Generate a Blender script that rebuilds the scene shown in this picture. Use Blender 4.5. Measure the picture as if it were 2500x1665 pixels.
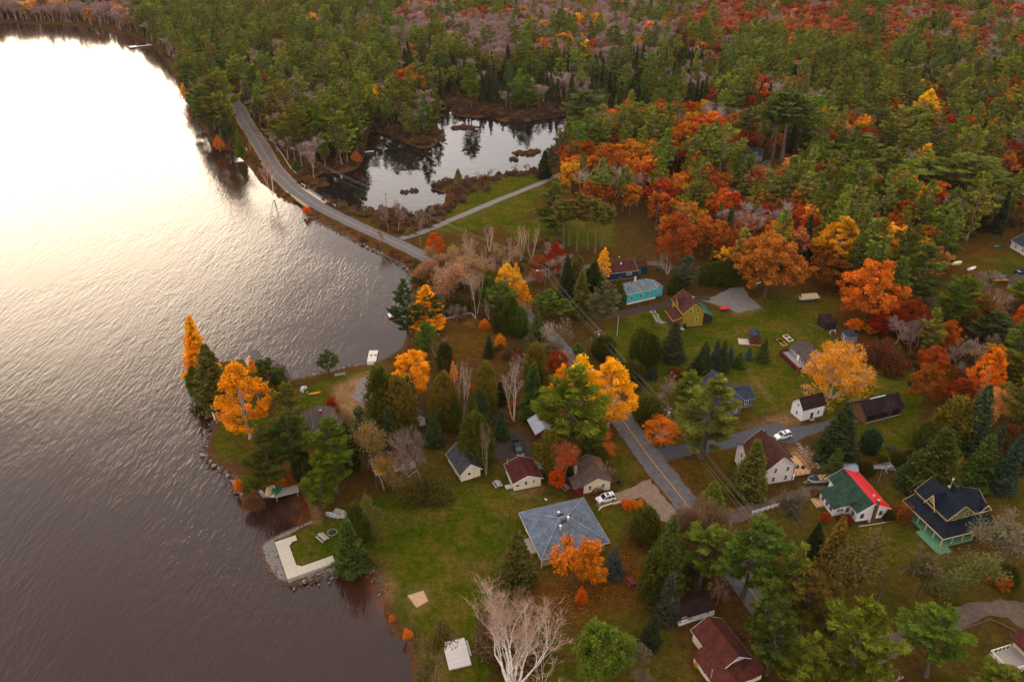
import bpy, math, random
import numpy as np
from mathutils import Vector, Matrix
for _o in list(bpy.data.objects):
 bpy.data.objects.remove(_o)
SC = bpy.context.scene
COL = SC.collection
# ------------------------------------------------------------------ camera, sky, sun, exposure
CAM_H, CAM_P, CAM_F = 122.0, math.radians(31.0), 1900.0     # height, pitch below the horizon, focal length in photo pixels
cam_data = bpy.data.cameras.new('camera')
cam_data.sensor_width = 36.0
cam_data.lens = 36.0 * CAM_F / 2500.0
cam_data.clip_start, cam_data.clip_end = 1.0, 12000.0
cam = bpy.data.objects.new('camera', cam_data)
cam.location = (0, 0, CAM_H)
cam.rotation_euler = (math.pi / 2 - CAM_P, 0, 0)
COL.objects.link(cam)
SC.camera = cam
SUN_EL, SUN_AZ = math.radians(14.0), math.radians(-31.0)     # azimuth from +Y towards +X
SUN_DIR = Vector((math.sin(SUN_AZ) * math.cos(SUN_EL), math.cos(SUN_AZ) * math.cos(SUN_EL), math.sin(SUN_EL)))
world = bpy.data.worlds.new('World')
SC.world = world
world.use_nodes = True
nt = world.node_tree
nt.nodes.clear()
N = nt.nodes.new
L = nt.links.new
out = N('ShaderNodeOutputWorld')
sky = N('ShaderNodeTexSky')
sky.sky_type = 'NISHITA'
sky.sun_disc = False
sky.sun_elevation = SUN_EL
sky.sun_rotation = SUN_AZ
sky.air_density, sky.dust_density, sky.ozone_density = 1.0, 1.2, 1.0
bgs = N('ShaderNodeBackground')
bgs.inputs['Strength'].default_value = 0.05
L(sky.outputs[0], bgs.inputs['Color'])
geo = N('ShaderNodeTexCoord')
dot = N('ShaderNodeVectorMath'); dot.operation = 'DOT_PRODUCT'
dot.inputs[1].default_value = SUN_DIR
nrm = N('ShaderNodeVectorMath'); nrm.operation = 'NORMALIZE'
L(geo.outputs['Generated'], nrm.inputs[0])
L(nrm.outputs[0], dot.inputs[0])
ramp = N('ShaderNodeValToRGB')
cr = ramp.color_ramp
cr.interpolation = 'EASE'
cr.elements[0].position = 0.0
cr.elements[0].color = (0.91, 0.79, 0.72, 1)
cr.elements[1].position = 1.0
cr.elements[1].color = (1.05, 0.86, 0.70, 1)
for pos, c in ((0.5, (0.92, 0.80, 0.73)), (0.75, (0.92, 0.79, 0.74)), (0.89, (1.02, 0.90, 0.87)), (0.95, (1.12, 0.97, 0.90))):
 e = cr.elements.new(pos)
 e.color = (*c, 1)
mr = N('ShaderNodeMapRange')
mr.inputs['From Min'].default_value = -1
mr.inputs['From Max'].default_value = 1
L(dot.outputs['Value'], mr.inputs['Value'])
L(mr.outputs[0], ramp.inputs['Fac'])
noi = N('ShaderNodeTexNoise')
noi.inputs['Scale'].default_value = 3.2
noi.inputs['Detail'].default_value = 5
mp = N('ShaderNodeMapping')
mp.inputs['Scale'].default_value = (1, 1, 3.0)
L(nrm.outputs[0], mp.inputs['Vector'])
L(mp.outputs[0], noi.inputs['Vector'])
mr2 = N('ShaderNodeMapRange')
mr2.inputs['From Min'].default_value = 0.3
mr2.inputs['From Max'].default_value = 0.7
mr2.inputs['To Min'].default_value = 0.78
mr2.inputs['To Max'].default_value = 1.22
L(noi.outputs['Fac'], mr2.inputs['Value'])
bgc = N('ShaderNodeBackground')
L(ramp.outputs['Color'], bgc.inputs['Color'])
L(mr2.outputs[0], bgc.inputs['Strength'])
add = N('ShaderNodeAddShader')
L(bgs.outputs[0], add.inputs[0])
L(bgc.outputs[0], add.inputs[1])
L(add.outputs[0], out.inputs['Surface'])
sun_data = bpy.data.lights.new('sun', 'SUN')
sun_data.energy = 0.85
sun_data.angle = math.radians(30)
sun_data.color = (1.0, 0.78, 0.55)
sun = bpy.data.objects.new('sun', sun_data)
sun.rotation_euler = (-SUN_DIR).to_track_quat('-Z', 'Y').to_euler()
sun.location = (0, 0, 400)
COL.objects.link(sun)
SC.view_settings.view_transform = 'Standard'
SC.view_settings.look = 'None'
SC.view_settings.exposure = 0.6
SC.view_settings.gamma = 1.0
SC.view_settings.use_curve_mapping = False
SC.render.engine = 'CYCLES'
cy = SC.cycles
cy.use_denoising = True
cy.max_bounces = 5
cy.diffuse_bounces = 2
cy.glossy_bounces = 3
cy.transmission_bounces = 3
cy.transparent_max_bounces = 6
cy.caustics_reflective = False
cy.caustics_refractive = False
cy.sample_clamp_indirect = 6
# ------------------------------------------------------------------ where a point of the photograph lies on the ground
CR = dict(C1=(1400, 550, 3.364), C2=(1900, 550, 3.92), C3=(1500, 800, 3.364), C4=(1900, 1100, 3.92), C5=(1150, 1000, 3.364),
   C6=(450, 750, 3.364), C7=(550, 1100, 3.364), C8=(1600, 1265, 3.92), D1=(500, 200, 3.485), D2=(800, 250, 3.364),
   D3=(900, 550, 3.92), D4=(0, 0, 2.944), D5=(1400, 0, 2.141), D6=(900, 1300, 3.364), D7=(2000, 350, 4.48),
   D8=(900, 850, 3.92), E1=(2000, 1320, 4.544), E2=(2050, 850, 4.48), E3=(600, 0, 2.617), F=(0, 0, 0.9416))
SP, CP = math.sin(CAM_P), math.cos(CAM_P)
def S(c, x, y):
 a = CR[c]
 return a[0] + x / a[2], a[1] + y / a[2]
def G(c, x, y, z=0.0):
 px, py = S(c, x, y)
 u, v = (px - 1250) / CAM_F, (832.5 - py) / CAM_F
 t = (z - CAM_H) / (-SP + v * CP)
 return Vector((u * t, (CP + v * SP) * t, z))
def hgt(c, bx, by, ty):
 """Height of a vertical that stands at (bx, by) and ends at picture row ty."""
 Y = G(c, bx, by).y
 v = (832.5 - S(c, 0, ty)[1]) / CAM_F
 return (v * Y * CP - Y * SP) / (CP + v * SP) + CAM_H
def pxm(Y):
 """Photo pixels per metre at ground distance Y."""
 return CAM_F / (Y * CP + CAM_H * SP)
def project(x, y, z):
 d = y * CP - (z - CAM_H) * SP
 return 1250 + CAM_F * x / d, 832.5 - CAM_F * (y * SP + (z - CAM_H) * CP) / d
def polyw(c, pts, z=0.0):
 return [G(c, a, b, z) for a, b in pts]
# ------------------------------------------------------------------ object helpers
def tag(o, label=None, cat=None, group=None, kind=None):
 if label: o['label'] = label
 if cat: o['category'] = cat
 if group: o['group'] = group
 if kind: o['kind'] = kind
 return o
def thing(name, label, cat, loc=(0, 0, 0), rz=0.0, group=None):
 o = bpy.data.objects.new(name, None)
 o.empty_display_size = 0.5
 o.location = loc
 o.rotation_euler = (0, 0, rz)
 COL.objects.link(o)
 return tag(o, label, cat, group)
def link(name, me, parent=None, mats=()):
 o = bpy.data.objects.new(name, me)
 COL.objects.link(o)
 if parent is not None:
  o.parent = parent
 return o
class MB:
 """Collects faces; build() links them as one mesh object."""
 def __init__(s):
  s.v, s.f = [], []
 def poly(s, pts):
  b = len(s.v)
  s.v += [tuple(p) for p in pts]
  s.f.append(tuple(range(b, b + len(pts))))
  return s
 def hexa(s, p):
  b = len(s.v)
  s.v += [tuple(q) for q in p]
  for f in ((0, 3, 2, 1), (4, 5, 6, 7), (0, 1, 5, 4), (1, 2, 6, 5), (2, 3, 7, 6), (3, 0, 4, 7)):
   s.f.append(tuple(b + i for i in f))
  return s
 def box(s, x0, y0, z0, x1, y1, z1):
  return s.hexa([(x0, y0, z0), (x1, y0, z0), (x1, y1, z0), (x0, y1, z0), (x0, y0, z1), (x1, y0, z1), (x1, y1, z1), (x0, y1, z1)])
 def slab(s, quad, t):
  """A slab whose top is the given polygon, thickness t straight down."""
  n = len(quad)
  b = len(s.v)
  s.v += [tuple(q) for q in quad] + [(q[0], q[1], q[2] - t) for q in quad]
  s.f.append(tuple(range(b, b + n)))
  s.f.append(tuple(range(b + 2 * n - 1, b + n - 1, -1)))
  for i in range(n):
   j = (i + 1) % n
   s.f.append((b + i, b + n + i, b + n + j, b + j))
  return s
 def tube(s, pts, r, k=6, caps=True):
  pts = [Vector(p) for p in pts]
  rs = r if isinstance(r, (list, tuple)) else [r] * len(pts)
  b = len(s.v)
  for i, p in enumerate(pts):
   d = (pts[min(i + 1, len(pts) - 1)] - pts[max(i - 1, 0)]).normalized()
   a = d.orthogonal().normalized()
   c = d.cross(a)
   for j in range(k):
    t = 2 * math.pi * j / k
    s.v.append(tuple(p + (a * math.cos(t) + c * math.sin(t)) * rs[i]))
  for i in range(len(pts) - 1):
   for j in range(k):
    j2 = (j + 1) % k
    s.f.append((b + i * k + j, b + i * k + j2, b + (i + 1) * k + j2, b + (i + 1) * k + j))
  if caps:
   s.f.append(tuple(b + j for j in range(k))[::-1])
   s.f.append(tuple(b + (len(pts) - 1) * k + j for j in range(k)))
  return s
 def bar(s, a, b, w, h, up=(0, 0, 1)):
  a, b = Vector(a), Vector(b)
  d = (b - a).normalized()
  x = d.cross(Vector(up))
  if x.length < 1e-4:
   x = d.orthogonal()
  x = x.normalized() * (w / 2)
  z = x.cross(d).normalized() * (h / 2)
  return s.hexa([a - x - z, a + x - z, b + x - z, b - x - z, a - x + z, a + x + z, b + x + z, b - x + z])
 def mesh(s, name, mat, smooth=False):
  me = bpy.data.meshes.new(name)
  me.from_pydata(s.v, [], s.f)
  import bmesh
  bm = bmesh.new(); bm.from_mesh(me)
  bmesh.ops.recalc_face_normals(bm, faces=bm.faces)
  bm.to_mesh(me); bm.free()
  if mat is not None:
   me.materials.append(mat)
  if smooth:
   me.shade_smooth()
  return me
 def build(s, name, mat, parent=None, smooth=False):
  return link(name, s.mesh(name, mat, smooth), parent)
# ------------------------------------------------------------------ materials
def mat(name, col, rough=0.8, var=0.18, scale=1.5, bump=0.0, bscale=8.0, metal=0.0, spec=0.3, stretch=(1, 1, 1), col2=None, coat=0.0):
 m = bpy.data.materials.new(name)
 m.use_nodes = True
 t = m.node_tree
 b = t.nodes['Principled BSDF']
 b.inputs['Roughness'].default_value = rough
 b.inputs['Metallic'].default_value = metal
 b.inputs['Specular IOR Level'].default_value = spec
 if coat:
  b.inputs['Coat Weight'].default_value = coat
 tc = t.nodes.new('ShaderNodeTexCoord')
 mp = t.nodes.new('ShaderNodeMapping')
 mp.inputs['Scale'].default_value = stretch
 t.links.new(tc.outputs['Object'], mp.inputs['Vector'])
 n1 = t.nodes.new('ShaderNodeTexNoise')
 n1.inputs['Scale'].default_value = scale
 n1.inputs['Detail'].default_value = 6
 n1.inputs['Roughness'].default_value = 0.65
 t.links.new(mp.outputs[0], n1.inputs['Vector'])
 r = t.nodes.new('ShaderNodeMapRange')
 r.inputs['From Min'].default_value = 0.28
 r.inputs['From Max'].default_value = 0.72
 t.links.new(n1.outputs['Fac'], r.inputs['Value'])
 mx = t.nodes.new('ShaderNodeMix')
 mx.data_type = 'RGBA'
 c2 = col2 if col2 else tuple(min(1, c * (1 + var)) for c in col)
 c1 = col if col2 else tuple(c * (1 - var) for c in col)
 mx.inputs[6].default_value = (*c1, 1)
 mx.inputs[7].default_value = (*c2, 1)
 t.links.new(r.outputs[0], mx.inputs[0])
 t.links.new(mx.outputs[2], b.inputs['Base Color'])
 if bump:
  n2 = t.nodes.new('ShaderNodeTexNoise')
  n2.inputs['Scale'].default_value = bscale
  n2.inputs['Detail'].default_value = 4
  t.links.new(mp.outputs[0], n2.inputs['Vector'])
  bp = t.nodes.new('ShaderNodeBump')
  bp.inputs['Strength'].default_value = bump
  bp.inputs['Distance'].default_value = 0.1
  t.links.new(n2.outputs['Fac'], bp.inputs['Height'])
  t.links.new(bp.outputs[0], b.inputs['Normal'])
 return m
def shingle(name, col, var=0.3):
 """Asphalt shingles: courses follow the height on the slope, every shingle its own grey."""
 m = bpy.data.materials.new(name)
 m.use_nodes = True
 t = m.node_tree
 b = t.nodes['Principled BSDF']
 b.inputs['Roughness'].default_value = 0.9
 b.inputs['Specular IOR Level'].default_value = 0.1
 tc = t.nodes.new('ShaderNodeTexCoord')
 sx = t.nodes.new('ShaderNodeSeparateXYZ')
 t.links.new(tc.outputs['Object'], sx.inputs[0])
 ad = t.nodes.new('ShaderNodeMath'); ad.operation = 'ADD'
 t.links.new(sx.outputs[0], ad.inputs[0]); t.links.new(sx.outputs[1], ad.inputs[1])
 ml = t.nodes.new('ShaderNodeMath'); ml.operation = 'MULTIPLY'; ml.inputs[1].default_value = 2.0
 t.links.new(sx.outputs[2], ml.inputs[0])
 cb = t.nodes.new('ShaderNodeCombineXYZ')
 t.links.new(ad.outputs[0], cb.inputs[0]); t.links.new(ml.outputs[0], cb.inputs[1])
 br = t.nodes.new('ShaderNodeTexBrick')
 br.inputs['Scale'].default_value = 2.2
 br.inputs['Color1'].default_value = (*[c * (1 - var) for c in col], 1)
 br.inputs['Color2'].default_value = (*[c * (1 + var) for c in col], 1)
 br.inputs['Mortar'].default_value = (*[c * 0.55 for c in col], 1)
 br.inputs['Mortar Size'].default_value = 0.02
 t.links.new(cb.outputs[0], br.inputs['Vector'])
 n = t.nodes.new('ShaderNodeTexNoise')
 n.inputs['Scale'].default_value = 0.7
 n.inputs['Detail'].default_value = 5
 t.links.new(tc.outputs['Object'], n.inputs['Vector'])
 r = t.nodes.new('ShaderNodeMapRange')
 r.inputs['From Min'].default_value = 0.3; r.inputs['From Max'].default_value = 0.7
 r.inputs['To Min'].default_value = 0.72; r.inputs['To Max'].default_value = 1.25
 t.links.new(n.outputs['Fac'], r.inputs['Value'])
 mx = t.nodes.new('ShaderNodeMix'); mx.data_type = 'RGBA'; mx.blend_type = 'MULTIPLY'; mx.inputs[0].default_value = 1
 t.links.new(br.outputs['Color'], mx.inputs[6]); t.links.new(r.outputs[0], mx.inputs[7])
 t.links.new(mx.outputs[2], b.inputs['Base Color'])
 bp = t.nodes.new('ShaderNodeBump'); bp.inputs['Strength'].default_value = 0.4; bp.inputs['Distance'].default_value = 0.03
 t.links.new(br.outputs['Fac'], bp.inputs['Height']); bp.invert = True
 t.links.new(bp.outputs[0], b.inputs['Normal'])
 return m
def leaf_material(name, trans=0.35, rough=0.75):
 """Colour = object colour, varied by tree (Object Info Random) and by leaf clump (the tint attribute)."""
 m = bpy.data.materials.new(name)
 m.use_nodes = True
 t = m.node_tree
 t.nodes.clear()
 o = t.nodes.new('ShaderNodeOutputMaterial')
 oi = t.nodes.new('ShaderNodeObjectInfo')
 at = t.nodes.new('ShaderNodeAttribute'); at.attribute_name = 'tint'
 hs = t.nodes.new('ShaderNodeHueSaturation')
 a = t.nodes.new('ShaderNodeMapRange')
 a.inputs['To Min'].default_value = 0.48; a.inputs['To Max'].default_value = 0.52
 t.links.new(oi.outputs['Random'], a.inputs['Value'])
 t.links.new(a.outputs[0], hs.inputs['Hue'])
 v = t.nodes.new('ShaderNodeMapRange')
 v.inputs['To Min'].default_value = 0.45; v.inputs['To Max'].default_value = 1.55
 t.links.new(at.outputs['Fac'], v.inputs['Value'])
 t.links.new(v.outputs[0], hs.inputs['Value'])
 ic = t.nodes.new('ShaderNodeAttribute'); ic.attribute_type = 'INSTANCER'; ic.attribute_name = 'col'
 iv = t.nodes.new('ShaderNodeAttribute'); iv.attribute_type = 'INSTANCER'; iv.attribute_name = 'own'
 pk = t.nodes.new('ShaderNodeMix'); pk.data_type = 'RGBA'
 t.links.new(iv.outputs['Fac'], pk.inputs[0]); t.links.new(oi.outputs['Color'], pk.inputs[6]); t.links.new(ic.outputs['Vector'], pk.inputs[7])
 t.links.new(pk.outputs[2], hs.inputs['Color'])
 d = t.nodes.new('ShaderNodeBsdfDiffuse')
 tr = t.nodes.new('ShaderNodeBsdfTranslucent')
 mx = t.nodes.new('ShaderNodeMixShader'); mx.inputs[0].default_value = trans
 t.links.new(hs.outputs[0], d.inputs['Color']); t.links.new(hs.outputs[0], tr.inputs['Color'])
 t.links.new(d.outputs[0], mx.inputs[1]); t.links.new(tr.outputs[0], mx.inputs[2])
 t.links.new(mx.outputs[0], o.inputs['Surface'])
 return m
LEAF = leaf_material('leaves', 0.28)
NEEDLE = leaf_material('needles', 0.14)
def bark_material(name, dark):
 m = bpy.data.materials.new(name)
 m.use_nodes = True
 t = m.node_tree
 b = t.nodes['Principled BSDF']
 b.inputs['Roughness'].default_value = 0.9
 b.inputs['Specular IOR Level'].default_value = 0.15
 oi = t.nodes.new('ShaderNodeObjectInfo')
 n = t.nodes.new('ShaderNodeTexNoise'); n.inputs['Scale'].default_value = 3.0; n.inputs['Detail'].default_value = 5
 tc = t.nodes.new('ShaderNodeTexCoord')
 t.links.new(tc.outputs['Object'], n.inputs['Vector'])
 r = t.nodes.new('ShaderNodeMapRange')
 r.inputs['From Min'].default_value = 0.3; r.inputs['From Max'].default_value = 0.7
 r.inputs['To Min'].default_value = dark; r.inputs['To Max'].default_value = 1.2
 t.links.new(n.outputs['Fac'], r.inputs['Value'])
 mx = t.nodes.new('ShaderNodeMix'); mx.data_type = 'RGBA'; mx.blend_type = 'MULTIPLY'; mx.inputs[0].default_value = 1
 t.links.new(oi.outputs['Color'], mx.inputs[6]); t.links.new(r.outputs[0], mx.inputs[7])
 t.links.new(mx.outputs[2], b.inputs['Base Color'])
 return m
BARK = bark_material('bark', 0.6)
def fixed_bark(name, col):
 return mat(name, col, 0.9, 0.3, 3.0, spec=0.1)
BARK_FIX = fixed_bark('grey_bark', (0.21, 0.155, 0.12))
BARK_PALE = fixed_bark('pale_bark', (0.42, 0.36, 0.31))
# ------------------------------------------------------------------ the lie of the land
WZ = -1.3                                                       # water level; the land lies at 0
rng = np.random.default_rng(7)
LAKE_PX = ([('F', a, b) for a, b in ((0, 53), (120, 56), (230, 66), (310, 85), (355, 108), (385, 145), (405, 185), (425, 225), (445, 255), (470, 300),
   (490, 333), (500, 345), (530, 345), (548, 355), (575, 385), (600, 420), (640, 450), (665, 464), (700, 490), (740, 515), (800, 545), (850, 570), (900, 595), (930, 615))]
   + [('D3', a, b) for a, b in ((385, 450), (420, 540), (400, 700), (375, 860), (385, 1000), (350, 1120), (290, 1210))]
   + [('C6', a, b) for a, b in ((1740, 370), (1640, 430), (1540, 475), (1420, 485), (1350, 495), (1260, 520), (1150, 545), (1050, 570), (960, 590), (880, 605), (790, 560),
    (640, 470), (500, 432), (440, 435), (320, 455), (270, 470), (150, 480), (60, 530), (50, 600), (75, 670), (110, 730), (190, 800), (250, 840), (260, 880), (270, 930),
    (240, 1000), (210, 1060), (185, 1120), (165, 1190), (180, 1230), (240, 1290), (300, 1330), (370, 1370), (415, 1400), (420, 1440), (440, 1500))]
   + [('C7', a, b) for a, b in ((85, 270), (105, 340), (140, 400), (180, 450), (215, 495), (270, 470), (310, 450), (320, 405), (400, 395), (500, 365), (600, 340), (640, 370), (690, 450),
    (705, 520), (690, 575), (640, 610), (560, 640), (470, 680), (390, 720), (320, 760), (285, 800), (285, 860), (310, 930), (350, 1000), (390, 1060), (430, 1100), (500, 1118),
    (570, 1105), (650, 1085), (720, 1075), (800, 1050), (880, 1035), (960, 1030), (1000, 1020), (1100, 995), (1195, 978), (1230, 1010), (1260, 1080), (1290, 1150), (1310, 1210),
    (1310, 1270), (1305, 1340), (1330, 1400), (1360, 1470), (1420, 1530), (1500, 1560))]
   + [('D6', a, b) for a, b in ((330, 880), (320, 950), (350, 1050), (365, 1228), (380, 1500))])
lake_poly = [G(c, a, b, WZ).xy[:] for c, a, b in LAKE_PX]
_far = lake_poly[0]
lake_poly += [(lake_poly[-1][0] - 3, 30), (-900, 20), (-3000, 200), (-3000, _far[1] + 30), (-900, _far[1] + 25)]
POND_PX = ([('D1', a, b) for a, b in ((1050, 985), (985, 950), (930, 900), (1070, 880), (1020, 840), (930, 815), (1000, 780), (1200, 770), (1290, 740), (1340, 680), (1365, 600), (1380, 470), (1400, 430))]
   + [('D2', a, b) for a, b in ((395, 240), (480, 265), (560, 305), (640, 335), (750, 375), (850, 372), (955, 300), (945, 250), (900, 200), (915, 120), (905, 60), (930, 20), (1010, 30), (1010, 80), (1080, 120), (1200, 125), (1350, 122),
    (1430, 158), (1600, 163), (1750, 140), (1900, 118), (1965, 105), (1975, 140), (1950, 250), (1880, 350), (1800, 420), (1745, 480), (1725, 555), (1600, 572), (1500, 592),
    (1400, 600), (1250, 640), (1130, 630), (1050, 655), (950, 650), (860, 670), (850, 705), (930, 735), (1000, 760), (940, 850), (920, 880), (880, 870), (800, 905),
    (720, 935), (640, 905), (560, 900), (430, 885), (380, 895), (250, 880), (130, 850))])
pond_poly = [G(c, a, b, WZ).xy[:] for c, a, b in POND_PX]
channel_poly = [G('D1', a, b, -0.6).xy[:] for a, b in ((690, 1075), (748, 1022), (940, 905), (1010, 930), (1040, 985), (838, 1085), (800, 1140))]
ISLETS = [G('D2', a, b, WZ).xy[:] + (r,) for a, b, r in ((640, 738, 3.2), (715, 730, 3.0), (1560, 420, 5), (1640, 425, 6), (1700, 405, 5), (1530, 470, 3.5), (1060, 215, 5), (1120, 205, 5.5), (1170, 215, 4))]
def sdist(P, poly):
 """Signed distance of points P (n,2) to a closed polygon: negative inside."""
 P = np.asarray(P, float)
 d = np.full(len(P), 1e18)
 ins = np.zeros(len(P), bool)
 q = np.asarray(poly, float)
 for i in range(len(q)):
  a, b = q[i], q[(i + 1) % len(q)]
  ab = b - a
  t = np.clip(((P - a) @ ab) / max(ab @ ab, 1e-12), 0, 1)
  e = P - a - t[:, None] * ab
  d = np.minimum(d, (e * e).sum(1))
  if a[1] != b[1]:
   c = (P[:, 1] < a[1]) != (P[:, 1] < b[1])
   x = a[0] + (P[:, 1] - a[1]) * ab[0] / (b[1] - a[1])
   ins ^= c & (P[:, 0] < x)
 d = np.sqrt(d)
 return np.where(ins, -d, d)
def sstep(x, a, b):
 t = np.clip((x - a) / (b - a), 0, 1)
 return t * t * (3 - 2 * t)
def axis(lo, f0, f1, hi, step, grow):
 a = list(np.arange(f0, f1, step))
 d = step; x = f0; left = []
 while x > lo:
  d = min(d * grow, 60 if abs(x) < 1500 else 600); x -= d; left.append(x)
 d = step; x = a[-1]; right = []
 while x < hi:
  d = min(d * grow, 60 if abs(x) < 2500 else 600); x += d; right.append(x)
 return np.array(left[::-1] + a + right)
def grid_mesh(name, xs, ys, z, attrs):
 nx, ny = len(xs), len(ys)
 X, Y = np.meshgrid(xs, ys)
 co = np.stack([X.ravel(), Y.ravel(), z], 1).astype(np.float32)
 i = np.arange(nx * ny).reshape(ny, nx)
 q = np.stack([i[:-1, :-1].ravel(), i[:-1, 1:].ravel(), i[1:, 1:].ravel(), i[1:, :-1].ravel()], 1).astype(np.int32)
 me = bpy.data.meshes.new(name)
 me.vertices.add(len(co)); me.vertices.foreach_set('co', co.ravel())
 me.loops.add(q.size); me.loops.foreach_set('vertex_index', q.ravel())
 me.polygons.add(len(q)); me.polygons.foreach_set('loop_start', np.arange(0, q.size, 4, dtype=np.int32))
 me.update(calc_edges=True)
 for k, a in attrs.items():
  if a.ndim == 1:
   at = me.attributes.new(k, 'FLOAT', 'POINT'); at.data.foreach_set('value', a.astype(np.float32))
  else:
   at = me.attributes.new(k, 'FLOAT_VECTOR', 'POINT'); at.data.foreach_set('vector', a.astype(np.float32).ravel())
 me.shade_smooth()
 return me
xs = axis(-5000, -100, 130, 5000, 0.9, 1.022)
ys = axis(-400, 82, 300, 6000, 0.9, 1.018)
GX, GY = np.meshgrid(xs, ys)
P2 = np.stack([GX.ravel(), GY.ravel()], 1)
def water_sd(P):
 return np.minimum(np.minimum(sdist(P, lake_poly), sdist(P, pond_poly)), sdist(P, channel_poly))
wsd = water_sd(P2)
RIP = [G('C7', a, b).xy[:] for a, b in ((850, 560), (560, 600), (380, 700), (250, 780), (260, 950), (420, 1150), (700, 1100), (1200, 990), (1000, 930), (900, 950), (640, 1020), (510, 1080), (400, 760), (540, 700), (700, 610))]
rip_sd = sdist(P2, RIP)
bw = 2.0 + 1.6 * sstep(-rip_sd, -1.0, 1.0)
lz = np.where(wsd > 0, WZ + (-WZ) * sstep(wsd, -0.9 * bw, bw) * 2.0 - (-WZ), 0)
up = WZ + (0 - WZ) * np.minimum(1, np.sqrt(np.clip(wsd / (bw * 1.25), 0, 1)) * 1.0)
dn = WZ + np.clip(wsd * 0.45, -4, 0)
lz = np.where(wsd > 0, up, dn)
for (ix, iy, r) in ISLETS:
 d2 = ((P2 - (ix, iy)) ** 2).sum(1) / (r * r)
 lz = np.maximum(lz, WZ - 0.9 + 1.35 * np.exp(-d2 * 0.9))
# ---- what grows or lies on it
def area(c, pts, soft=2.5):
 return sstep(-sdist(P2, [G(c, a, b).xy[:] for a, b in pts]), -soft, soft)
lawn = np.zeros(len(P2)); dirt = np.zeros(len(P2)); litter = np.zeros(len(P2))
LAWNS = [
 ('F', ((850, 1150), (1000, 1120), (1130, 1110), (1240, 1140), (1450, 1180), (1420, 1250), (1410, 1300), (1230, 1330), (1150, 1420), (1130, 1568), (960, 1568), (930, 1470), (895, 1400), (865, 1310), (740, 1290), (650, 1310), (640, 1240), (760, 1190)), 1.0),
 ('F', ((1390, 760), (1480, 715), (1640, 715), (1720, 690), (1850, 672), (1930, 690), (1900, 770), (1990, 830), (2150, 870), (2110, 960), (2100, 1010), (2060, 1060), (1990, 1040), (1960, 980), (1800, 945), (1730, 960), (1700, 900), (1480, 890), (1400, 800)), 0.9),
 ('D2', ((945, 950), (1010, 880), (1080, 820), (1340, 650), (1500, 606), (1700, 600), (1745, 640), (1800, 700), (1700, 800), (1640, 930), (1400, 1010), (1100, 1060), (860, 1055)), 1.15),
 ('D2', ((1450, 1000), (1700, 960), (2000, 900), (2350, 900), (2350, 1180), (2000, 1180), (1500, 1130)), 0.8),
 ('F', ((505, 845), (565, 832), (600, 880), (560, 950), (490, 990), (488, 1035), (520, 1065), (580, 1040), (640, 960), (690, 900), (760, 870), (845, 848), (840, 872), (770, 890), (760, 940), (690, 960), (650, 1000)), 1.15),
 ('F', ((1940, 1210), (2080, 1190), (2160, 1290), (2090, 1310), (1960, 1340)), 0.6),
 ('F', ((2190, 590), (2354, 575), (2420, 640), (2240, 640)), 0.6),
 ('F', ((2150, 1500), (2280, 1432), (2400, 1480), (2400, 1640), (2150, 1640)), 0.45),
 ('F', ((1420, 1000), (1490, 1090), (1430, 1130), (1400, 1040)), 0.8),
 ('F', ((1550, 1050), (1690, 1040), (1750, 1130), (1640, 1160)), 0.45),
 ('F', ((1250, 1450), (1480, 1380), (1580, 1500), (1620, 1640), (1150, 1640)), 0.55),
 ('F', ((1830, 1170), (1900, 1130), (2050, 1090), (2120, 1140), (2040, 1200), (1900, 1200)), 0.35),
 ('F', ((2270, 1150), (2400, 1050), (2400, 1220), (2300, 1200)), 0.4),
 ('F', ((1700, 1190), (1900, 1180), (2200, 1330), (2420, 1300), (2420, 1400), (2100, 1420), (1900, 1500), (1780, 1350)), 0.42),
 ('F', ((870, 1010), (1060, 1020), (1300, 1040), (1320, 1140), (1100, 1130), (860, 1150)), 0.36),
 ('F', ((1440, 900), (1560, 870), (1720, 940), (1700, 1000), (1520, 1040)), 0.42),
 ('F', ((1020, 735), (1100, 725), (1130, 780), (1050, 810), (1000, 790)), 0.3),
]
for c, pts, s in LAWNS:
 lawn = np.maximum(lawn, area(c, pts) * s)
for c, pts, s in (
 ('C6', ((1220, 640), (1540, 520), (1560, 800), (1420, 920), (1250, 830)), 0.9),
 ('C5', ((330, 690), (440, 660), (580, 640), (560, 690), (400, 715)), 0.75),
 ('C7', ((610, 350), (680, 360), (780, 480), (760, 590), (700, 580), (700, 500)), 0.9),
 ('C7', ((1200, 980), (1280, 1010), (1400, 1100), (1380, 1220), (1310, 1220)), 0.9),
 ('D6', ((330, 470), (470, 440), (510, 560), (400, 650), (300, 560)), 0.5),
 ('C3', ((1050, 820), (1300, 720), (1440, 690), (1520, 770), (1430, 830), (1330, 775)), 0.7),
 ('C3', ((1100, 350), (1280, 560), (1290, 600), (1250, 590), (1180, 470)), 0.6),
 ('C3', ((1430, 980), (1700, 1000), (1740, 1130), (1540, 1140)), 0.8),
 ('D5', ((800, 850), (1000, 860), (1100, 950), (820, 960)), 0.8),
 ('D6', ((480, 900), (600, 1100), (600, 1300), (450, 1300)), 0.7),
 ('C1', ((1130, 640), (1400, 600), (1560, 700), (1330, 730)), 0.5),
 ('F', ((1240, 905), (1380, 1010), (1420, 1120), (1480, 1200), (1450, 1110), (1400, 1000)), 0.0),
):
 dirt = np.maximum(dirt, area(c, pts, 2.0) * s)
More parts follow.
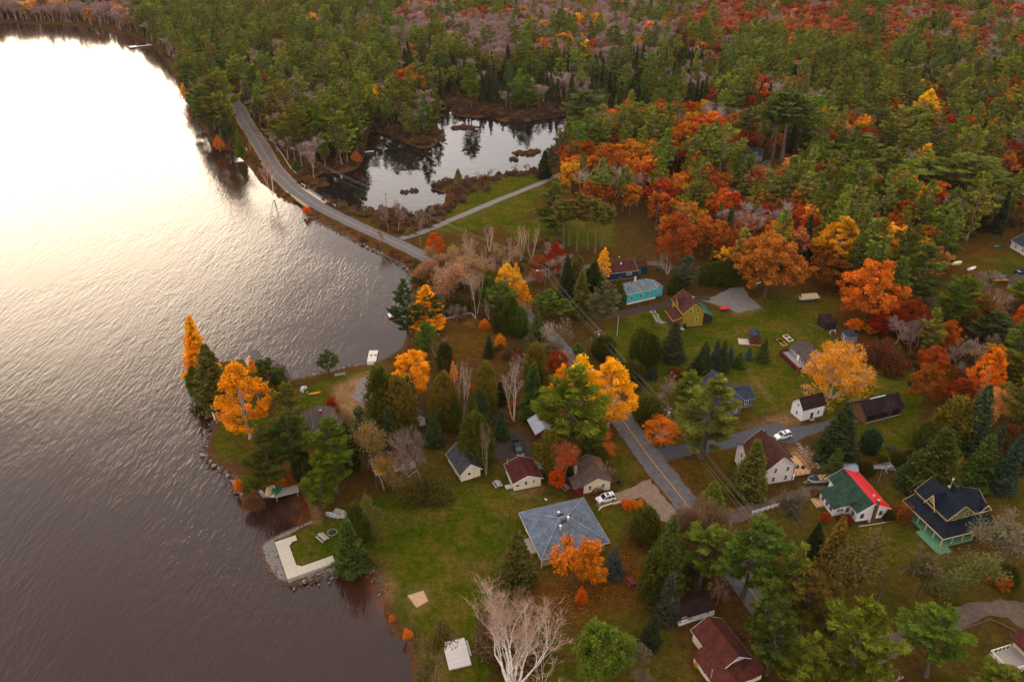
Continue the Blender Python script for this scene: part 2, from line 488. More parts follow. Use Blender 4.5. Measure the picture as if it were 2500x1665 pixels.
for c, pts, s in (
 ('F', ((1250, 1290), (1480, 1240), (1500, 1350), (1350, 1450), (1200, 1400)), 0.8),
 ('F', ((1390, 920), (1410, 900), (1560, 1120), (1600, 1190), (1540, 1190), (1420, 1010)), 0.75),
 ('F', ((1440, 900), (1480, 960), (1560, 1060), (1620, 1150), (1590, 1170), (1480, 1010)), 0.8),
 ('F', ((1530, 1055), (1660, 1050), (1620, 1110), (1560, 1090)), 0.7),
 ('F', ((560, 1020), (640, 980), (640, 1080), (560, 1070)), 0.6),
 ('F', ((1010, 730), (1170, 720), (1150, 850), (1000, 830)), 0.5),
 ('F', ((1250, 380), (1500, 300), (1700, 380), (1650, 470), (1300, 460)), 0.8),
 ('F', ((1830, 620), (2030, 560), (2060, 780), (1990, 820), (1920, 760)), 0.7),
 ('F', ((2080, 720), (2354, 650), (2354, 900), (2150, 860)), 0.6),
 ('F', ((540, 260), (570, 290), (640, 420), (600, 400), (550, 320)), 0.7),
 ('F', ((600, 320), (640, 340), (720, 440), (690, 420)), 0.5),
 ('F', ((1550, 1380), (1700, 1340), (1750, 1450), (1600, 1568)), 0.4),
 ('F', ((2200, 560), (2300, 560), (2280, 640), (2180, 640)), 0.5),
 ('F', ((0, -40), (2400, -40), (2400, 110), (1300, 120), (300, 60), (0, 30)), 0.5),
):
 litter = np.maximum(litter, area(c, pts, 4.0) * s)
bank = sstep(-wsd, -3.2, -0.2)
near = 1 - sstep(np.hypot(P2[:, 0], P2[:, 1] - 200), 900, 1500)
cov = np.stack([lawn * (1 - bank * 0.8), dirt, litter], 1)
ground_me = grid_mesh('ground', xs, ys, lz, {'cov': cov, 'bank': bank})
ground = tag(link('ground', ground_me), kind='structure')
def ground_material():
 m = bpy.data.materials.new('ground_cover')
 m.use_nodes = True
 t = m.node_tree
 b = t.nodes['Principled BSDF']
 b.inputs['Roughness'].default_value = 0.95
 b.inputs['Specular IOR Level'].default_value = 0.0
 K = t.nodes.new; J = t.links.new
 tc = K('ShaderNodeTexCoord')
 def noise(scale, detail=6, rough=0.6, lo=0.3, hi=0.7, a=0.0, z=1.0, vec=None):
  n = K('ShaderNodeTexNoise'); n.inputs['Scale'].default_value = scale; n.inputs['Detail'].default_value = detail; n.inputs['Roughness'].default_value = rough
  J(vec or tc.outputs['Object'], n.inputs['Vector'])
  r = K('ShaderNodeMapRange'); r.inputs['From Min'].default_value = lo; r.inputs['From Max'].default_value = hi
  r.inputs['To Min'].default_value = a; r.inputs['To Max'].default_value = z
  J(n.outputs['Fac'], r.inputs['Value'])
  return r.outputs[0], n
 def mix(f, a, c, blend='MIX'):
  x = K('ShaderNodeMix'); x.data_type = 'RGBA'; x.blend_type = blend
  for s, v in ((0, f), (6, a), (7, c)):
   if isinstance(v, tuple): x.inputs[s].default_value = (*v, 1)
   elif isinstance(v, (int, float)): x.inputs[s].default_value = v
   else: J(v, x.inputs[s])
  return x.outputs[2]
 def math_(op, a, c):
  x = K('ShaderNodeMath'); x.operation = op; x.use_clamp = True
  for s, v in ((0, a), (1, c)):
   if isinstance(v, (int, float)): x.inputs[s].default_value = v
   else: J(v, x.inputs[s])
  return x.outputs[0]
 at = K('ShaderNodeAttribute'); at.attribute_name = 'cov'
 sp = K('ShaderNodeSeparateXYZ'); J(at.outputs['Vector'], sp.inputs[0])
 bk = K('ShaderNodeAttribute'); bk.attribute_name = 'bank'
 big, _ = noise(0.035, 5)
 mid, _ = noise(0.22, 6, 0.7)
 fine, fn = noise(1.6, 6, 0.75)
 speck, _ = noise(2.6, 3, 0.6, 0.52, 0.62)
 base = mix(mid, (0.040, 0.022, 0.007), (0.105, 0.048, 0.013))
 base = mix(math_('MULTIPLY', fine, 0.7), base, (0.060, 0.048, 0.009))
 g = mix(big, (0.034, 0.060, 0.002), (0.078, 0.084, 0.003))
 g2, _ = noise(0.12, 5, 0.7, 0.42, 0.68)
 g = mix(math_('MULTIPLY', g2, 0.85), g, (0.150, 0.098, 0.018))
 g = mix(math_('MULTIPLY', fine, 0.6), g, (0.022, 0.038, 0.004))
 e = math_('ADD', math_('SUBTRACT', sp.outputs[0], 0.5), mid)
 e2 = math_('MULTIPLY', math_('MULTIPLY', e, 1.6), math_('MULTIPLY', sp.outputs[0], 1.4))
 c = mix(e2, base, g)
 d = mix(fine, (0.20, 0.105, 0.045), (0.34, 0.20, 0.10))
 de = math_('MULTIPLY', sp.outputs[1], math_('ADD', mid, 0.35))
 c = mix(de, c, d)
 lf = mix(speck, (0.11, 0.040, 0.008), (0.42, 0.14, 0.014))
 ln, _ = noise(0.5, 6, 0.8, 0.35, 0.65)
 le = math_('MULTIPLY', sp.outputs[2], math_('MULTIPLY', ln, 0.95))
 c = mix(le, c, lf)
 sp2, _ = noise(2.9, 2, 0.5, 0.62, 0.66)
 c = mix(math_('MULTIPLY', math_('MULTIPLY', sp2, g2), 0.75), c, (0.34, 0.15, 0.03))
 wear, _ = noise(0.06, 7, 0.75, 0.5, 0.68)
 c = mix(math_('MULTIPLY', wear, 0.28), c, (0.105, 0.060, 0.020))
 tuft, _ = noise(0.75, 5, 0.8, 0.35, 0.65, 0.62, 1.25)
 c = mix(1.0, c, tuft, 'MULTIPLY')
 bkc = mix(fine, (0.035, 0.018, 0.010), (0.15, 0.070, 0.032))
 bf = math_('MULTIPLY', bk.outputs['Fac'], math_('SUBTRACT', 1.0, math_('MULTIPLY', sp.outputs[1], 0.9)))
 c = mix(bf, c, bkc)
 J(c, b.inputs['Base Color'])
 bp = K('ShaderNodeBump'); bp.inputs['Strength'].default_value = 0.7; bp.inputs['Distance'].default_value = 0.35
 J(fn.outputs['Fac'], bp.inputs['Height']); J(bp.outputs[0], b.inputs['Normal'])
 return m
ground_me.materials.append(ground_material())
# ------------------------------------------------------------------ water
def water_material(name, base, rough, waves, ior=1.45):
 m = bpy.data.materials.new(name)
 m.use_nodes = True
 t = m.node_tree
 b = t.nodes['Principled BSDF']
 K = t.nodes.new; J = t.links.new
 b.inputs['Roughness'].default_value = rough
 b.inputs['IOR'].default_value = ior
 sh = K('ShaderNodeAttribute'); sh.attribute_name = 'shallow'
 tc = K('ShaderNodeTexCoord')
 n0 = K('ShaderNodeTexNoise'); n0.inputs['Scale'].default_value = 0.5; n0.inputs['Detail'].default_value = 5
 J(tc.outputs['Object'], n0.inputs['Vector'])
 bed = K('ShaderNodeMix'); bed.data_type = 'RGBA'
 bed.inputs[6].default_value = (0.060, 0.017, 0.004, 1); bed.inputs[7].default_value = (0.20, 0.062, 0.014, 1)
 J(n0.outputs['Fac'], bed.inputs[0])
 mx = K('ShaderNodeMix'); mx.data_type = 'RGBA'
 mx.inputs[6].default_value = (*base, 1)
 J(bed.outputs[2], mx.inputs[7]); J(sh.outputs['Fac'], mx.inputs[0])
 J(mx.outputs[2], b.inputs['Base Color'])
 ca = K('ShaderNodeAttribute'); ca.attribute_name = 'calm'
 cm = K('ShaderNodeMapRange'); cm.inputs['To Min'].default_value = 1.0; cm.inputs['To Max'].default_value = 0.12
 J(ca.outputs['Fac'], cm.inputs['Value'])
 pn = K('ShaderNodeTexNoise'); pn.inputs['Scale'].default_value = 0.022; pn.inputs['Detail'].default_value = 3
 J(tc.outputs['Object'], pn.inputs['Vector'])
 pm = K('ShaderNodeMapRange'); pm.inputs['From Min'].default_value = 0.35; pm.inputs['From Max'].default_value = 0.65; pm.inputs['To Min'].default_value = 0.45; pm.inputs['To Max'].default_value = 1.15
 J(pn.outputs['Fac'], pm.inputs['Value'])
 ws_ = K('ShaderNodeMath'); ws_.operation = 'MULTIPLY'; J(cm.outputs[0], ws_.inputs[0]); J(pm.outputs[0], ws_.inputs[1])
 prev = None
 for sx, sy, rot, det, st, dist in waves:
  mp = K('ShaderNodeMapping'); mp.inputs['Rotation'].default_value = (0, 0, rot); mp.inputs['Scale'].default_value = (sx, sy, 1)
  J(tc.outputs['Object'], mp.inputs['Vector'])
  n = K('ShaderNodeTexNoise'); n.inputs['Scale'].default_value = 1.0; n.inputs['Detail'].default_value = det; n.inputs['Roughness'].default_value = 0.5
  n.inputs['Distortion'].default_value = 0.4
  J(mp.outputs[0], n.inputs['Vector'])
  bp = K('ShaderNodeBump'); bp.inputs['Strength'].default_value = st; bp.inputs['Distance'].default_value = dist
  J(n.outputs['Fac'], bp.inputs['Height']); J(ws_.outputs[0], bp.inputs['Strength'])
  if prev is not None: J(prev, bp.inputs['Normal'])
  prev = bp.outputs[0]
 J(prev, b.inputs['Normal'])
 return m
WAVE_R = math.radians(32)
LAKE_MAT = water_material('lake_water', (0.028, 0.0125, 0.008), 0.09, ((1.1, 0.33, WAVE_R, 3, 1.0, 0.14), (0.24, 0.08, WAVE_R + 0.2, 2, 1.0, 0.14), (2.8, 1.0, WAVE_R - 0.15, 2, 1.0, 0.05)), 1.36)
POND_MAT = water_material('pond_water', (0.010, 0.008, 0.007), 0.015, ((0.9, 0.35, WAVE_R, 2, 1.0, 0.035), (0.15, 0.15, 0, 2, 1.0, 0.10)), 1.5)
lx = axis(-5000, -95, 0, -2, 1.0, 1.06)
lx = np.concatenate([lx, np.arange(max(lx[-1], 0) + 12, 60, 12.0)])
ly = axis(-300, 84, 150, 1500, 1.0, 1.06)
LXg, LYg = np.meshgrid(lx, ly)
LP = np.stack([LXg.ravel(), LYg.ravel()], 1)
shal = np.zeros(len(LP))
for c, pts, s, soft in (
 ('C7', ((560, 330), (640, 370), (715, 480), (700, 590), (600, 610), (560, 560), (640, 520), (620, 420), (540, 400)), 0.85, 1.4),
 ('C7', ((1190, 960), (1330, 1150), (1320, 1330), (1250, 1280), (1200, 1150), (1140, 1010)), 0.85, 2.2),
 ('C7', ((430, 400), (640, 400), (680, 560), (480, 560)), 0.22, 2.5),
 ('C7', ((900, 1050), (1250, 1030), (1330, 1400), (1100, 1400)), 0.12, 5.0),
):
 shal = np.maximum(shal, s * sstep(-sdist(LP, [G(c, a, b, WZ).xy[:] for a, b in pts]), -soft, soft))
lsd = -sdist(LP, lake_poly)
calm = np.clip(sstep(LP[:, 1], 470, 700) + 0.75 * (1 - sstep(lsd, 4, 26)) * sstep(LP[:, 1], 200, 300), 0, 1)
lake_me = grid_mesh('lake', lx, ly, np.full(len(LP), WZ), {'shallow': shal, 'calm': calm})
lake_me.materials.append(LAKE_MAT)
lake = tag(link('lake', lake_me), kind='structure')
pp = [Vector((*q, WZ + 0.004)) for q in pond_poly]
cen = sum(pp, Vector()) / len(pp)
area2 = sum(pp[i].x * pp[(i + 1) % len(pp)].y - pp[(i + 1) % len(pp)].x * pp[i].y for i in range(len(pp)))
sg = 1 if area2 > 0 else -1
grown = []
for i, q in enumerate(pp):
 e = (pp[(i + 1) % len(pp)] - pp[i - 1])
 nrm_ = Vector((e.y, -e.x, 0)).normalized() * sg
 grown.append(q + nrm_ * 1.2)
pond = tag(MB().poly(grown).build('pond', POND_MAT), kind='structure')
# ------------------------------------------------------------------ roads, drives
ASPH = mat('worn_asphalt', (0.115, 0.108, 0.108), 0.9, 0.34, 0.7, 0.3, 6, spec=0.2)
ASPH_NEW = mat('fresh_asphalt', (0.105, 0.105, 0.110), 0.9, 0.15, 0.4, 0.3, 6, spec=0.2)
SLATE_GRAVEL = mat('slate_gravel', (0.075, 0.078, 0.088), 0.95, 0.3, 1.4, 0.5, 5, spec=0.1)
TAN_GRAVEL = mat('tan_gravel', (0.22, 0.155, 0.11), 0.95, 0.3, 0.9, 0.5, 5, spec=0.1)
GREY_GRAVEL = mat('grey_gravel', (0.17, 0.15, 0.14), 0.95, 0.28, 0.8, 0.5, 5, spec=0.1)
BROWN_GRAVEL = mat('brown_gravel', (0.11, 0.078, 0.062), 0.95, 0.35, 0.7, 0.5, 5, spec=0.1)
DARK_GRAVEL = mat('dark_gravel', (0.05, 0.038, 0.033), 0.95, 0.4, 0.8, 0.5, 5, spec=0.1)
YELLOW = mat('road_paint', (0.52, 0.27, 0.03), 0.7, 0.25, 2.0)
def smooth_line(pts, n=6):
 q = [Vector((p[0], p[1], 0)) for p in pts]
 out = []
 for i in range(len(q) - 1):
  p0, p1, p2, p3 = q[max(i - 1, 0)], q[i], q[i + 1], q[min(i + 2, len(q) - 1)]
  for k in range(n):
   t = k / n
   out.append(0.5 * ((2 * p1) + (p2 - p0) * t + (2 * p0 - 5 * p1 + 4 * p2 - p3) * t * t + (3 * p1 - p0 - 3 * p2 + p3) * t ** 3))
 out.append(q[-1])
 return out
def ribbon(name, line, w, z, m, kind='structure', wob=0.0, off=0.0):
 b = MB()
 r = random.Random(3)
 Lp, Rp = [], []
 for i, p in enumerate(line):
  d = (line[min(i + 1, len(line) - 1)] - line[max(i - 1, 0)]).normalized()
  s = Vector((d.y, -d.x, 0))
  Lp.append(p - s * (w / 2 - off + r.uniform(-wob, wob)) + Vector((0, 0, z)))
  Rp.append(p + s * (w / 2 + off + r.uniform(-wob, wob)) + Vector((0, 0, z)))
 for i in range(len(line) - 1):
  b.poly([Lp[i], Rp[i], Rp[i + 1], Lp[i + 1]])
 return tag(b.build(name, m), kind=kind)
def patch(name, pts, m, z=0.03, jit=0.25, seed=1):
 """A drive with a ragged edge."""
 r = random.Random(seed)
 q = [Vector((p[0], p[1], 0)) for p in pts]
 o = []
 for i in range(len(q)):
  a, b = q[i], q[(i + 1) % len(q)]
  n = max(1, int((b - a).length / 1.2))
  e = (b - a).normalized()
  s = Vector((e.y, -e.x, 0))
  for k in range(n):
   o.append(a.lerp(b, k / n) + s * r.uniform(-jit, jit) + Vector((0, 0, z)))
 return tag(MB().poly(o).build(name, m), kind='structure')
road_pts = ([G('D4', 1480, 350), G('D4', 1560, 520), G('D4', 1640, 680)] + [G('D1', a, b) for a, b in ((290, 230), (325, 310), (390, 410), (455, 510), (520, 620), (595, 745), (675, 835), (800, 945), (1000, 1075), (1300, 1225), (1600, 1358), (1860, 1485))]
   + [G('F', a, b) for a, b in ((1040, 625), (1090, 648), (1140, 678), (1190, 712), (1245, 760), (1310, 822), (1360, 872), (1413, 940))]
   + [G('C5', a, b) for a, b in ((1330, 205), (1480, 410), (1640, 610), (1800, 815), (1980, 1050), (2250, 1420), (2600, 1900))])
road_line = smooth_line(road_pts)
road = ribbon('road', road_line, 6.3, 0.05, ASPH, wob=0.25)
yellow_line = ribbon('yellow_centre_line', road_line[20:], 0.16, 0.056, YELLOW)
shoulder = ribbon('gravel_shoulder', road_line[12:66], 8.4, 0.024, TAN_GRAVEL, wob=0.35)
NEWER = smooth_line([G('D1', a, b) for a, b in ((700, 862), (800, 945), (1000, 1075), (1110, 1130))])
ribbon('road_resurfaced_strip', NEWER, 6.2, 0.0535, ASPH_NEW)
ribbon('pond_lane', smooth_line([G('D2', a, b) for a, b in ((600, 1120), (720, 1085), (830, 1045), (970, 985), (1100, 930), (1400, 805), (1600, 725), (1760, 660), (1900, 600), (2100, 560))]), 3.4, 0.03, GREY_GRAVEL, wob=0.2)
ribbon('side_lane', smooth_line([G('F', a, b) for a, b in ((1170, 695), (1200, 650), (1265, 628), (1330, 615), (1500, 605), (1530, 620))]), 3.6, 0.032, BROWN_GRAVEL, wob=0.25)
ribbon('house_track', smooth_line([G('C1', a, b) for a, b in ((100, 770), (310, 735), (500, 705), (690, 665), (860, 620), (1030, 600), (1120, 600))]), 3.3, 0.034, DARK_GRAVEL, wob=0.25)
patch('gravel_parking', polyw('C1', ((1000, 610), (1140, 590), (1300, 512), (1400, 512), (1442, 585), (1545, 680), (1440, 700), (1330, 722), (1290, 690), (1150, 645))), GREY_GRAVEL)
patch('slate_driveway', polyw('C3', ((345, 985), (640, 950), (1060, 850), (1240, 795), (1340, 775), (1432, 828), (1720, 768), (1900, 715), (2020, 775), (1900, 800), (1620, 880), (1455, 952), (1330, 935), (1100, 965), (650, 1040), (430, 1092))), SLATE_GRAVEL, seed=2)
patch('sandy_turnout', polyw('C5', ((1190, 690), (1310, 640), (1400, 600), (1465, 572), (1690, 835), (1760, 980), (1650, 950), (1545, 905), (1480, 805), (1400, 725), (1230, 772), (1060, 805), (1030, 782))), TAN_GRAVEL, z=0.028, jit=0.4, seed=3)
patch('brown_drive', polyw('C3', ((900, 1520), (1300, 1400), (1540, 1310), (1780, 1285), (1760, 1350), (1480, 1420), (1200, 1530), (900, 1640))), BROWN_GRAVEL, z=0.03, jit=0.4, seed=4)
patch('gravel_road', polyw('E1', ((700, 1050), (1140, 890), (1600, 705), (2000, 650), (2400, 700), (2400, 1080), (2100, 865), (1900, 835), (1700, 905), (1380, 1072), (1000, 1220), (600, 1400), (500, 1300))), BROWN_GRAVEL, z=0.03, jit=0.3, seed=5)
patch('truck_lot', polyw('D8', ((1185, 1055), (1240, 860), (1440, 770), (1555, 900), (1575, 1060), (1400, 1090))), DARK_GRAVEL, jit=0.4, seed=6)
patch('gravel_pad', polyw('C6', ((1420, 600), (1500, 580), (1545, 640), (1530, 760), (1440, 790), (1380, 740))), GREY_GRAVEL, jit=0.4, seed=7)
# ------------------------------------------------------------------ trees: meshes of unit kinds, later scaled and copied
def unit(v):
 return v / np.maximum(np.linalg.norm(v, axis=-1, keepdims=True), 1e-9)
def leaf_tris(c, a, l, w, r):
 """One slim triangle per centre c, pointing along a."""
 n = len(c)
 a = unit(a)
 b = unit(np.cross(a, r.normal(size=(n, 3))))
 l = np.broadcast_to(l, (n,)) * r.uniform(0.65, 1.35, n)
 w = np.broadcast_to(w, (n,)) * r.uniform(0.65, 1.35, n)
 return np.stack([c - b * w[:, None] - a * (l * 0.35)[:, None], c + b * w[:, None] - a * (l * 0.35)[:, None], c + a * (l * 0.65)[:, None]], 1)
def tri_mesh(name, groups):
 """groups: list of (tris (n,3,3), material, tint (n,))"""
 groups = [g for g in groups if g is not None and len(g[0])]
 V = np.concatenate([g[0].reshape(-1, 3) for g in groups]).astype(np.float32)
 n = len(V)
 me = bpy.data.meshes.new(name)
 me.vertices.add(n); me.vertices.foreach_set('co', V.ravel())
 me.loops.add(n); me.loops.foreach_set('vertex_index', np.arange(n, dtype=np.int32))
 me.polygons.add(n // 3); me.polygons.foreach_set('loop_start', np.arange(0, n, 3, dtype=np.int32))
 mi = np.concatenate([np.full(len(g[0]), i, np.int32) for i, g in enumerate(groups)])
 for g in groups:
  me.materials.append(g[1])
 me.polygons.foreach_set('material_index', mi)
 me.update(calc_edges=True)
 at = me.attributes.new('tint', 'FLOAT', 'FACE')
 at.data.foreach_set('value', np.concatenate([np.asarray(g[2], np.float32) for g in groups]))
 return me
def tube_tris(segs, k=4):
 """segs: list of (p0, p1, r0, r1)"""
 if not segs:
  return np.zeros((0, 3, 3))
 p0 = np.array([s[0] for s in segs], float); p1 = np.array([s[1] for s in segs], float)
 r0 = np.array([s[2] for s in segs])[:, None]; r1 = np.array([s[3] for s in segs])[:, None]
 d = unit(p1 - p0)
 ref = np.where(np.abs(d[:, 2:3]) < 0.9, np.array([[0, 0, 1.0]]), np.array([[1.0, 0, 0]]))
 a = unit(np.cross(d, ref)); b = np.cross(d, a)
 o = []
 for j in range(k):
  t0, t1 = 2 * math.pi * j / k, 2 * math.pi * (j + 1) / k
  e0 = a * math.cos(t0) + b * math.sin(t0); e1 = a * math.cos(t1) + b * math.sin(t1)
  A, B, C, D = p0 + e0 * r0, p0 + e1 * r0, p1 + e1 * r1, p1 + e0 * r1
  o.append(np.stack([A, B, C], 1)); o.append(np.stack([A, C, D], 1))
 return np.concatenate(o)
def trunk_segs(h, r, r_top, lean, r_, n=7, flare=1.5):
 pts = []
 x = y = 0.0
 for i in range(n + 1):
  t = i / n
  pts.append((x + lean[0] * t, y + lean[1] * t, h * t))
  x += r_.normal() * h * 0.006; y += r_.normal() * h * 0.006
 rr = [r * (flare if i == 0 else 1) + (r_top - r) * (i / n) for i in range(n + 1)]
 return [(pts[i], pts[i + 1], rr[i], rr[i + 1]) for i in range(n)], pts
def at_z(pts, z):
 for i in range(len(pts) - 1):
  if pts[i + 1][2] >= z:
   t = (z - pts[i][2]) / max(pts[i + 1][2] - pts[i][2], 1e-6)
   return np.array(pts[i]) * (1 - t) + np.array(pts[i + 1]) * t
 return np.array(pts[-1])
def conifer(seed, h=20.0, r=4.2, base=0.22, step=0.95, nb=(4, 6), prof='pine', rise=0.12, tip=0.16, tuft=13, per=5, ll=0.62, lw=0.15, start=0.3, droop=0.0, tw=0.16, gap=0.12, lean=0.25, rtrunk=None, jit=0.55, lv=(0.68, 1.14)):
 r_ = np.random.default_rng(seed)
 tr, tp = trunk_segs(h, rtrunk or h / 75, 0.04, (r_.normal() * lean, r_.normal() * lean), r_)
 segs = []
 C, A, T = [], [], []
 z = h * base
 while z < h * 0.985:
  t = (z / h - base) / (1 - base)
  if prof == 'pine':
   R = r * min(1, (1 - t) * 1.25 + 0.10) * min(1, 0.62 + 1.3 * t) * r_.uniform(0.72, 1.12)
  elif prof == 'flat':
   R = r * (1 - t ** 2.2) ** 0.8 * min(1, 0.5 + 1.6 * t) + 0.4
  else:
   R = r * (1 - t) ** 0.88 + 0.16
   R *= r_.uniform(0.85, 1.1)
  n = r_.integers(*nb)
  a0 = r_.uniform(0, 6.28)
  o = at_z(tp, z)
  for k in range(n):
   if r_.random() < gap:
    continue
   az = a0 + 6.283 * k / n + r_.normal() * 0.22
   Lb = R * r_.uniform(*lv)
   el = rise * (0.3 + 1.4 * t) - droop * (1 - t) + r_.normal() * 0.06
   u = np.array([math.cos(az), math.sin(az), 0.0])
   m = max(4, int(tuft * Lb * (1 if prof != 'spruce' else 1.0)))
   s = r_.uniform(start, 1.0, m) ** 0.85
   bend = tip * s * s - 0.02
   cz = s * Lb * math.tan(el) + bend * Lb
   side = np.array([-u[1], u[0], 0.0])
   lat = r_.normal(size=m) * tw * Lb * (0.35 + 0.65 * np.sin(np.clip(s, 0, 1) * 2.6))
   c = o + u * (s * Lb)[:, None] + side * lat[:, None] + np.array([0, 0, 1.0]) * (cz + r_.normal(size=m) * 0.09)[:, None]
   e = o + u * Lb * 0.92 + np.array([0, 0, Lb * math.tan(el) + tip * Lb * 0.8])
   mid = o + u * Lb * 0.5 + np.array([0, 0, 0.5 * Lb * math.tan(el) + tip * Lb * 0.2])
   segs.append((o, mid, 0.022 * Lb + 0.01, 0.013 * Lb + 0.008)); segs.append((mid, e, 0.013 * Lb + 0.008, 0.008))
   bt = r_.uniform(0.25, 0.75)
   for _ in range(per):
    off = r_.normal(size=(m, 3)) * np.array([0.12, 0.12, 0.07])
    ax = u * 0.55 + side * (np.sign(lat) * 0.35)[:, None] + r_.normal(size=(m, 3)) * jit + np.array([0, 0, 0.36 if prof != 'spruce' else -0.05])
    C.append(c + off); A.append(ax)
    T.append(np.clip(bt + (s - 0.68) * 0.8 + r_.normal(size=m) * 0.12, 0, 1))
  z += step * r_.uniform(0.8, 1.2) * (1 - 0.35 * t) * h / 20
 m = 14
 zz = r_.uniform(0.93, 1.0, m) * h
 top = np.array(tp[-1])
 C.append(np.stack([np.full(m, top[0]), np.full(m, top[1]), zz], 1) + r_.normal(size=(m, 3)) * 0.07); A.append(r_.normal(size=(m, 3)) * 0.35 + np.array([0, 0, 1.0])); T.append(np.full(m, 0.7))
 C = np.concatenate(C); A = np.concatenate(A); T = np.concatenate(T)
 return tube_tris(tr, 7), tube_tris(segs, 3), leaf_tris(C, A, ll, lw, r_), T
def cedar(seed, h=12.0, r=3.0, n=190, prof=0.6, lump=0.16, ll=0.42, lw=0.12, base=0.02, point=1.0, per=40):
 """Upright flattened sprays set close over a tapering body."""
 r_ = np.random.default_rng(seed)
 tr, tp = trunk_segs(h * 0.95, h / 60, 0.03, (0, 0), r_)
 t = r_.uniform(0, 1, n) ** 0.85
 az = r_.uniform(0, 6.283, n)
 R = np.sin(np.pi * np.clip(t * 0.80 + 0.20, 0, 1)) ** prof if point > 0.5 else np.sin(np.pi * np.clip(t * 0.88 + 0.10, 0, 1)) ** 0.55
 rad = r * R * (1 + r_.normal(size=n) * lump * 0.6) * r_.choice([0.6, 0.9, 0.97], n, p=[0.2, 0.4, 0.4])
 cc = np.stack([np.cos(az) * rad, np.sin(az) * rad, h * (base + (0.95 - base) * t)], 1)
 sz = r_.uniform(0.6, 1.3, n) * r * 0.17 * (0.55 + 0.45 * R)
 g = r_.normal(size=(n * per, 3)) * np.repeat(sz, per)[:, None] * np.array([0.75, 0.75, 1.5])
 c = np.repeat(cc, per, 0) + g
 c[:, 2] = np.maximum(c[:, 2], 0.05)
 A = np.repeat(az, per)
 a = np.stack([np.cos(A) * 0.55, np.sin(A) * 0.55, np.full(n * per, 0.7)], 1) + r_.normal(size=(n * per, 3)) * 0.5
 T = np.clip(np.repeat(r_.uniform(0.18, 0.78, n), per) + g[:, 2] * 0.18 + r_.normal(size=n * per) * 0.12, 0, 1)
 return tube_tris(tr, 6), np.zeros((0, 3, 3)), leaf_tris(c, a, ll, lw, r_), T
def grow(r_, p, d, ln, rad, lev, maxlev, segs, tips, spread=0.55, up=0.25, kids=(2, 4), shrink=0.68, curve=0.14):
 n = 3 if lev < 2 else 2
 q = np.array(p, float); d = np.array(d, float)
 rr = rad
 for i in range(n):
  d = unit(d + r_.normal(size=3) * curve + np.array([0, 0, up * 0.25]))
  q2 = q + d * ln / n
  r2 = rad * (1 - 0.38 * (i + 1) / n)
  segs.append((q, q2, rr, r2))
  q, rr = q2, r2
  if lev >= 1 and lev < maxlev and i < n - 1 and r_.random() < 0.75:
   s = unit(d + r_.normal(size=3) * spread * 1.2 + np.array([0, 0, up * 0.5]))
   grow(r_, q, s, ln * shrink * r_.uniform(0.6, 0.95), rr * 0.55, lev + 1, maxlev, segs, tips, spread, up, kids, shrink, curve)
 if lev >= maxlev:
  tips.append((q, d))
  return
 k = r_.integers(*kids)
 for j in range(k):
  s = unit(d + r_.normal(size=3) * spread + np.array([0, 0, up * 0.6]))
  grow(r_, q, s, ln * shrink * r_.uniform(0.8, 1.15), rr * (0.72 if j == 0 else 0.58), lev + 1, maxlev, segs, tips, spread, up, kids, shrink, curve)
def fit(pts_lists, h, r):
 """Scale factor that brings a skeleton to height h and radius r."""
 allp = np.concatenate([p.reshape(-1, 3) for p in pts_lists if len(p)])
 return np.array([r / max(np.percentile(np.abs(allp[:, 0]), 98), 1e-3), r / max(np.percentile(np.abs(allp[:, 1]), 98), 1e-3), h / allp[:, 2].max()])
def bare(seed, h=14.0, r=4.0, stems=1, first=0.22, maxlev=4, spread=0.5, up=0.35, twigs=7, leaves=0, ll=0.35, lw=0.14, rad=0.22, kids=(2, 4), tl=0.9, lowleaf=False, tw=0.018, fan=0.42, rs=0.5):
 r_ = np.random.default_rng(seed)
 segs, tips = [], []
 for s in range(stems):
  a = 6.283 * s / max(stems, 1) + r_.uniform(0, 1)
  o = np.array([math.cos(a), math.sin(a), 0]) * (0.25 if stems > 1 else 0)
  d = unit(np.array([math.cos(a) * (fan * r_.uniform(0.3, 1.3) if stems > 1 else 0.04), math.sin(a) * (fan * r_.uniform(0.3, 1.3) if stems > 1 else 0.04), 1.0]))
  grow(r_, o, d, h * first * r_.uniform(0.9, 1.15), rad * (1 if stems == 1 else 0.62), 0, maxlev, segs, tips, spread, up, kids)
 bt = tube_tris(segs, 4)
 TP = np.array([t[0] for t in tips]); TD = np.array([t[1] for t in tips])
 k = twigs
 c = np.repeat(TP, k, 0); d = np.repeat(TD, k, 0) + r_.normal(size=(len(TP) * k, 3)) * 0.55 + np.array([0, 0, 0.2])
 c = c + unit(d) * tl * 0.2
 tri = leaf_tris(c, d, tl, tw, r_)
 f = fit([bt, tri], h, r)
 lv = np.zeros((0, 3, 3)); T = np.zeros(0)
 if leaves:
  src = TP
  if lowleaf:
   order = np.argsort(TP[:, 2]); src = TP[order[:max(8, int(len(TP) * 0.5))]]
  cc = src[r_.integers(0, len(src), leaves)] + r_.normal(size=(leaves, 3)) * np.array([rs, rs, rs * 0.8]) / f * h / 14
  lv = leaf_tris(cc, r_.normal(size=(leaves, 3)), 1, 1, r_) * 0
  ax = r_.normal(size=(leaves, 3))
  lv = leaf_tris(cc * f, ax, ll, lw, r_)
  T = np.clip(r_.normal(0.5, 0.22, leaves), 0, 1)
 nk = 3 * 8
 return bt * f, tri * f, lv, T
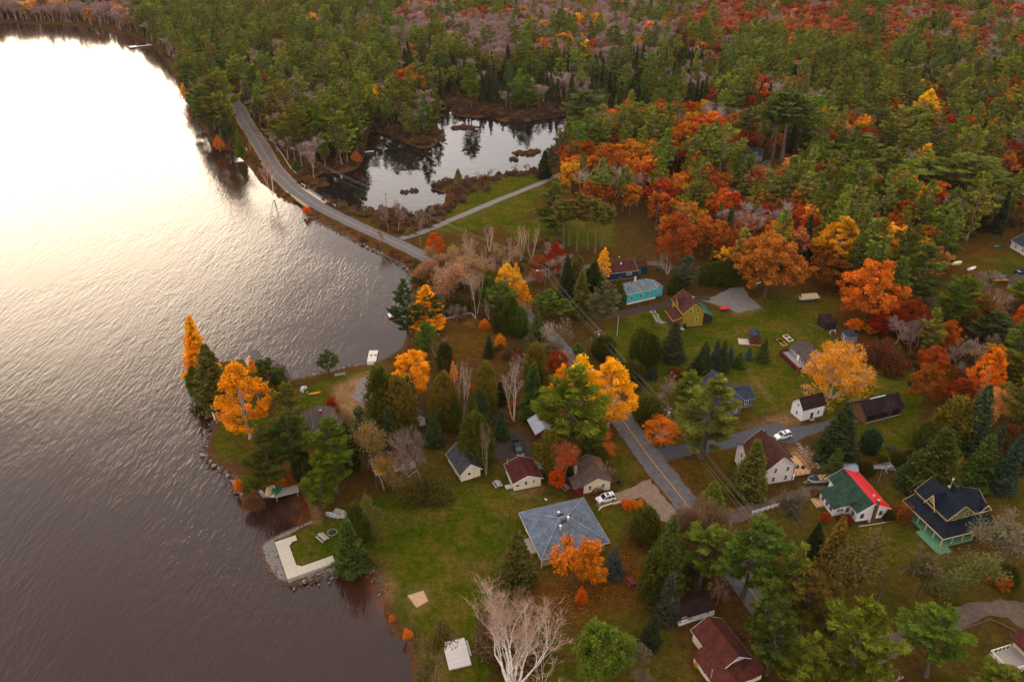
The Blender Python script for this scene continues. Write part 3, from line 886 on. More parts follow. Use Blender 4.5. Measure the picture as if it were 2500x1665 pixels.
def leafy(seed, h=14.0, r=5.0, base=0.28, clumps=75, per=75, cr=0.17, ll=0.42, lw=0.2, tall=1.0, top=1.0, open_=0.0, forks=14, tk=62):
 """A broad-leaved crown: limbs reaching leaf clumps spread through an uneven ellipsoid."""
 r_ = np.random.default_rng(seed)
 tr, tp = trunk_segs(h * 0.55, h / tk, h / 150, (r_.normal() * 0.2, r_.normal() * 0.2), r_)
 cz, rz = h * (base + 1) / 2, h * (1 - base) / 2
 u = unit(r_.normal(size=(clumps * 3, 3)))
 u = u[u[:, 2] > (-0.95 if tall > 1.5 else -0.8)][:clumps]
 ph = r_.uniform(0, 6.28, 4)
 az = np.arctan2(u[:, 1], u[:, 0])
 lum = 1 + 0.16 * np.sin(az * 2 + ph[0] + u[:, 2] * 2) + 0.13 * np.sin(az * 4 + ph[1] - u[:, 2] * 5)
 rad = r_.uniform(0.5, 0.92, len(u)) ** 0.7 * lum
 egg = 1 - 0.22 * np.clip(u[:, 2], -0.3 if tall > 1.5 else 0, 1) * tall
 cc = np.stack([u[:, 0] * r * rad * egg, u[:, 1] * r * rad * egg, cz + u[:, 2] * rz * np.minimum(rad * 1.06, 1.02)], 1)
 segs = []
 for i in r_.permutation(len(cc))[:forks]:
  o = at_z(tp, h * r_.uniform(0.24, 0.54))
  m = o * 0.55 + cc[i] * 0.45 + np.array([0, 0, 0.12 * r]) * r_.uniform(-0.5, 1)
  segs.append((o, m, h / 150, h / 260)); segs.append((m, cc[i], h / 260, 0.02))
 n = len(cc) * per
 csz = np.repeat(r_.uniform(0.6, 1.35, len(cc)), per)
 g = r_.normal(size=(n, 3))
 g = unit(g) * (r_.uniform(0, 1, n) ** 0.45)[:, None]
 keep = r_.random(n) > open_
 pos = np.repeat(cc, per, 0) + g * (csz * cr * (r * 0.6 + rz * 0.4))[:, None] * np.array([1.15, 1.15, 0.85])
 outw = unit(pos - np.array([0, 0, cz * 0.8]))
 ax = outw * 0.35 + r_.normal(size=(n, 3)) * 0.8
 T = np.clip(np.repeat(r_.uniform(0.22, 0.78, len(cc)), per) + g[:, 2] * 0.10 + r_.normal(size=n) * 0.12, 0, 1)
 lv = leaf_tris(pos, ax, ll, lw, r_)
 return tube_tris(tr, 7), tube_tris(segs, 4), lv[keep], T[keep]
def shrub_mesh(seed, h=1.6, r=1.3, n=420, stems=14, ll=0.3, lw=0.1):
 r_ = np.random.default_rng(seed)
 segs = []
 for i in range(stems):
  a = r_.uniform(0, 6.28); q = r_.uniform(0.2, 1)
  segs.append((np.array([0, 0, 0.0]), np.array([math.cos(a) * r * q, math.sin(a) * r * q, h * r_.uniform(0.5, 1.0)]), 0.03, 0.01))
 u = unit(r_.normal(size=(n, 3))); u[:, 2] = np.abs(u[:, 2])
 lum = 1 + 0.25 * np.sin(np.arctan2(u[:, 1], u[:, 0]) * 3 + seed)
 c = u * np.array([r, r, h]) * (r_.uniform(0.35, 1, n) ** 0.5 * lum)[:, None]
 ax = u * 0.5 + r_.normal(size=(n, 3)) * 0.6 + np.array([0, 0, 0.35])
 return np.zeros((0, 3, 3)), tube_tris(segs, 3), leaf_tris(c, ax, ll, lw, r_), np.clip(r_.normal(0.5, 0.22, n), 0, 1)
KIND = {}
def extent(ms):
 """True height and radius of the crowns."""
 H, R = [], []
 for m in ms:
  a = np.empty(len(m.vertices) * 3, np.float32); m.vertices.foreach_get('co', a); a = a.reshape(-1, 3)
  H.append(a[:, 2].max()); R.append(np.percentile(np.abs(a[:, :2]).max(1), 97.5))
 return dict(h=float(np.mean(H)), r=float(np.mean(R)))
def register(kind, name, builds, leafmat, h, r, bark=(0.12, 0.09, 0.07), twig=None):
 """Meshes of one kind: trunk (with limbs) and crown for near trees."""
 vs = []
 for i, (tk, br, lv, T) in enumerate(builds):
  groups_t = np.concatenate([tk, br]) if kind not in TWIGGY else tk
  tm = tri_mesh(kind + '_trunk', [(groups_t, BARK, np.full(len(groups_t), 0.5))])
  if kind in TWIGGY:
   g = [(br, twig or BARK, np.full(len(br), 0.5))]
   if len(lv): g.append((lv, leafmat, T))
   cm = tri_mesh(kind + '_crown', g)
  else:
   cm = tri_mesh(kind + '_crown', [(lv, leafmat, T)])
  vs.append((tm, cm))
 KIND[kind] = dict(name=name, v=vs, **extent([v[1] for v in vs]), bark=bark)
TWIGGY = {'bare', 'birch_bare', 'sparse', 'big_birch', 'white_sparse', 'halfbare', 'snag'}
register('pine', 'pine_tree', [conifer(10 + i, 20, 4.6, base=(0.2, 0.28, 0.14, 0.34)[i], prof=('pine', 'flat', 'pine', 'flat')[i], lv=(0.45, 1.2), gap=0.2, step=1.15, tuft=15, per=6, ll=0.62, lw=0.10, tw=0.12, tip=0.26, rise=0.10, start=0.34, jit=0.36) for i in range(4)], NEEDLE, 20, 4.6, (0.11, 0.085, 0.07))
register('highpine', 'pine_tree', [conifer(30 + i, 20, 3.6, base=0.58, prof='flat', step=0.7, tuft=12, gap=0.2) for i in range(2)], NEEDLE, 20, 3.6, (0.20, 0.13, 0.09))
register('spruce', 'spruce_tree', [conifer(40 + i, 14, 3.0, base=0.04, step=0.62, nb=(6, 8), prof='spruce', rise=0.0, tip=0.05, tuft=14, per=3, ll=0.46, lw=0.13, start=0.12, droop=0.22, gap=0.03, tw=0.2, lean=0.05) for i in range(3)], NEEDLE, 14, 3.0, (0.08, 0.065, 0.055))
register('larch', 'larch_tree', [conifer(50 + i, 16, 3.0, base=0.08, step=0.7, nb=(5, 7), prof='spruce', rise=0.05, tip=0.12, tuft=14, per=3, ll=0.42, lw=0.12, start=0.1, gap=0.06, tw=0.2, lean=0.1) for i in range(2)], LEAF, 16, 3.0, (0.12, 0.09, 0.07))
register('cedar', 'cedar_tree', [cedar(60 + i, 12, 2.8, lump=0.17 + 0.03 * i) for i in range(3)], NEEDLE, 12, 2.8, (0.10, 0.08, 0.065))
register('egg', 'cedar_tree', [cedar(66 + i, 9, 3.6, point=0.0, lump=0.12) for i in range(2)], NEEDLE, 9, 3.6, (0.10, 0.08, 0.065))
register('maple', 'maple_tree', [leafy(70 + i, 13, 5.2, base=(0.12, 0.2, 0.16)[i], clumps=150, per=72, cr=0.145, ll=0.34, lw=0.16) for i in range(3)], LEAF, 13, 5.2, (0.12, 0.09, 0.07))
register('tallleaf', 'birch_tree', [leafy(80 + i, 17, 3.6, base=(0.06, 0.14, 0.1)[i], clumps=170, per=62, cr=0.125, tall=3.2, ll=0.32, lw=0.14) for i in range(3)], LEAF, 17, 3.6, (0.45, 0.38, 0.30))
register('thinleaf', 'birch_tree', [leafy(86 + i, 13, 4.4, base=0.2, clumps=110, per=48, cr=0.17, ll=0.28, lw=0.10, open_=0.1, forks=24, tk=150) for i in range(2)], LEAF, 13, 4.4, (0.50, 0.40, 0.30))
register('bare', 'bare_tree', [bare(100 + i, 14, 4.0, maxlev=4, twigs=13, spread=0.62, up=0.32, tw=0.028, tl=1.1, rad=0.18) for i in range(3)], LEAF, 14, 4.0, (0.30, 0.21, 0.155))
register('birch_bare', 'birch_tree', [bare(110 + i, 16, 3.0, stems=3 + i % 2, first=0.3, maxlev=3, twigs=9, spread=0.34, up=0.5, rad=0.24, tw=0.03, tl=1.0) for i in range(3)], LEAF, 16, 3.0, (0.55, 0.47, 0.41))
register('big_birch', 'birch_tree', [bare(120, 22, 9.5, stems=9, first=0.24, maxlev=4, twigs=4, spread=0.24, up=0.5, rad=0.26, tl=1.3, tw=0.022, fan=0.75)], LEAF, 22, 9.5, (0.62, 0.49, 0.40))
register('sparse', 'thinning_tree', [bare(130 + i, 13, 4.5, maxlev=4, twigs=8, leaves=5200, ll=0.34, lw=0.12, spread=0.55, up=0.3, tw=0.03, rad=0.13, rs=0.8) for i in range(3)], LEAF, 13, 4.5, (0.15, 0.115, 0.09), twig=BARK_FIX)
register('white_sparse', 'birch_tree', [bare(140, 14, 6.6, stems=3, first=0.24, maxlev=4, twigs=5, leaves=5200, ll=0.34, lw=0.12, spread=0.46, up=0.2, rad=0.26, tw=0.03)], LEAF, 14, 6.6, (0.55, 0.45, 0.35), twig=BARK_PALE)
register('halfbare', 'maple_tree', [bare(150, 15, 5.6, first=0.26, maxlev=4, twigs=6, leaves=3600, lowleaf=True, ll=0.45, lw=0.2, spread=0.55, up=0.22, tw=0.03)], LEAF, 15, 5.6, (0.09, 0.07, 0.06), twig=BARK_FIX)
register('snag', 'dead_tree', [bare(160, 18, 1.6, first=0.5, maxlev=2, twigs=2, spread=0.7, up=0.0, rad=0.3, kids=(1, 3))], LEAF, 18, 1.6, (0.24, 0.20, 0.17))
register('thicket', 'shrub', [shrub_mesh(175 + i, n=6500, stems=40, ll=0.11, lw=0.035) for i in range(2)], LEAF, 1.6, 1.3, (0.14, 0.09, 0.07))
register('shrub', 'shrub', [shrub_mesh(170 + i, n=1500, ll=0.2, lw=0.06) for i in range(3)], LEAF, 1.6, 1.3, (0.14, 0.09, 0.07))
FAR = {}
def far(kind, name, builds, leafmat, h, r, bark, barkleaf=False):
 FAR[kind] = dict(name=name, v=[tri_mesh(kind + '_far', [(np.concatenate([tk, br]), bark, np.full(len(tk) + len(br), 0.5))] + ([(lv, leafmat, T)] if len(lv) else [])) for tk, br, lv, T in builds])
 FAR[kind].update(extent(FAR[kind]['v']))
def far_conifer(seed, **k):
 d = dict(h=20, r=5.2, base=0.22, step=1.2, nb=(4, 6), tuft=3.6, per=3, ll=0.85, lw=0.27, tw=0.17)
 d.update(k)
 return conifer(seed, **d)
far('pine', 'pine_tree', [far_conifer(200 + i, base=(0.22, 0.34, 0.45, 0.16, 0.3, 0.38)[i], prof=('pine', 'pine', 'flat')[i % 3], lv=(0.45, 1.2), gap=0.18) for i in range(6)], NEEDLE, 20, 4.4, BARK_FIX)
far('spruce', 'spruce_tree', [far_conifer(210 + i, h=17, r=2.7, base=0.04, prof='spruce', rise=0, tip=0.04, droop=0.25, start=0.1, nb=(5, 7), step=1.0, ll=0.9, lw=0.26) for i in range(3)], NEEDLE, 17, 2.7, BARK_FIX)
far('maple', 'maple_tree', [leafy(220 + i, 14, 4.8, base=0.22, clumps=42, per=16, cr=0.24, ll=0.95, lw=0.42, forks=6) for i in range(3)], LEAF, 14, 4.8, BARK_FIX)
far('bare', 'bare_tree', [bare(230 + i, 15, 3.4, maxlev=3, twigs=16, spread=0.4, up=0.5, tl=1.9, tw=0.07, rad=0.2) for i in range(3)], LEAF, 15, 3.4, mat('twig_bark', (0.36, 0.245, 0.215), 0.95, 0.25, 2.0, spec=0.05))
far('birch', 'birch_tree', [bare(240 + i, 16, 2.8, stems=2, first=0.3, maxlev=3, twigs=5, spread=0.32, up=0.5, tl=1.5, tw=0.045, rad=0.2) for i in range(2)], LEAF, 16, 2.8, BARK_PALE)
COLR = dict(
 pine=(0.117, 0.150, 0.017), pine_y=(0.145, 0.168, 0.014), pine_b=(0.075, 0.120, 0.028), pine_d=(0.069, 0.084, 0.014), pine_o=(0.158, 0.147, 0.020), pine_br=(0.200, 0.250, 0.013),
 spruce=(0.056, 0.072, 0.023), spruce_b=(0.048, 0.070, 0.040), spruce_d=(0.037, 0.046, 0.016), spruce_o=(0.120, 0.102, 0.021), spruce_g=(0.067, 0.090, 0.017),
 cedar=(0.080, 0.088, 0.012), cedar_d=(0.050, 0.054, 0.009), cedar_o=(0.152, 0.119, 0.014), cedar_g=(0.076, 0.119, 0.014),
 gold=(0.880, 0.400, 0.012), larch=(0.840, 0.340, 0.012), yellow=(0.840, 0.440, 0.015), amber=(0.780, 0.290, 0.010), orange=(0.740, 0.190, 0.010), flame=(0.56, 0.085, 0.003),
 rust=(0.340, 0.082, 0.014), red=(0.360, 0.065, 0.010), dark_red=(0.180, 0.046, 0.012), brown=(0.200, 0.095, 0.035), tan=(0.300, 0.160, 0.055), olive=(0.120, 0.105, 0.018), green=(0.120, 0.170, 0.018), grey=(0.200, 0.150, 0.110))
SPEC = {'pine': 'white pine', 'highpine': 'high-crowned pine', 'spruce': 'spruce', 'larch': 'larch', 'cedar': 'cedar', 'egg': 'rounded cedar', 'maple': 'maple'}
CAT = {'shrub': 'shrub'}
placed = []                                                     # (x, y, radius) of every tree put by hand
_ri = random.Random(11)
def tree(kind, c, bx, by, ty, w, col, label, group=None, var=None, bark=None, lean=0.0, rz=None, sq=1.0):
 """A tree with its foot at (bx, by) in crop c, its tip at row ty, w crop pixels wide."""
 p = G(c, bx, by)
 h = max(0.6, hgt(c, bx, by, ty))
 r = max(0.3, w / CR[c][2] / pxm(p.y) / 2)
 if kind == 'shrub' and r > 2.2: kind = 'thicket'
 K = KIND[kind]
 v = K['v'][(len(placed) if var is None else var) % len(K['v'])]
 o = thing(K['name'], label, 'shrub' if kind in ('shrub', 'thicket') else 'tree', (p.x, p.y, 0), _ri.uniform(0, 6.28) if rz is None else rz, group)
 s = (r / K['r'], r / K['r'] * sq, h / K['h'])
 cc = COLR[col] if isinstance(col, str) else col
 for nm, me in (('trunk', v[0]), ('crown', v[1])):
  if not len(me.polygons):
   continue
  q = link(nm, me, o)
  q.scale = s
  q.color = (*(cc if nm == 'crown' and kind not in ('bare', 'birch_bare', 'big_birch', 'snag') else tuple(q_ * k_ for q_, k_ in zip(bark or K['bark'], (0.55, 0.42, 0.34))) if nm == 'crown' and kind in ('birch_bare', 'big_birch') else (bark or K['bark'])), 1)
  if kind in ('sparse', 'white_sparse', 'halfbare') and nm == 'crown':
   q.color = (*cc, 1)
 placed.append((p.x, p.y, r))
 return o
# ------------------------------------------------------------------ building kit
def M_(n, c, **k): return mat(n, c, **k)
PAINT = {n: mat('paint_' + n, c, r, 0.10, 0.8, spec=0.3) for n, c, r in (
 ('white', (0.82, 0.79, 0.76), 0.7), ('cream', (0.74, 0.64, 0.45), 0.75), ('pinkish', (0.70, 0.61, 0.56), 0.75), ('mustard', (0.30, 0.215, 0.012), 0.7), ('turquoise', (0.045, 0.46, 0.50), 0.65),
 ('navy', (0.012, 0.030, 0.075), 0.6), ('bluegrey', (0.10, 0.13, 0.18), 0.7), ('grey', (0.22, 0.24, 0.28), 0.7), ('maroon', (0.15, 0.014, 0.018), 0.6), ('olive', (0.155, 0.155, 0.055), 0.7),
 ('butter', (0.60, 0.48, 0.24), 0.6), ('mint', (0.11, 0.26, 0.15), 0.6), ('dark', (0.030, 0.020, 0.018), 0.8), ('brown', (0.10, 0.045, 0.028), 0.8), ('beige', (0.42, 0.32, 0.23), 0.8), ('teal', (0.03, 0.20, 0.24), 0.6),
 ('orange_trim', (0.70, 0.36, 0.03), 0.6), ('grey_green', (0.11, 0.115, 0.09), 0.8), ('black', (0.012, 0.012, 0.013), 0.5), ('red', (0.55, 0.010, 0.012), 0.5), ('green', (0.015, 0.16, 0.075), 0.5), ('blue', (0.02, 0.10, 0.34), 0.5),
 ('yellow', (0.70, 0.40, 0.03), 0.5), ('silver', (0.45, 0.46, 0.48), 0.4), ('tan', (0.50, 0.36, 0.20), 0.8), ('purple', (0.25, 0.02, 0.20), 0.5))}
ROOF = {n: shingle('shingles_' + n, c) for n, c in (
 ('slate', (0.120, 0.150, 0.195)), ('maroon', (0.075, 0.019, 0.016)), ('darkgrey', (0.058, 0.060, 0.068)), ('greybrown', (0.105, 0.076, 0.062)), ('brown', (0.068, 0.024, 0.018)), ('darkbrown', (0.032, 0.018, 0.016)),
 ('green', (0.024, 0.052, 0.034)), ('navy', (0.012, 0.016, 0.026)), ('purple', (0.030, 0.015, 0.020)), ('bluegrey', (0.036, 0.046, 0.066)), ('redbrown', (0.092, 0.027, 0.019)), ('grey', (0.15, 0.155, 0.165)), ('teal_grey', (0.13, 0.165, 0.18)), ('warmgrey', (0.075, 0.058, 0.054)))}
METAL = {n: mat('metal_' + n, c, 0.35, 0.12, 0.8, spec=0.5) for n, c in (('red', (0.60, 0.006, 0.010)), ('green', (0.010, 0.115, 0.060)), ('grey', (0.26, 0.30, 0.36)), ('white', (0.62, 0.66, 0.72)))}
GLASS = mat('window_glass', (0.012, 0.014, 0.018), 0.08, 0.2, 1.0, spec=0.6)
WOOD_GREY = mat('weathered_wood', (0.34, 0.30, 0.26), 0.85, 0.25, 3.0, 0.3, 10, stretch=(0.4, 3, 3), spec=0.15)
WOOD_PALE = mat('pale_wood', (0.46, 0.42, 0.34), 0.85, 0.22, 2.0, 0.3, 10, spec=0.15)
WOOD_NEW = mat('new_wood', (0.50, 0.30, 0.16), 0.8, 0.2, 2.0, 0.2, 10, spec=0.2)
WOOD_BARN = mat('barn_boards', (0.19, 0.10, 0.055), 0.9, 0.4, 1.4, 0.4, 8, stretch=(3, 3, 0.4), spec=0.1)
WOOD_LOG = mat('stained_logs', (0.16, 0.050, 0.020), 0.7, 0.3, 2.0, spec=0.2)
CONC = mat('concrete', (0.34, 0.28, 0.22), 0.9, 0.2, 1.2, 0.2, 8, spec=0.2)
PALE_STONE = mat('pale_flagstone', (0.42, 0.36, 0.30), 0.9, 0.25, 1.2, spec=0.2)
BRICK = mat('chimney_brick', (0.16, 0.075, 0.055), 0.9, 0.3, 3.0, spec=0.1)
STEEL = mat('galvanised_steel', (0.42, 0.42, 0.42), 0.4, 0.15, 3.0, metal=0.6)
POLE_WOOD = mat('pole_wood', (0.30, 0.23, 0.17), 0.9, 0.25, 1.5, spec=0.1)
RUBBER = mat('rubber', (0.02, 0.02, 0.02), 0.8, 0.2, 4.0)
CABLE = mat('cable', (0.30, 0.27, 0.24), 0.6, 0.1, 1.0)
def frame_of(c, A, B):
 a, b = G(c, *A), G(c, *B)
 return a, math.atan2(b.y - a.y, b.x - a.x), (b - a).length
class House:
 """Local frame: x along the front wall, y into the house, z up."""
 def __init__(s, name, label, O, ang, cat='house', group=None):
  s.root = thing(name, label, cat, (O[0], O[1], 0), ang, group)
 def part(s, name, mb, m, label=None):
  o = mb.build(name, m, s.root)
  if label: o['label'] = label
  return o
 def walls(s, x0, y0, x1, y1, he, hr, wm, axis='y', z0=-0.3, rx=None, skip=()):
  """Four walls with two gables under the ridge (which runs along axis)."""
  b = MB()
  if axis == 'y':
   rx = (x0 + x1) / 2 if rx is None else rx
   F = {'front': [(x0, y0, z0), (x1, y0, z0), (x1, y0, he), (rx, y0, hr), (x0, y0, he)], 'back': [(x0, y1, z0), (x0, y1, he), (rx, y1, hr), (x1, y1, he), (x1, y1, z0)],
     'left': [(x0, y0, z0), (x0, y0, he), (x0, y1, he), (x0, y1, z0)], 'right': [(x1, y0, z0), (x1, y1, z0), (x1, y1, he), (x1, y0, he)]}
  else:
   ry = (y0 + y1) / 2 if rx is None else rx
   F = {'front': [(x0, y0, z0), (x1, y0, z0), (x1, y0, he), (x0, y0, he)], 'back': [(x0, y1, z0), (x0, y1, he), (x1, y1, he), (x1, y1, z0)],
     'left': [(x0, y0, z0), (x0, y0, he), (x0, ry, hr), (x0, y1, he), (x0, y1, z0)], 'right': [(x1, y0, z0), (x1, y1, z0), (x1, y1, he), (x1, ry, hr), (x1, y0, he)]}
  for k, f in F.items():
   if k not in skip: b.poly(f)
  return s.part('wall', b, wm)
 def roof(s, x0, y0, x1, y1, he, hr, rm, axis='y', ov=0.4, rake=None, t=0.14, rx=None, rm2=None, x0e=None, z0e=None, trim=None, names=('roof', 'roof')):
  """Two slopes; they may differ in cover. Rake overhang along the gables."""
  rk = ov if rake is None else rake
  if axis == 'y':
   rx = (x0 + x1) / 2 if rx is None else rx
   sl, sr = (hr - he) / (rx - x0), (hr - he) / (x1 - rx)
   a = [(x0 - ov, y0 - rk, he - sl * ov + t), (rx, y0 - rk, hr + t), (rx, y1 + rk, hr + t), (x0 - ov, y1 + rk, he - sl * ov + t)]
   c = [(rx, y0 - rk, hr + t), (x1 + ov, y0 - rk, he - sr * ov + t), (x1 + ov, y1 + rk, he - sr * ov + t), (rx, y1 + rk, hr + t)]
  else:
   ry = (y0 + y1) / 2 if rx is None else rx
   sl, sr = (hr - he) / (ry - y0), (hr - he) / (y1 - ry)
   a = [(x0 - rk, y0 - ov, he - sl * ov + t), (x1 + rk, y0 - ov, he - sl * ov + t), (x1 + rk, ry, hr + t), (x0 - rk, ry, hr + t)]
   c = [(x0 - rk, ry, hr + t), (x1 + rk, ry, hr + t), (x1 + rk, y1 + ov, he - sr * ov + t), (x0 - rk, y1 + ov, he - sr * ov + t)]
  if rm2 is None:
   o = s.part('roof', MB().slab(a, t).slab(c, t), rm)
  else:
   o = s.part('roof', MB().slab(a, t), rm); s.part('roof', MB().slab(c, t), rm2)
  if trim is not None:
   b = MB()
   for q in (a, c):
    e = [(0, 1), (2, 3)] if axis == 'y' else [(1, 2), (3, 0)]
    for i, j in e:
     p, r = Vector(q[i]), Vector(q[j])
     dy = Vector((0, -0.03 if p.y < (y0 + y1) / 2 else 0.03, -t / 2)) if axis == 'y' else Vector((-0.03 if p.x < (x0 + x1) / 2 else 0.03, 0, -t / 2))
     b.bar(p + dy, r + dy, 0.04, 0.15)
    e = [(3, 0)] if q is a and axis == 'y' else [(1, 2)] if axis == 'y' else [(0, 1)] if q is a else [(2, 3)]
    for i, j in e:
     b.bar(Vector(q[i]) + Vector((0, 0, -t / 2)), Vector(q[j]) + Vector((0, 0, -t / 2)), 0.04, 0.12)
   s.part('trim', b, trim)
  return o
 def slope(s, quad, m, t=0.12, name='roof'):
  return s.part(name, MB().slab(quad, t), m)
 def basis(s, face, x0, y0, x1, y1):
  return {'front': (Vector((x0, y0, 0)), Vector((1, 0, 0)), Vector((0, -1, 0))), 'left': (Vector((x0, y0, 0)), Vector((0, 1, 0)), Vector((-1, 0, 0))),
    'right': (Vector((x1, y0, 0)), Vector((0, 1, 0)), Vector((1, 0, 0))), 'back': (Vector((x0, y1, 0)), Vector((1, 0, 0)), Vector((0, 1, 0)))}[face]
 def win(s, bs, a, z, w=0.9, h=1.3, frame='white', split='h', shutter=None, arch=False):
  O, e, n = bs
  up = Vector((0, 0, 1))
  c = O + e * a + up * z
  def P(u, v, d): return c + e * u + up * v + n * d
  def bx(b, u0, v0, u1, v1, d0, d1):
   b.hexa([P(u0, v0, d0), P(u1, v0, d0), P(u1, v0, d1), P(u0, v0, d1), P(u0, v1, d0), P(u1, v1, d0), P(u1, v1, d1), P(u0, v1, d1)])
  fw = 0.11
  b = MB()
  bx(b, -w / 2, 0, -w / 2 + fw, h, 0.003, 0.07); bx(b, w / 2 - fw, 0, w / 2, h, 0.003, 0.07)
  bx(b, -w / 2 + fw, 0, w / 2 - fw, fw, 0.003, 0.07); bx(b, -w / 2 + fw, h - fw, w / 2 - fw, h, 0.003, 0.07)
  cells = []
  if split == 'h':
   bx(b, -w / 2 + fw, h / 2 - 0.035, w / 2 - fw, h / 2 + 0.035, 0.004, 0.06)
   cells = [(-w / 2 + fw, fw, w / 2 - fw, h / 2 - 0.035), (-w / 2 + fw, h / 2 + 0.035, w / 2 - fw, h - fw)]
  elif split == 'v':
   bx(b, -0.04, fw, 0.04, h - fw, 0.004, 0.06)
   cells = [(-w / 2 + fw, fw, -0.04, h - fw), (0.04, fw, w / 2 - fw, h - fw)]
  else:
   cells = [(-w / 2 + fw, fw, w / 2 - fw, h - fw)]
  f = s.part('window', b, PAINT[frame] if isinstance(frame, str) else frame)
  for (u0, v0, u1, v1) in cells:
   g = MB(); bx(g, u0, v0, u1, v1, 0.004, 0.025)
   g.build('pane', GLASS, f)
  if arch:
   g = MB(); g.poly([P(-w / 2, h, 0.03), P(w / 2, h, 0.03), P(0, h + w * 0.6, 0.03)]); g.build('pane', GLASS, f)
  if shutter:
   for sgn in (-1, 1):
    q = MB(); u = sgn * (w / 2 + 0.24); bx(q, u - 0.2, 0, u + 0.2, h, 0.003, 0.05)
    s.part('shutter', q, PAINT[shutter])
  return f
 def door(s, bs, a, w=0.95, h=2.05, m='white', z=0.0, frame='white', light=False):
  O, e, n = bs
  up = Vector((0, 0, 1)); c = O + e * a + up * z
  def P(u, v, d): return c + e * u + up * v + n * d
  def bx(b, u0, v0, u1, v1, d0, d1):
   b.hexa([P(u0, v0, d0), P(u1, v0, d0), P(u1, v0, d1), P(u0, v0, d1), P(u0, v1, d0), P(u1, v1, d0), P(u1, v1, d1), P(u0, v1, d1)])
  b = MB(); bx(b, -w / 2, 0, w / 2, h, 0.003, 0.04)
  o = s.part('door', b, PAINT[m])
  k = MB(); bx(k, -w / 2 - 0.1, 0, -w / 2, h + 0.1, 0.004, 0.06); bx(k, w / 2, 0, w / 2 + 0.1, h + 0.1, 0.004, 0.06); bx(k, -w / 2, h, w / 2, h + 0.1, 0.004, 0.06)
  k.build('frame', PAINT[frame], o)
  k = MB(); bx(k, w / 2 - 0.16, h * 0.46, w / 2 - 0.08, h * 0.5, 0.04, 0.09); k.build('handle', STEEL, o)
  if light:
   k = MB(); bx(k, -w / 2 + 0.14, h * 0.45, w / 2 - 0.14, h * 0.92, 0.041, 0.05); k.build('pane', GLASS, o)
  return o
 def chimney(s, x, y, z0, z1, w=0.5, m=None, cap=True, pot=False):
  b = MB().box(x - w / 2, y - w / 2, z0, x + w / 2, y + w / 2, z1)
  o = s.part('chimney', b, m or BRICK)
  if cap:
   MB().box(x - w / 2 - 0.06, y - w / 2 - 0.06, z1, x + w / 2 + 0.06, y + w / 2 + 0.06, z1 + 0.09).build('cap', CONC, o)
  return o
 def pipe(s, x, y, z0, z1, r=0.09, m=None, name='vent_pipe', cap=True):
  b = MB().tube([(x, y, z0), (x, y, z1)], r, 8)
  if cap: b.tube([(x, y, z1), (x, y, z1 + 0.12)], [r * 1.9, r * 1.2], 8)
  return s.part(name, b, m or STEEL)
 def foundation(s, x0, y0, x1, y1, h=0.3, m=None):
  b = MB()
  d = 0.03
  b.box(x0 - d, y0 - d, -0.3, x1 + d, y1 + d, h)
  return s.part('foundation', b, m or CONC)
def Lr(c, p, q, z): return (G(c, *p, z) - G(c, *q, z)).length
def cottage(name, label, c, A, B, L, he, hr, wm, rm, cat='cottage', group=None, ov=0.4, trim='white', W=None):
 a, ang, w = frame_of(c, A, B)
 w = W or w
 h = House(name, label, a, ang, cat, group)
 h.w, h.L = w, L
 h.walls(0, 0, w, L, he, hr, wm)
 h.roof(0, 0, w, L, he, hr, rm, ov=ov, trim=PAINT[trim] if trim else None)
 h.F, h.Lf, h.R = (h.basis(k, 0, 0, w, L) for k in ('front', 'left', 'right'))
 return h
def eave_house(name, label, c, A, B, D, he, hr, wm, rm, cat='house', group=None, ov=0.4, trim='white', walls=True, roof=True):
 """A house whose long wall AB faces us: ridge along x."""
 a, ang, w = frame_of(c, A, B)
 h = House(name, label, a, ang, cat, group)
 h.w, h.L = w, D
 if walls: h.walls(0, 0, w, D, he, hr, wm, axis='x')
 if roof: h.roof(0, 0, w, D, he, hr, rm, axis='x', ov=ov, trim=PAINT[trim] if trim else None)
 h.F, h.Lf, h.R = (h.basis(k, 0, 0, w, D) for k in ('front', 'left', 'right'))
 return h
def deck_planks(root, x0, y0, x1, y1, z, m, pw=0.28, along='x', name='plank', gap=0.025, t=0.06):
 """Boards laid side by side, each its own part (shared mesh)."""
 n = max(1, int(round(((y1 - y0) if along == 'x' else (x1 - x0)) / pw)))
 w = ((y1 - y0) if along == 'x' else (x1 - x0)) / n
 ln = (x1 - x0) if along == 'x' else (y1 - y0)
 b = MB().box(-ln / 2, -w / 2 + gap / 2, -t, ln / 2, w / 2 - gap / 2, 0)
 me = b.mesh(name, m)
 r = random.Random(int(x0 * 31 + y0 * 17 + n))
 for i in range(n):
  o = link(name, me, root)
  if along == 'x':
   o.location = ((x0 + x1) / 2 + r.uniform(-0.03, 0.03), y0 + (i + 0.5) * w, z + r.uniform(-0.006, 0.006))
  else:
   o.location = (x0 + (i + 0.5) * w, (y0 + y1) / 2 + r.uniform(-0.03, 0.03), z + r.uniform(-0.006, 0.006)); o.rotation_euler.z = math.pi / 2
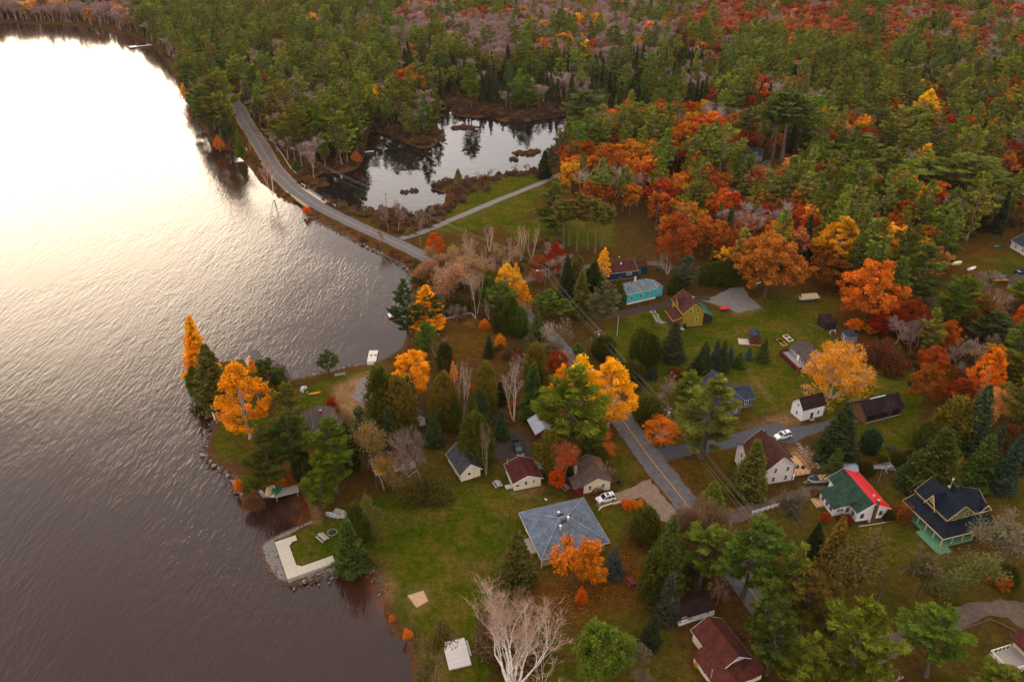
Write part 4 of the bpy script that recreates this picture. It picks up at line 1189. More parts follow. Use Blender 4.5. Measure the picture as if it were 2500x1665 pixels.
# ------------------------------------------------------------------ the houses
q = [G('C5', a, b, 2.75) for a, b in ((575, 1232), (1140, 1090), (915, 718), (380, 850))]
ang = math.atan2(q[1].y - q[0].y, q[1].x - q[0].x)
sw, sd = ((q[1] - q[0]).length + (q[2] - q[3]).length) / 2, ((q[3] - q[0]).length + (q[2] - q[1]).length) / 2
h = House('hip_roofed_bungalow', 'wide bungalow under a slate blue hip roof beside the parked white car', q[0], ang, 'house')
o = 0.7
h.part('wall', MB().box(o, o, -0.3, sw - o, sd - o, 2.7), PAINT['beige'])
cx, cy_ = sw / 2, sd / 2
r1, r2 = Vector((cx - 0.9, cy_ + 0.2, 5.4)), Vector((cx + 0.9, cy_ + 0.2, 5.4))
c0, c1, c2, c3 = (Vector(p) for p in ((0, 0, 2.75), (sw, 0, 2.75), (sw, sd, 2.75), (0, sd, 2.75)))
roof = MB()
for f in ([c0, c1, r2, r1], [c1, c2, r2], [c2, c3, r1, r2], [c3, c0, r1]):
 roof.slab([tuple(p) for p in f], 0.12)
h.part('roof', roof, ROOF['slate'])
caps = MB()
for a, b in ((c0, r1), (c1, r2), (c2, r2), (c3, r1), (r1, r2)):
 up = Vector((0, 0, 0.035)); caps.bar(a + up, b + up, 0.3, 0.05)
h.part('ridge_cap', caps, shingle('shingles_cap', (0.19, 0.22, 0.26)))
fas = MB()
for a, b in ((c0, c1), (c1, c2), (c2, c3), (c3, c0)):
 dn = Vector((0, 0, -0.1)); fas.bar(a + dn, b + dn, 0.06, 0.2)
h.part('fascia', fas, PAINT['cream'])
for x, y in ((cx - 0.75, cy_ + 1.25), (cx - 0.2, cy_ + 1.35), (cx + 0.35, cy_ + 1.45), (cx - 0.65, cy_ - 0.85), (cx - 0.05, cy_ - 0.75), (cx + 1.5, cy_ + 0.3)):
 zz = 5.4 - 0.37 * max(abs(y - cy_) - 0.2, abs(x - cx) - 0.9)
 h.part('roof_vent', MB().box(x - 0.2, y - 0.2, zz - 0.1, x + 0.2, y + 0.2, zz + 0.22), PAINT['black'])
h.pipe(cx - 0.3, cy_ + 2.2, 4.4, 5.2, 0.16, PAINT['white'], 'chimney_pipe')
h.pipe(cx + 0.8, cy_ - 0.5, 4.9, 5.9, 0.18, PAINT['white'], 'chimney_pipe')
h.pipe(cx - 1.6, cy_ - 2.2, 4.4, 5.7, 0.17, PAINT['white'], 'chimney_pipe')
h.pipe(cx + 3.6, cy_ - 1.0, 4.1, 4.9, 0.09, PAINT['black'])
fb = h.basis('front', o, o, sw - o, sd - o); lb = h.basis('left', o, o, sw - o, sd - o); rb = h.basis('right', o, o, sw - o, sd - o)
h.win(fb, 2.2, 0.9, 1.6, 1.2, split='v'); h.win(fb, 10.5, 0.9, 1.4, 1.2, split='v'); h.win(fb, 6.2, 0.9, 1.4, 1.2, split='v')
h.win(lb, 3, 0.9, 1.8, 1.2, split='v'); h.win(lb, 7.2, 0.9, 1.6, 1.2, split='v'); h.door(lb, 10.2, light=True); h.win(rb, 3, 0.9, 1.4, 1.2, split='v'); h.win(rb, 8, 0.9, 1.4, 1.2, split='v'); h.door(rb, 11.2)
dk = h.part('deck', MB().box(-1.6, 4.3, -0.2, 0.65, 8.6, 0.45), WOOD_GREY)
h.part('corner_post', MB().box(0.15, 0.15, -0.2, 0.3, 0.3, 2.65), PAINT['cream'])
for i in range(3):
 h.part('step', MB().box(-2.0 - 0.3 * i, 2.7, -0.2, -1.6 - 0.3 * i, 4.2, 0.35 - 0.15 * i), WOOD_NEW)
SLATE = h
h = cottage('cream_cottage', 'small cream cottage under a patched maroon roof beside the picnic table', 'C5', (352, 667), (573, 622), 6.6, 2.5, 3.9, PAINT['cream'], ROOF['maroon'])
h.win(h.F, 0.9, 1.0, 1.0, 0.8, split=''); h.win(h.F, 2.9, 1.05, 0.9, 1.25); h.win(h.F, 4.75, 1.3, 0.75, 0.95)
h.win(h.Lf, 1.6, 0.9, 1.2, 1.0, split='v'); h.door(h.Lf, 3.6); h.win(h.Lf, 5.4, 1.0, 0.9, 1.0)
h.part('step', MB().box(-1.6, 0.9, -0.2, -0.05, 2.1, 0.35), WOOD_PALE)
h.part('lean_to_roof', MB().slab([(h.w, 3.4, 2.2), (h.w + 1.7, 3.4, 1.8), (h.w + 1.7, 6.2, 1.8), (h.w, 6.2, 2.2)], 0.1), METAL['grey'])
h.part('lean_to_wall', MB().box(h.w + 0.02, 3.6, -0.2, h.w + 1.5, 6.0, 1.78), PAINT['dark'])
h.pipe(0.3, 6.3, 2.6, 4.3, 0.05, PAINT['silver'])
L_ = Lr('D8', (980, 1103), (850, 915), 4.5)
h = cottage('cream_cottage', 'tall gabled cream cottage with a charcoal roof beside the bare grey tree', 'D8', (885, 1278), (1070, 1220), L_, 2.4, 4.5, PAINT['cream'], ROOF['darkgrey'])
h.win(h.F, 2.1, 1.2, 0.9, 0.95, split='')
h.part('downpipe', MB().box(3.3, -0.08, 0.3, 3.38, -0.02, 3.5).box(4.2, -0.08, -0.1, 4.28, -0.02, 2.8), PAINT['silver'])
h.win(h.Lf, 1.5, 1.0, 0.9, 1.0); h.door(h.Lf, 3.3); h.win(h.Lf, 5.5, 1.0, 1.1, 1.0, split='v')
L_ = Lr('C5', (1040, 560), (940, 380), 4.3)
h = cottage('cream_cottage', 'cream cottage with a worn grey-brown roof and maroon porch beside the parked white car', 'C5', (922, 690), (1140, 655), L_, 2.7, 4.3, PAINT['cream'], ROOF['greybrown'], trim=None)
h.win(h.F, 1.5, 0.9, 0.95, 1.25); h.win(h.F, 4.7, 1.0, 0.95, 1.25)
h.slope([(-2.5, -0.4, 2.0), (-0.35, -0.4, 2.68), (-0.35, 3.9, 2.68), (-2.5, 3.9, 2.0)], ROOF['greybrown'], name='porch_roof')
h.part('porch_wall', MB().box(-2.2, -0.2, -0.3, -0.05, -0.12, 1.9).box(-2.25, -0.2, -0.3, -2.15, 3.8, 1.95), PAINT['maroon'])
h.part('roof_patch', MB().slab([(4.4, 4.5, 3.98), (6.4, 4.5, 2.93), (6.4, 7, 2.93), (4.4, 7, 3.98)], 0.02), mat('moss_patch', (0.16, 0.06, 0.02), 0.9, 0.4, 2))
h.chimney(-0.6, 4.6, 1.5, 4.2, 0.55, CONC)
a0 = eave_house('long_cream_cottage', 'long low cream cottage with a brown roof half hidden by bare trees', 'D8', (65, 1222), (455, 1138), 5.0, 2.3, 3.5, PAINT['cream'], ROOF['brown'], cat='cottage')
a0.win(a0.F, a0.w * 0.6, 0.95, 1.3, 0.95, split=''); a0.win(a0.F, a0.w * 0.81, 1.0, 0.7, 0.9); a0.door(a0.F, a0.w * 0.41, light=True)
a0.win(a0.F, a0.w * 0.15, 0.95, 1.2, 0.95, split='')
a0.part('porch_steps', MB().box(a0.w * 0.34, -1.2, -0.2, a0.w * 0.48, -0.02, 0.3), PAINT['maroon'])
h = cottage('white_garden_shed', 'tiny white shed under the tall yellow-green pine', 'C6', (1358, 1302), (1440, 1275), 2.6, 1.9, 2.5, PAINT['white'], ROOF['grey'], cat='shed', ov=0.2, trim=None)
h.win(h.F, h.w * 0.55, 0.9, 0.5, 0.6, split='')
h.door(h.F, h.w * 0.2, 0.6, 1.6)
a0 = eave_house('metal_roofed_shed', 'maroon shed under a grey metal roof near the dark pickup', 'C5', (475, 140), (535, 250), 4.4, 2.1, 3.3, PAINT['maroon'], METAL['grey'], cat='shed', trim=None)
for i in range(6):
 x = 0.2 + i * (a0.w - 0.4) / 5
 a0.part('roof_seam', MB().bar((x, -0.4, 2.0 + 0.06), (x, 2.2, 3.3 + 0.19), 0.06, 0.07), METAL['grey'])
a0.door(a0.F, a0.w * 0.35, 1.2, 1.8, 'maroon', frame='maroon')
h = cottage('white_farmhouse', 'white two-storey house with a brown cross-gabled roof and rear deck', 'C3', (1228, 1292), (1450, 1255), 10.0, 4.8, 7.8, PAINT['pinkish'], ROOF['brown'], cat='house', trim='pinkish')
W_ = h.w
for x, z in ((2.25, 3.2), (5.35, 3.2), (2.1, 0.6), (5.3, 0.6)):
 h.win(h.F, x, z, 0.95, 1.5)
h.foundation(0, 0, W_, 10, 0.25)
h.walls(-2.6, 4.6, 3.4, 9.6, 4.8, 7.0, PAINT['pinkish'], axis='x', skip=('right',))
h.roof(-2.6, 4.6, 3.4, 9.6, 4.8, 7.0, ROOF['brown'], axis='x', ov=0.35, rake=0.3)
h.win(h.basis('left', -2.6, 4.6, 0, 9.6), 2.5, 3.0, 0.95, 1.5)
h.part('bay', MB().box(-1.0, 0.8, -0.3, -0.02, 2.8, 1.6), PAINT['white'])
h.part('wall', MB().box(W_ + 0.02, 5.0, -0.3, W_ + 2.4, 9.2, 2.6), PAINT['pinkish'])
h.slope([(W_ + 0.02, 4.7, 3.4), (W_ + 2.9, 4.7, 2.6), (W_ + 2.9, 9.5, 2.6), (W_ + 0.02, 9.5, 3.4)], ROOF['brown'], name='lean_to_roof')
dk = h.part('deck_floor', MB().box(W_ + 0.3, 0.9, 0.2, W_ + 5.6, 4.7, 0.5).box(W_ + 2.6, 4.7, 0.2, W_ + 5.6, 7.6, 0.5), WOOD_NEW)
rl = MB()
for a, b in (((W_ + 0.4, 1.0), (W_ + 5.5, 1.0)), ((W_ + 5.5, 1.0), (W_ + 5.5, 7.5)), ((W_ + 5.5, 7.5), (W_ + 2.7, 7.5))):
 n = max(2, int(math.hypot(b[0] - a[0], b[1] - a[1]) / 1.2))
 rl.bar((*a, 1.4), (*b, 1.4), 0.1, 0.07); rl.bar((*a, 0.75), (*b, 0.75), 0.05, 0.06)
 for i in range(n + 1):
  x, y = a[0] + (b[0] - a[0]) * i / n, a[1] + (b[1] - a[1]) * i / n
  rl.box(x - 0.05, y - 0.05, 0.5, x + 0.05, y + 0.05, 1.4)
h.part('deck_railing', rl, WOOD_NEW)
h.part('downspout', MB().box(W_ + 0.02, -0.12, 0, W_ + 0.12, -0.02, 4.6), PAINT['brown'])
h.pipe(W_ / 2 + 0.2, 8.7, 7.4, 8.6, 0.12, PAINT['dark'])
h.part('oil_tank', MB().tube([(W_ + 0.55, 0.35, 0.1), (W_ + 0.55, 0.35, 1.3)], 0.33, 10), PAINT['white'])
WHITE2 = h
h = cottage('white_barn_shed', 'tall white outbuilding with a steep dark brown roof beside the driveway', 'C3', (1445, 695), (1530, 768), 7.0, 3.7, 5.9, PAINT['white'], ROOF['darkbrown'], cat='outbuilding', ov=0.25, trim=None)
h.win(h.F, 2.2, 3.3, 0.7, 1.2, frame='white'); h.win(h.F, 2.2, 0.9, 0.8, 1.25)
h.door(h.R, 3.2, 0.95, 2.0, 'dark'); h.win(h.R, 5.2, 0.95, 0.85, 1.3)
h.part('door_step', MB().box(h.w + 0.02, 2.6, -0.2, h.w + 0.9, 3.8, 0.12), CONC)
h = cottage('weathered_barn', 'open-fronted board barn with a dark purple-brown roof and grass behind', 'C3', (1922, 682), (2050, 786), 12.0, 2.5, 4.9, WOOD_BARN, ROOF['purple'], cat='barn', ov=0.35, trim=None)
h.part('open_front_shade_panel', MB().box(h.w - 0.02, 0.5, 0, h.w + 0.02, 11.4, 2.3), PAINT['black'])  # black sheet over the wall paints the shade inside the open front
bmesh_boards = MB().box(-0.13, -0.05, -0.2, 0.13, -0.005, 1)
bme = bmesh_boards.mesh('board', WOOD_BARN)
nb_ = 18
for i in range(nb_):
 x = (i + 0.5) * h.w / nb_
 o = link('board', bme, h.root); o.location = (x, 0, 0)
 top = 2.5 + 2.3 * (1 - abs(x - h.w / 2) / (h.w / 2)) - 0.15
 o.scale = (h.w / nb_ / 0.29, 1, top)
for y in (0.3, 4, 8, 11.7):
 h.part('post', MB().box(h.w - 0.1, y - 0.1, -0.2, h.w + 0.12, y + 0.1, 2.45), WOOD_BARN)
h.part('sill', MB().box(h.w - 0.02, 0.2, -0.2, h.w + 0.25, 11.8, 0.18), WOOD_GREY)
h.part('ridge_flashing', MB().bar((h.w / 2, 3, 5.08), (h.w / 2, 8, 5.08), 0.25, 0.05), METAL['white'])
_, _, W_ = f_ = frame_of('C4', (735, 680), (1022, 636)); L_ = 11.2; rx_ = W_ * 0.43
h = House('white_house', 'white house with half its roof bright red and half green', *f_[:2])
h.walls(0, 0, W_, L_, 2.9, 4.9, PAINT['white'], rx=rx_)
h.roof(0, 0, W_, L_, 2.9, 4.9, ROOF['green'], rm2=METAL['red'], ov=0.45, trim=PAINT['white'], rx=rx_)
h.walls(-4.0, 2.6, 0, 8.2, 2.35, 2.35, PAINT['white'], skip=('right',))
h.slope([(-4.4, 2.2, 2.42), (1.2, 2.2, 3.80), (1.2, 8.5, 3.80), (-4.4, 8.5, 2.42)], ROOF['green'], name='wing_roof')
fb = h.basis('front', 0, 0, W_, L_); wb = h.basis('front', -4.0, 2.6, 0, 8.2); wl = h.basis('left', -4.0, 2.6, 0, 8.2); lb = h.basis('left', 0, 0, W_, L_)
h.win(fb, 1.3, 0.8, 0.9, 1.35, frame='grey'); h.win(fb, W_ - 1.5, 0.9, 0.9, 1.35, frame='grey'); h.win(wb, 1.2, 1.1, 0.55, 0.7, split='', frame='grey'); h.win(wb, 2.0, 1.1, 0.55, 0.7, split='', frame='grey'); h.win(wb, 3.4, 0.6, 0.8, 1.3, frame='grey')
h.win(wl, 1.0, 0.8, 0.9, 1.0, split='v', frame='grey'); h.win(wl, 2.6, 0.8, 0.9, 1.0, split='v', frame='grey'); h.win(wl, 4.3, 0.8, 0.9, 1.0, split='v', frame='grey'); h.win(lb, 1.3, 0.8, 0.8, 1.2, frame='grey')
h.chimney(W_ / 2 + 0.35, -0.36, -0.2, 5.9, 0.55, BRICK)
ld = MB()
for x in (W_ / 2 - 0.95, W_ / 2 - 0.5):
 ld.bar((x, -0.75, -0.1), (x, -0.2, 3.9), 0.05, 0.08)
for i in range(12):
 t = i / 12; ld.bar((W_ / 2 - 0.95, -0.75 + 0.55 * t, 0.1 + 4 * t * 0.95), (W_ / 2 - 0.5, -0.75 + 0.55 * t, 0.1 + 4 * t * 0.95), 0.05, 0.04)
h.part('roof_ladder', ld, PAINT['white'])
h.pipe(1.0, 1.2, 3.4, 3.95, 0.12, PAINT['black']); h.pipe(2.6, 10.2, 4.5, 5.1, 0.12, PAINT['black']); h.pipe(W_ - 1.2, 10.4, 3.7, 4.4, 0.08, PAINT['dark'])
h.part('satellite_dish', MB().tube([(W_ / 2 + 0.6, 1.7, 4.6), (W_ / 2 + 0.6, 1.7, 5.5)], 0.04, 5).tube([(W_ / 2 + 0.5, 1.55, 5.55), (W_ / 2 + 0.62, 1.75, 5.5)], [0.36, 0.08], 10), PAINT['silver'])
h.part('garden_edging', MB().box(0, -1.6, -0.1, W_ + 0.5, -1.45, 0.15), WOOD_PALE)
h.part('wooden_steps', MB().box(-5.6, 5.6, -0.1, -4.05, 8.4, 0.35).box(-6.0, 5.6, -0.1, -5.65, 8.4, 0.18), WOOD_NEW)
a_ = G('C4', 1580, 848, 2.8); b_ = G('C4', 2100, 718, 2.8); c_ = G('C4', 1205, 472, 2.8)
ang = math.atan2(b_.y - a_.y, b_.x - a_.x)
PW, PL = (b_ - a_).length, abs(-(c_.x - a_.x) * math.sin(ang) + (c_.y - a_.y) * math.cos(ang))
h = House('olive_house', 'olive green house with a navy roof and a mint porch wrapped round it', a_, ang)
pd = 3.0                                                        # porch depth
X0, Y0, X1, Y1 = pd, pd, PW - 0.9, PL - 0.3
h.walls(X0, Y0, X0 + 6.6, Y1, 5.2, 7.9, PAINT['olive'])
h.roof(X0, Y0, X0 + 6.6, Y1, 5.2, 7.9, ROOF['navy'], ov=0.4, trim=PAINT['butter'])
h.walls(X0 + 6.6, Y0, X1, Y0 + 7.0, 5.2, 7.5, PAINT['olive'], axis='x', skip=('left',))
ry_ = Y0 + 3.5; ze = 5.2 - 0.4 * 2.3 / 3.5 + 0.14
h.part('roof', MB().slab([(X0 + 7.05, Y0 - 0.4, ze), (X1 + 0.4, Y0 - 0.4, ze), (X1 + 0.4, ry_, 7.64), (X0 + 3.4, ry_, 7.64)], 0.14).slab([(X0 + 3.4, ry_, 7.64), (X1 + 0.4, ry_, 7.64), (X1 + 0.4, Y0 + 7.4, ze), (X0 + 7.05, Y0 + 7.4, ze)], 0.14), ROOF['navy'])
h.part('trim', MB().bar((X0 + 7.05, Y0 - 0.42, ze - 0.07), (X1 + 0.4, Y0 - 0.42, ze - 0.07), 0.05, 0.16).bar((X1 + 0.42, Y0 - 0.4, ze - 0.07), (X1 + 0.42, ry_, 7.57), 0.05, 0.16).bar((X1 + 0.42, ry_, 7.57), (X1 + 0.42, Y0 + 7.4, ze - 0.07), 0.05, 0.16), PAINT['butter'])
def gablet(cx_, w, z0, z1, face, depth, wm, trim):
 """A small cross gable over a wall face."""
 if face == 'front':
  f = [(cx_ - w / 2, Y0 - 0.03, z0), (cx_ + w / 2, Y0 - 0.03, z0), (cx_, Y0 - 0.03, z1)]
  s1 = [(cx_ - w / 2 - 0.3, Y0 - 0.4, z0 - 0.1), (cx_, Y0 - 0.4, z1 + 0.15), (cx_, Y0 + depth, z1 + 0.15), (cx_ - w / 2 - 0.3, Y0 + depth, z0 - 0.1)]
  s2 = [(cx_, Y0 - 0.4, z1 + 0.15), (cx_ + w / 2 + 0.3, Y0 - 0.4, z0 - 0.1), (cx_ + w / 2 + 0.3, Y0 + depth, z0 - 0.1), (cx_, Y0 + depth, z1 + 0.15)]
  rk = [(s1[0], s1[1]), (s2[0], s2[1])]; d = Vector((0, -0.04, -0.08))
 else:
  f = [(X0 - 0.03, cx_ - w / 2, z0), (X0 - 0.03, cx_, z1), (X0 - 0.03, cx_ + w / 2, z0)]
  s1 = [(X0 - 0.4, cx_ - w / 2 - 0.3, z0 - 0.1), (X0 + depth, cx_ - w / 2 - 0.3, z0 - 0.1), (X0 + depth, cx_, z1 + 0.15), (X0 - 0.4, cx_, z1 + 0.15)]
  s2 = [(X0 - 0.4, cx_, z1 + 0.15), (X0 + depth, cx_, z1 + 0.15), (X0 + depth, cx_ + w / 2 + 0.3, z0 - 0.1), (X0 - 0.4, cx_ + w / 2 + 0.3, z0 - 0.1)]
  rk = [(s1[0], s1[3]), (s2[0], s2[3])]; d = Vector((-0.04, 0, -0.08))
 h.part('gable_wall', MB().poly(f), wm)
 h.part('gable_roof', MB().slab(s1, 0.12).slab(s2, 0.12), ROOF['navy'])
 t = MB()
 for p, r in rk: t.bar(Vector(p) + d, Vector(r) + d, 0.06, 0.2)
 h.part('bargeboard', t, PAINT[trim])
gablet(X0 + 9.6, 2.6, 5.0, 6.6, 'front', 2.4, PAINT['olive'], 'butter')
gablet(Y0 + 4.6, 2.6, 4.4, 7.6, 'left', 3.0, PAINT['butter'], 'butter')
fb = h.basis('front', X0, Y0, X1, Y1); lb = h.basis('left', X0, Y0, X1, Y1)
h.win(fb, 1.9, 4.15, 0.9, 1.4, frame='butter'); h.win(fb, 4.9, 4.4, 0.9, 1.5, frame='butter'); h.win(fb, 9.6, 4.3, 0.95, 1.3, frame='butter'); h.win(lb, 4.6, 4.5, 0.75, 1.1, frame='butter', arch=True)
h.win(fb, 9.4, 0.8, 1.1, 1.4, frame='butter'); h.win(fb, 11.0, 0.8, 1.1, 1.4, frame='butter'); h.door(fb, 3.2, m='butter', frame='butter')
h.win(lb, 3, 0.8, 1.0, 1.4, frame='butter'); h.door(lb, 6.5, m='maroon', frame='butter')
zi, zo = 4.05, 2.8
h.part('porch_roof', MB().slab([(0, 0, zo), (X0, Y0, zi), (X0, PL, zi), (0, PL, zo)], 0.14).slab([(0, 0, zo), (PW, 0, zo), (PW, Y0, zi), (X0, Y0, zi)], 0.14), ROOF['navy'])
h.part('porch_fascia', MB().bar((0.02, -0.03, zo - 0.08), (PW, -0.03, zo - 0.08), 0.06, 0.24).bar((-0.03, 0, zo - 0.08), (-0.03, PL, zo - 0.08), 0.06, 0.24).bar((0.05, PL + 0.02, zo - 0.08), (X0, PL + 0.02, zi - 0.08), 0.06, 0.24), PAINT['butter'])
h.part('porch_floor', MB().box(0.1, 0.1, -0.3, X0 - 0.03, PL, 0.45).box(X0 - 0.03, 0.1, -0.3, 8.5, Y0 - 0.03, 0.45), PAINT['mint'])
pm = MB().box(-0.09, -0.09, 0, 0.09, 0.09, 1).mesh('post', PAINT['butter'])
for x, y in [(0.35, 0.35 + i * (PL - 0.8) / 5) for i in range(6)] + [(0.35 + i * 2.7, 0.35) for i in range(1, 4)]:
 p = link('post', pm, h.root); p.location = (x, y, 0.45); p.scale.z = zo - 0.55
for i in range(4):
 h.part('porch_step', MB().box(-1.3 + 0.33 * i - 0.1, -1.3 + 0.33 * i - 0.1, -0.2, 0.08 if i < 3 else 0.05, 5.5, 0.1 + 0.1 * i).box(0.08, -1.3 + 0.33 * i - 0.1, -0.2, 1.8, 0.09, 0.1 + 0.1 * i), PAINT['mint'])
h.walls(8.55, 0.9, X1, Y0, 2.6, 2.6, PAINT['olive'], skip=('back',))
wb = h.basis('front', 8.55, 0.9, X1, Y0)
h.win(wb, 2.6, 0.8, 1.1, 1.3, frame='butter'); h.win(wb, 4.0, 0.8, 1.1, 1.3, frame='butter')
h.part('roof_antenna', MB().tube([(X0 + 4.2, Y0 + 5.2, 7.8), (X0 + 4.2, Y0 + 5.2, 10.8)], 0.04, 5).bar((X0 + 4.2, Y0 + 5.2, 10.2), (X0 + 5.6, Y0 + 4.4, 8.2), 0.03, 0.03).tube([(X0 + 4.0, Y0 + 5.0, 10.8), (X0 + 4.2, Y0 + 5.2, 10.75)], [0.3, 0.05], 8).tube([(X0 + 3.6, Y0 + 5.0, 8.9), (X0 + 3.8, Y0 + 5.2, 8.85)], [0.3, 0.05], 8), PAINT['silver'])
OLIVE = h
h = cottage('mustard_house', 'mustard yellow two-storey house with orange trim and a green lean-to', 'C1', (890, 835), (1057, 820), 9.6, 5.0, 7.9, PAINT['mustard'], ROOF['brown'], cat='house', trim='orange_trim')
W_ = h.w
for x, z in ((2.4, 4.55), (4.6, 4.65), (4.5, 1.5)):
 h.win(h.F, x, z, 0.85, 1.6, frame='cream')
h.foundation(0, 0, W_, 9.6, 0.35)
h.slope([(-3.3, -0.2, 2.5), (-0.02, -0.2, 3.7), (-0.02, 7.0, 3.7), (-3.3, 7.0, 2.5)], ROOF['brown'], name='porch_roof')
h.part('porch_fascia', MB().bar((-3.32, -0.2, 2.42), (-3.32, 7, 2.42), 0.05, 0.2).bar((-3.3, -0.23, 2.42), (-0.02, -0.23, 3.62), 0.05, 0.2), PAINT['orange_trim'])
for y in (0, 2.3, 4.6, 6.8):
 h.part('post', MB().box(-3.1, y - 0.08, -0.2, -2.94, y + 0.08, 2.45), PAINT['brown'])
h.part('porch_floor', MB().box(-3.1, -0.1, -0.2, -0.05, 6.9, 0.3), PAINT['brown'])
h.walls(-0.04, 4.0, 3.0, 7.0, 5.0, 7.2, PAINT['mustard'], axis='x', skip=('right',))
h.roof(-0.04, 4.0, 3.2, 7.0, 5.0, 7.2, ROOF['brown'], axis='x', ov=0.3, rake=0.3, trim=PAINT['orange_trim'])
h.win(h.basis('left', -0.04, 4.0, 3, 7), 1.5, 4.4, 0.9, 1.4, frame='cream'); h.win(h.Lf, 1.5, 0.9, 0.9, 1.4, frame='cream')
h.walls(W_ + 0.02, 1.2, W_ + 3.6, 8.6, 2.2, 2.2, PAINT['dark'], skip=('left',))
h.slope([(W_ + 0.02, 0.9, 4.3), (W_ + 4.0, 0.9, 2.2), (W_ + 4.0, 8.9, 2.2), (W_ + 0.02, 8.9, 4.3)], METAL['green'], name='lean_to_roof')
h.part('lean_to_gable', MB().poly([(W_ + 0.02, 1.2, 2.2), (W_ + 3.6, 1.2, 2.2), (W_ + 0.02, 1.2, 4.15)]), PAINT['dark'])
h.chimney(W_ / 2 + 0.3, 2.6, 7.3, 8.9, 0.5, BRICK)
h.part('water_tank', MB().tube([(0.6, -0.8, 0), (0.6, -0.8, 1.3)], 0.5, 10), PAINT['black'])
h.part('step', MB().box(-1.9, -1.9, -0.1, 0.2, -0.3, 0.12), PALE_STONE)
h = eave_house('turquoise_house', 'bright turquoise single-storey house with a grey-blue roof', 'C1', (435, 655), (672, 600), 7.0, 3.9, 5.1, PAINT['turquoise'], ROOF['teal_grey'], trim='white')
W_ = h.w
h.foundation(0, 0, W_, 7, 0.55, PAINT['white'])
h.win(h.F, 1.9, 1.4, 0.95, 1.4, frame='cream'); h.win(h.F, 5.4, 1.5, 0.95, 1.4, frame='cream'); h.win(h.F, W_ - 2.3, 1.7, 1.0, 1.1, frame='white', split='v', shutter='teal')
h.walls(W_ + 0.02, 0.8, W_ + 3.2, 6.2, 3.2, 3.2, PAINT['turquoise'], skip=('left',))
h.slope([(W_ + 0.02, 0.5, 3.9), (W_ + 3.5, 0.5, 3.3), (W_ + 3.5, 6.5, 3.3), (W_ + 0.02, 6.5, 3.9)], ROOF['teal_grey'], name='annex_roof')
h.win(h.basis('front', W_, 0.8, W_ + 3.2, 6.2), 1.3, 1.6, 1.1, 0.8, split='v')
h.part('side_porch', MB().box(-0.9, 0.6, -0.2, -0.03, 3.0, 2.6), PAINT['turquoise'])
h.part('roof_seam', MB().bar((W_ * 0.62, -0.4, 4.02), (W_ * 0.45, 3.5, 5.28), 0.12, 0.04), PAINT['black'])
h.pipe(1.4, 1.6, 4.4, 5.1, 0.12, PAINT['black']); h.pipe(2.2, 2.4, 4.7, 5.2, 0.08, PAINT['black']); h.pipe(4.4, 4.6, 4.8, 5.6, 0.12, PAINT['black']); h.pipe(W_ - 2, 4.6, 4.6, 5.3, 0.1, PAINT['black'])
h.chimney(W_ * 0.62, 6.4, 3.0, 6.0, 0.5, PAINT['cream'])
h = eave_house('navy_house', 'dark navy house with a brown roof behind the turquoise house', 'C1', (290, 458), (515, 432), 9.0, 3.0, 5.0, PAINT['navy'], ROOF['brown'], trim='cream')
W_ = h.w
h.win(h.F, W_ * 0.73, 1.5, 2.0, 0.8, split='v'); h.foundation(0, 0, W_, 9, 0.2)
h.walls(W_ + 0.02, 2.6, W_ + 5.0, 8.2, 2.7, 4.0, PAINT['navy'], axis='x', skip=('left',))
h.roof(W_ + 0.3, 2.6, W_ + 5.0, 8.2, 2.7, 4.0, ROOF['brown'], axis='x', ov=0.35, trim=None)
h.door(h.basis('front', W_, 2.6, W_ + 5, 8.2), 2.2, m='teal', frame='teal')
h.chimney(W_ * 0.52, 5.0, 4.6, 6.3, 0.5, BRICK); h.pipe(W_ * 0.52, 2.9, 4.2, 5.0, 0.16, PAINT['white'])
L_ = Lr('C3', (950, 538), (845, 352), 7.4)
print('bluegrey L', L_)
h = cottage('bluegrey_house', 'blue-grey house with maroon shutters half hidden by the big pine', 'C3', (872, 738), (1030, 708), L_, 4.9, 7.4, PAINT['bluegrey'], ROOF['bluegrey'], cat='house', trim='grey')
W_ = h.w
h.win(h.F, W_ - 1.3, 3.3, 1.0, 1.4, shutter='maroon'); h.win(h.F, W_ - 1.5, 0.8, 1.0, 1.3, shutter='maroon'); h.win(h.F, 1.6, 3.3, 1.0, 1.4, shutter='maroon')
h.walls(W_ - 0.5, 2.2, W_ + 5.0, 8.0, 2.9, 4.6, PAINT['bluegrey'], axis='x', skip=('left',))
h.roof(W_ - 1.5, 2.2, W_ + 5.0, 8.0, 2.9, 4.6, ROOF['bluegrey'], axis='x', ov=0.4, trim=PAINT['grey'])
wb = h.basis('front', W_, 2.2, W_ + 5, 8)
h.win(wb, 3.0, 0.9, 1.2, 1.4, split='v', shutter='maroon'); h.win(wb, 0.7, 0.9, 0.6, 1.3, shutter='maroon')
h.pipe(W_ - 1.6, 6.5, 6.0, 7.2, 0.14, PAINT['silver']); h.foundation(W_ - 0.4, 2.2, W_ + 5, 8, 0.2)
h = eave_house('grey_cottage', 'grey cottage with a long maroon-railed deck by the golden birch', 'C1', (1770, 1062), (1908, 1196), 6.0, 3.1, 4.3, PAINT['grey'], ROOF['warmgrey'], cat='cottage', trim=None)
W_ = h.w
h.win(h.F, W_ * 0.28, 1.6, 1.1, 1.0, split='v'); h.win(h.F, W_ * 0.72, 1.3, 1.7, 1.4, split='v', shutter='maroon'); h.door(h.F, W_ * 0.49, 0.9, 2.0, 'white', z=0.75)
h.pipe(W_ * 0.5, 4.6, 3.9, 4.8, 0.1, PAINT['black'])
dr = thing('deck_part_holder', None, None) if False else None
h.part('deck_frame', MB().box(-0.8, -2.75, -0.2, W_ + 0.3, -0.05, 0.68), PAINT['dark'])
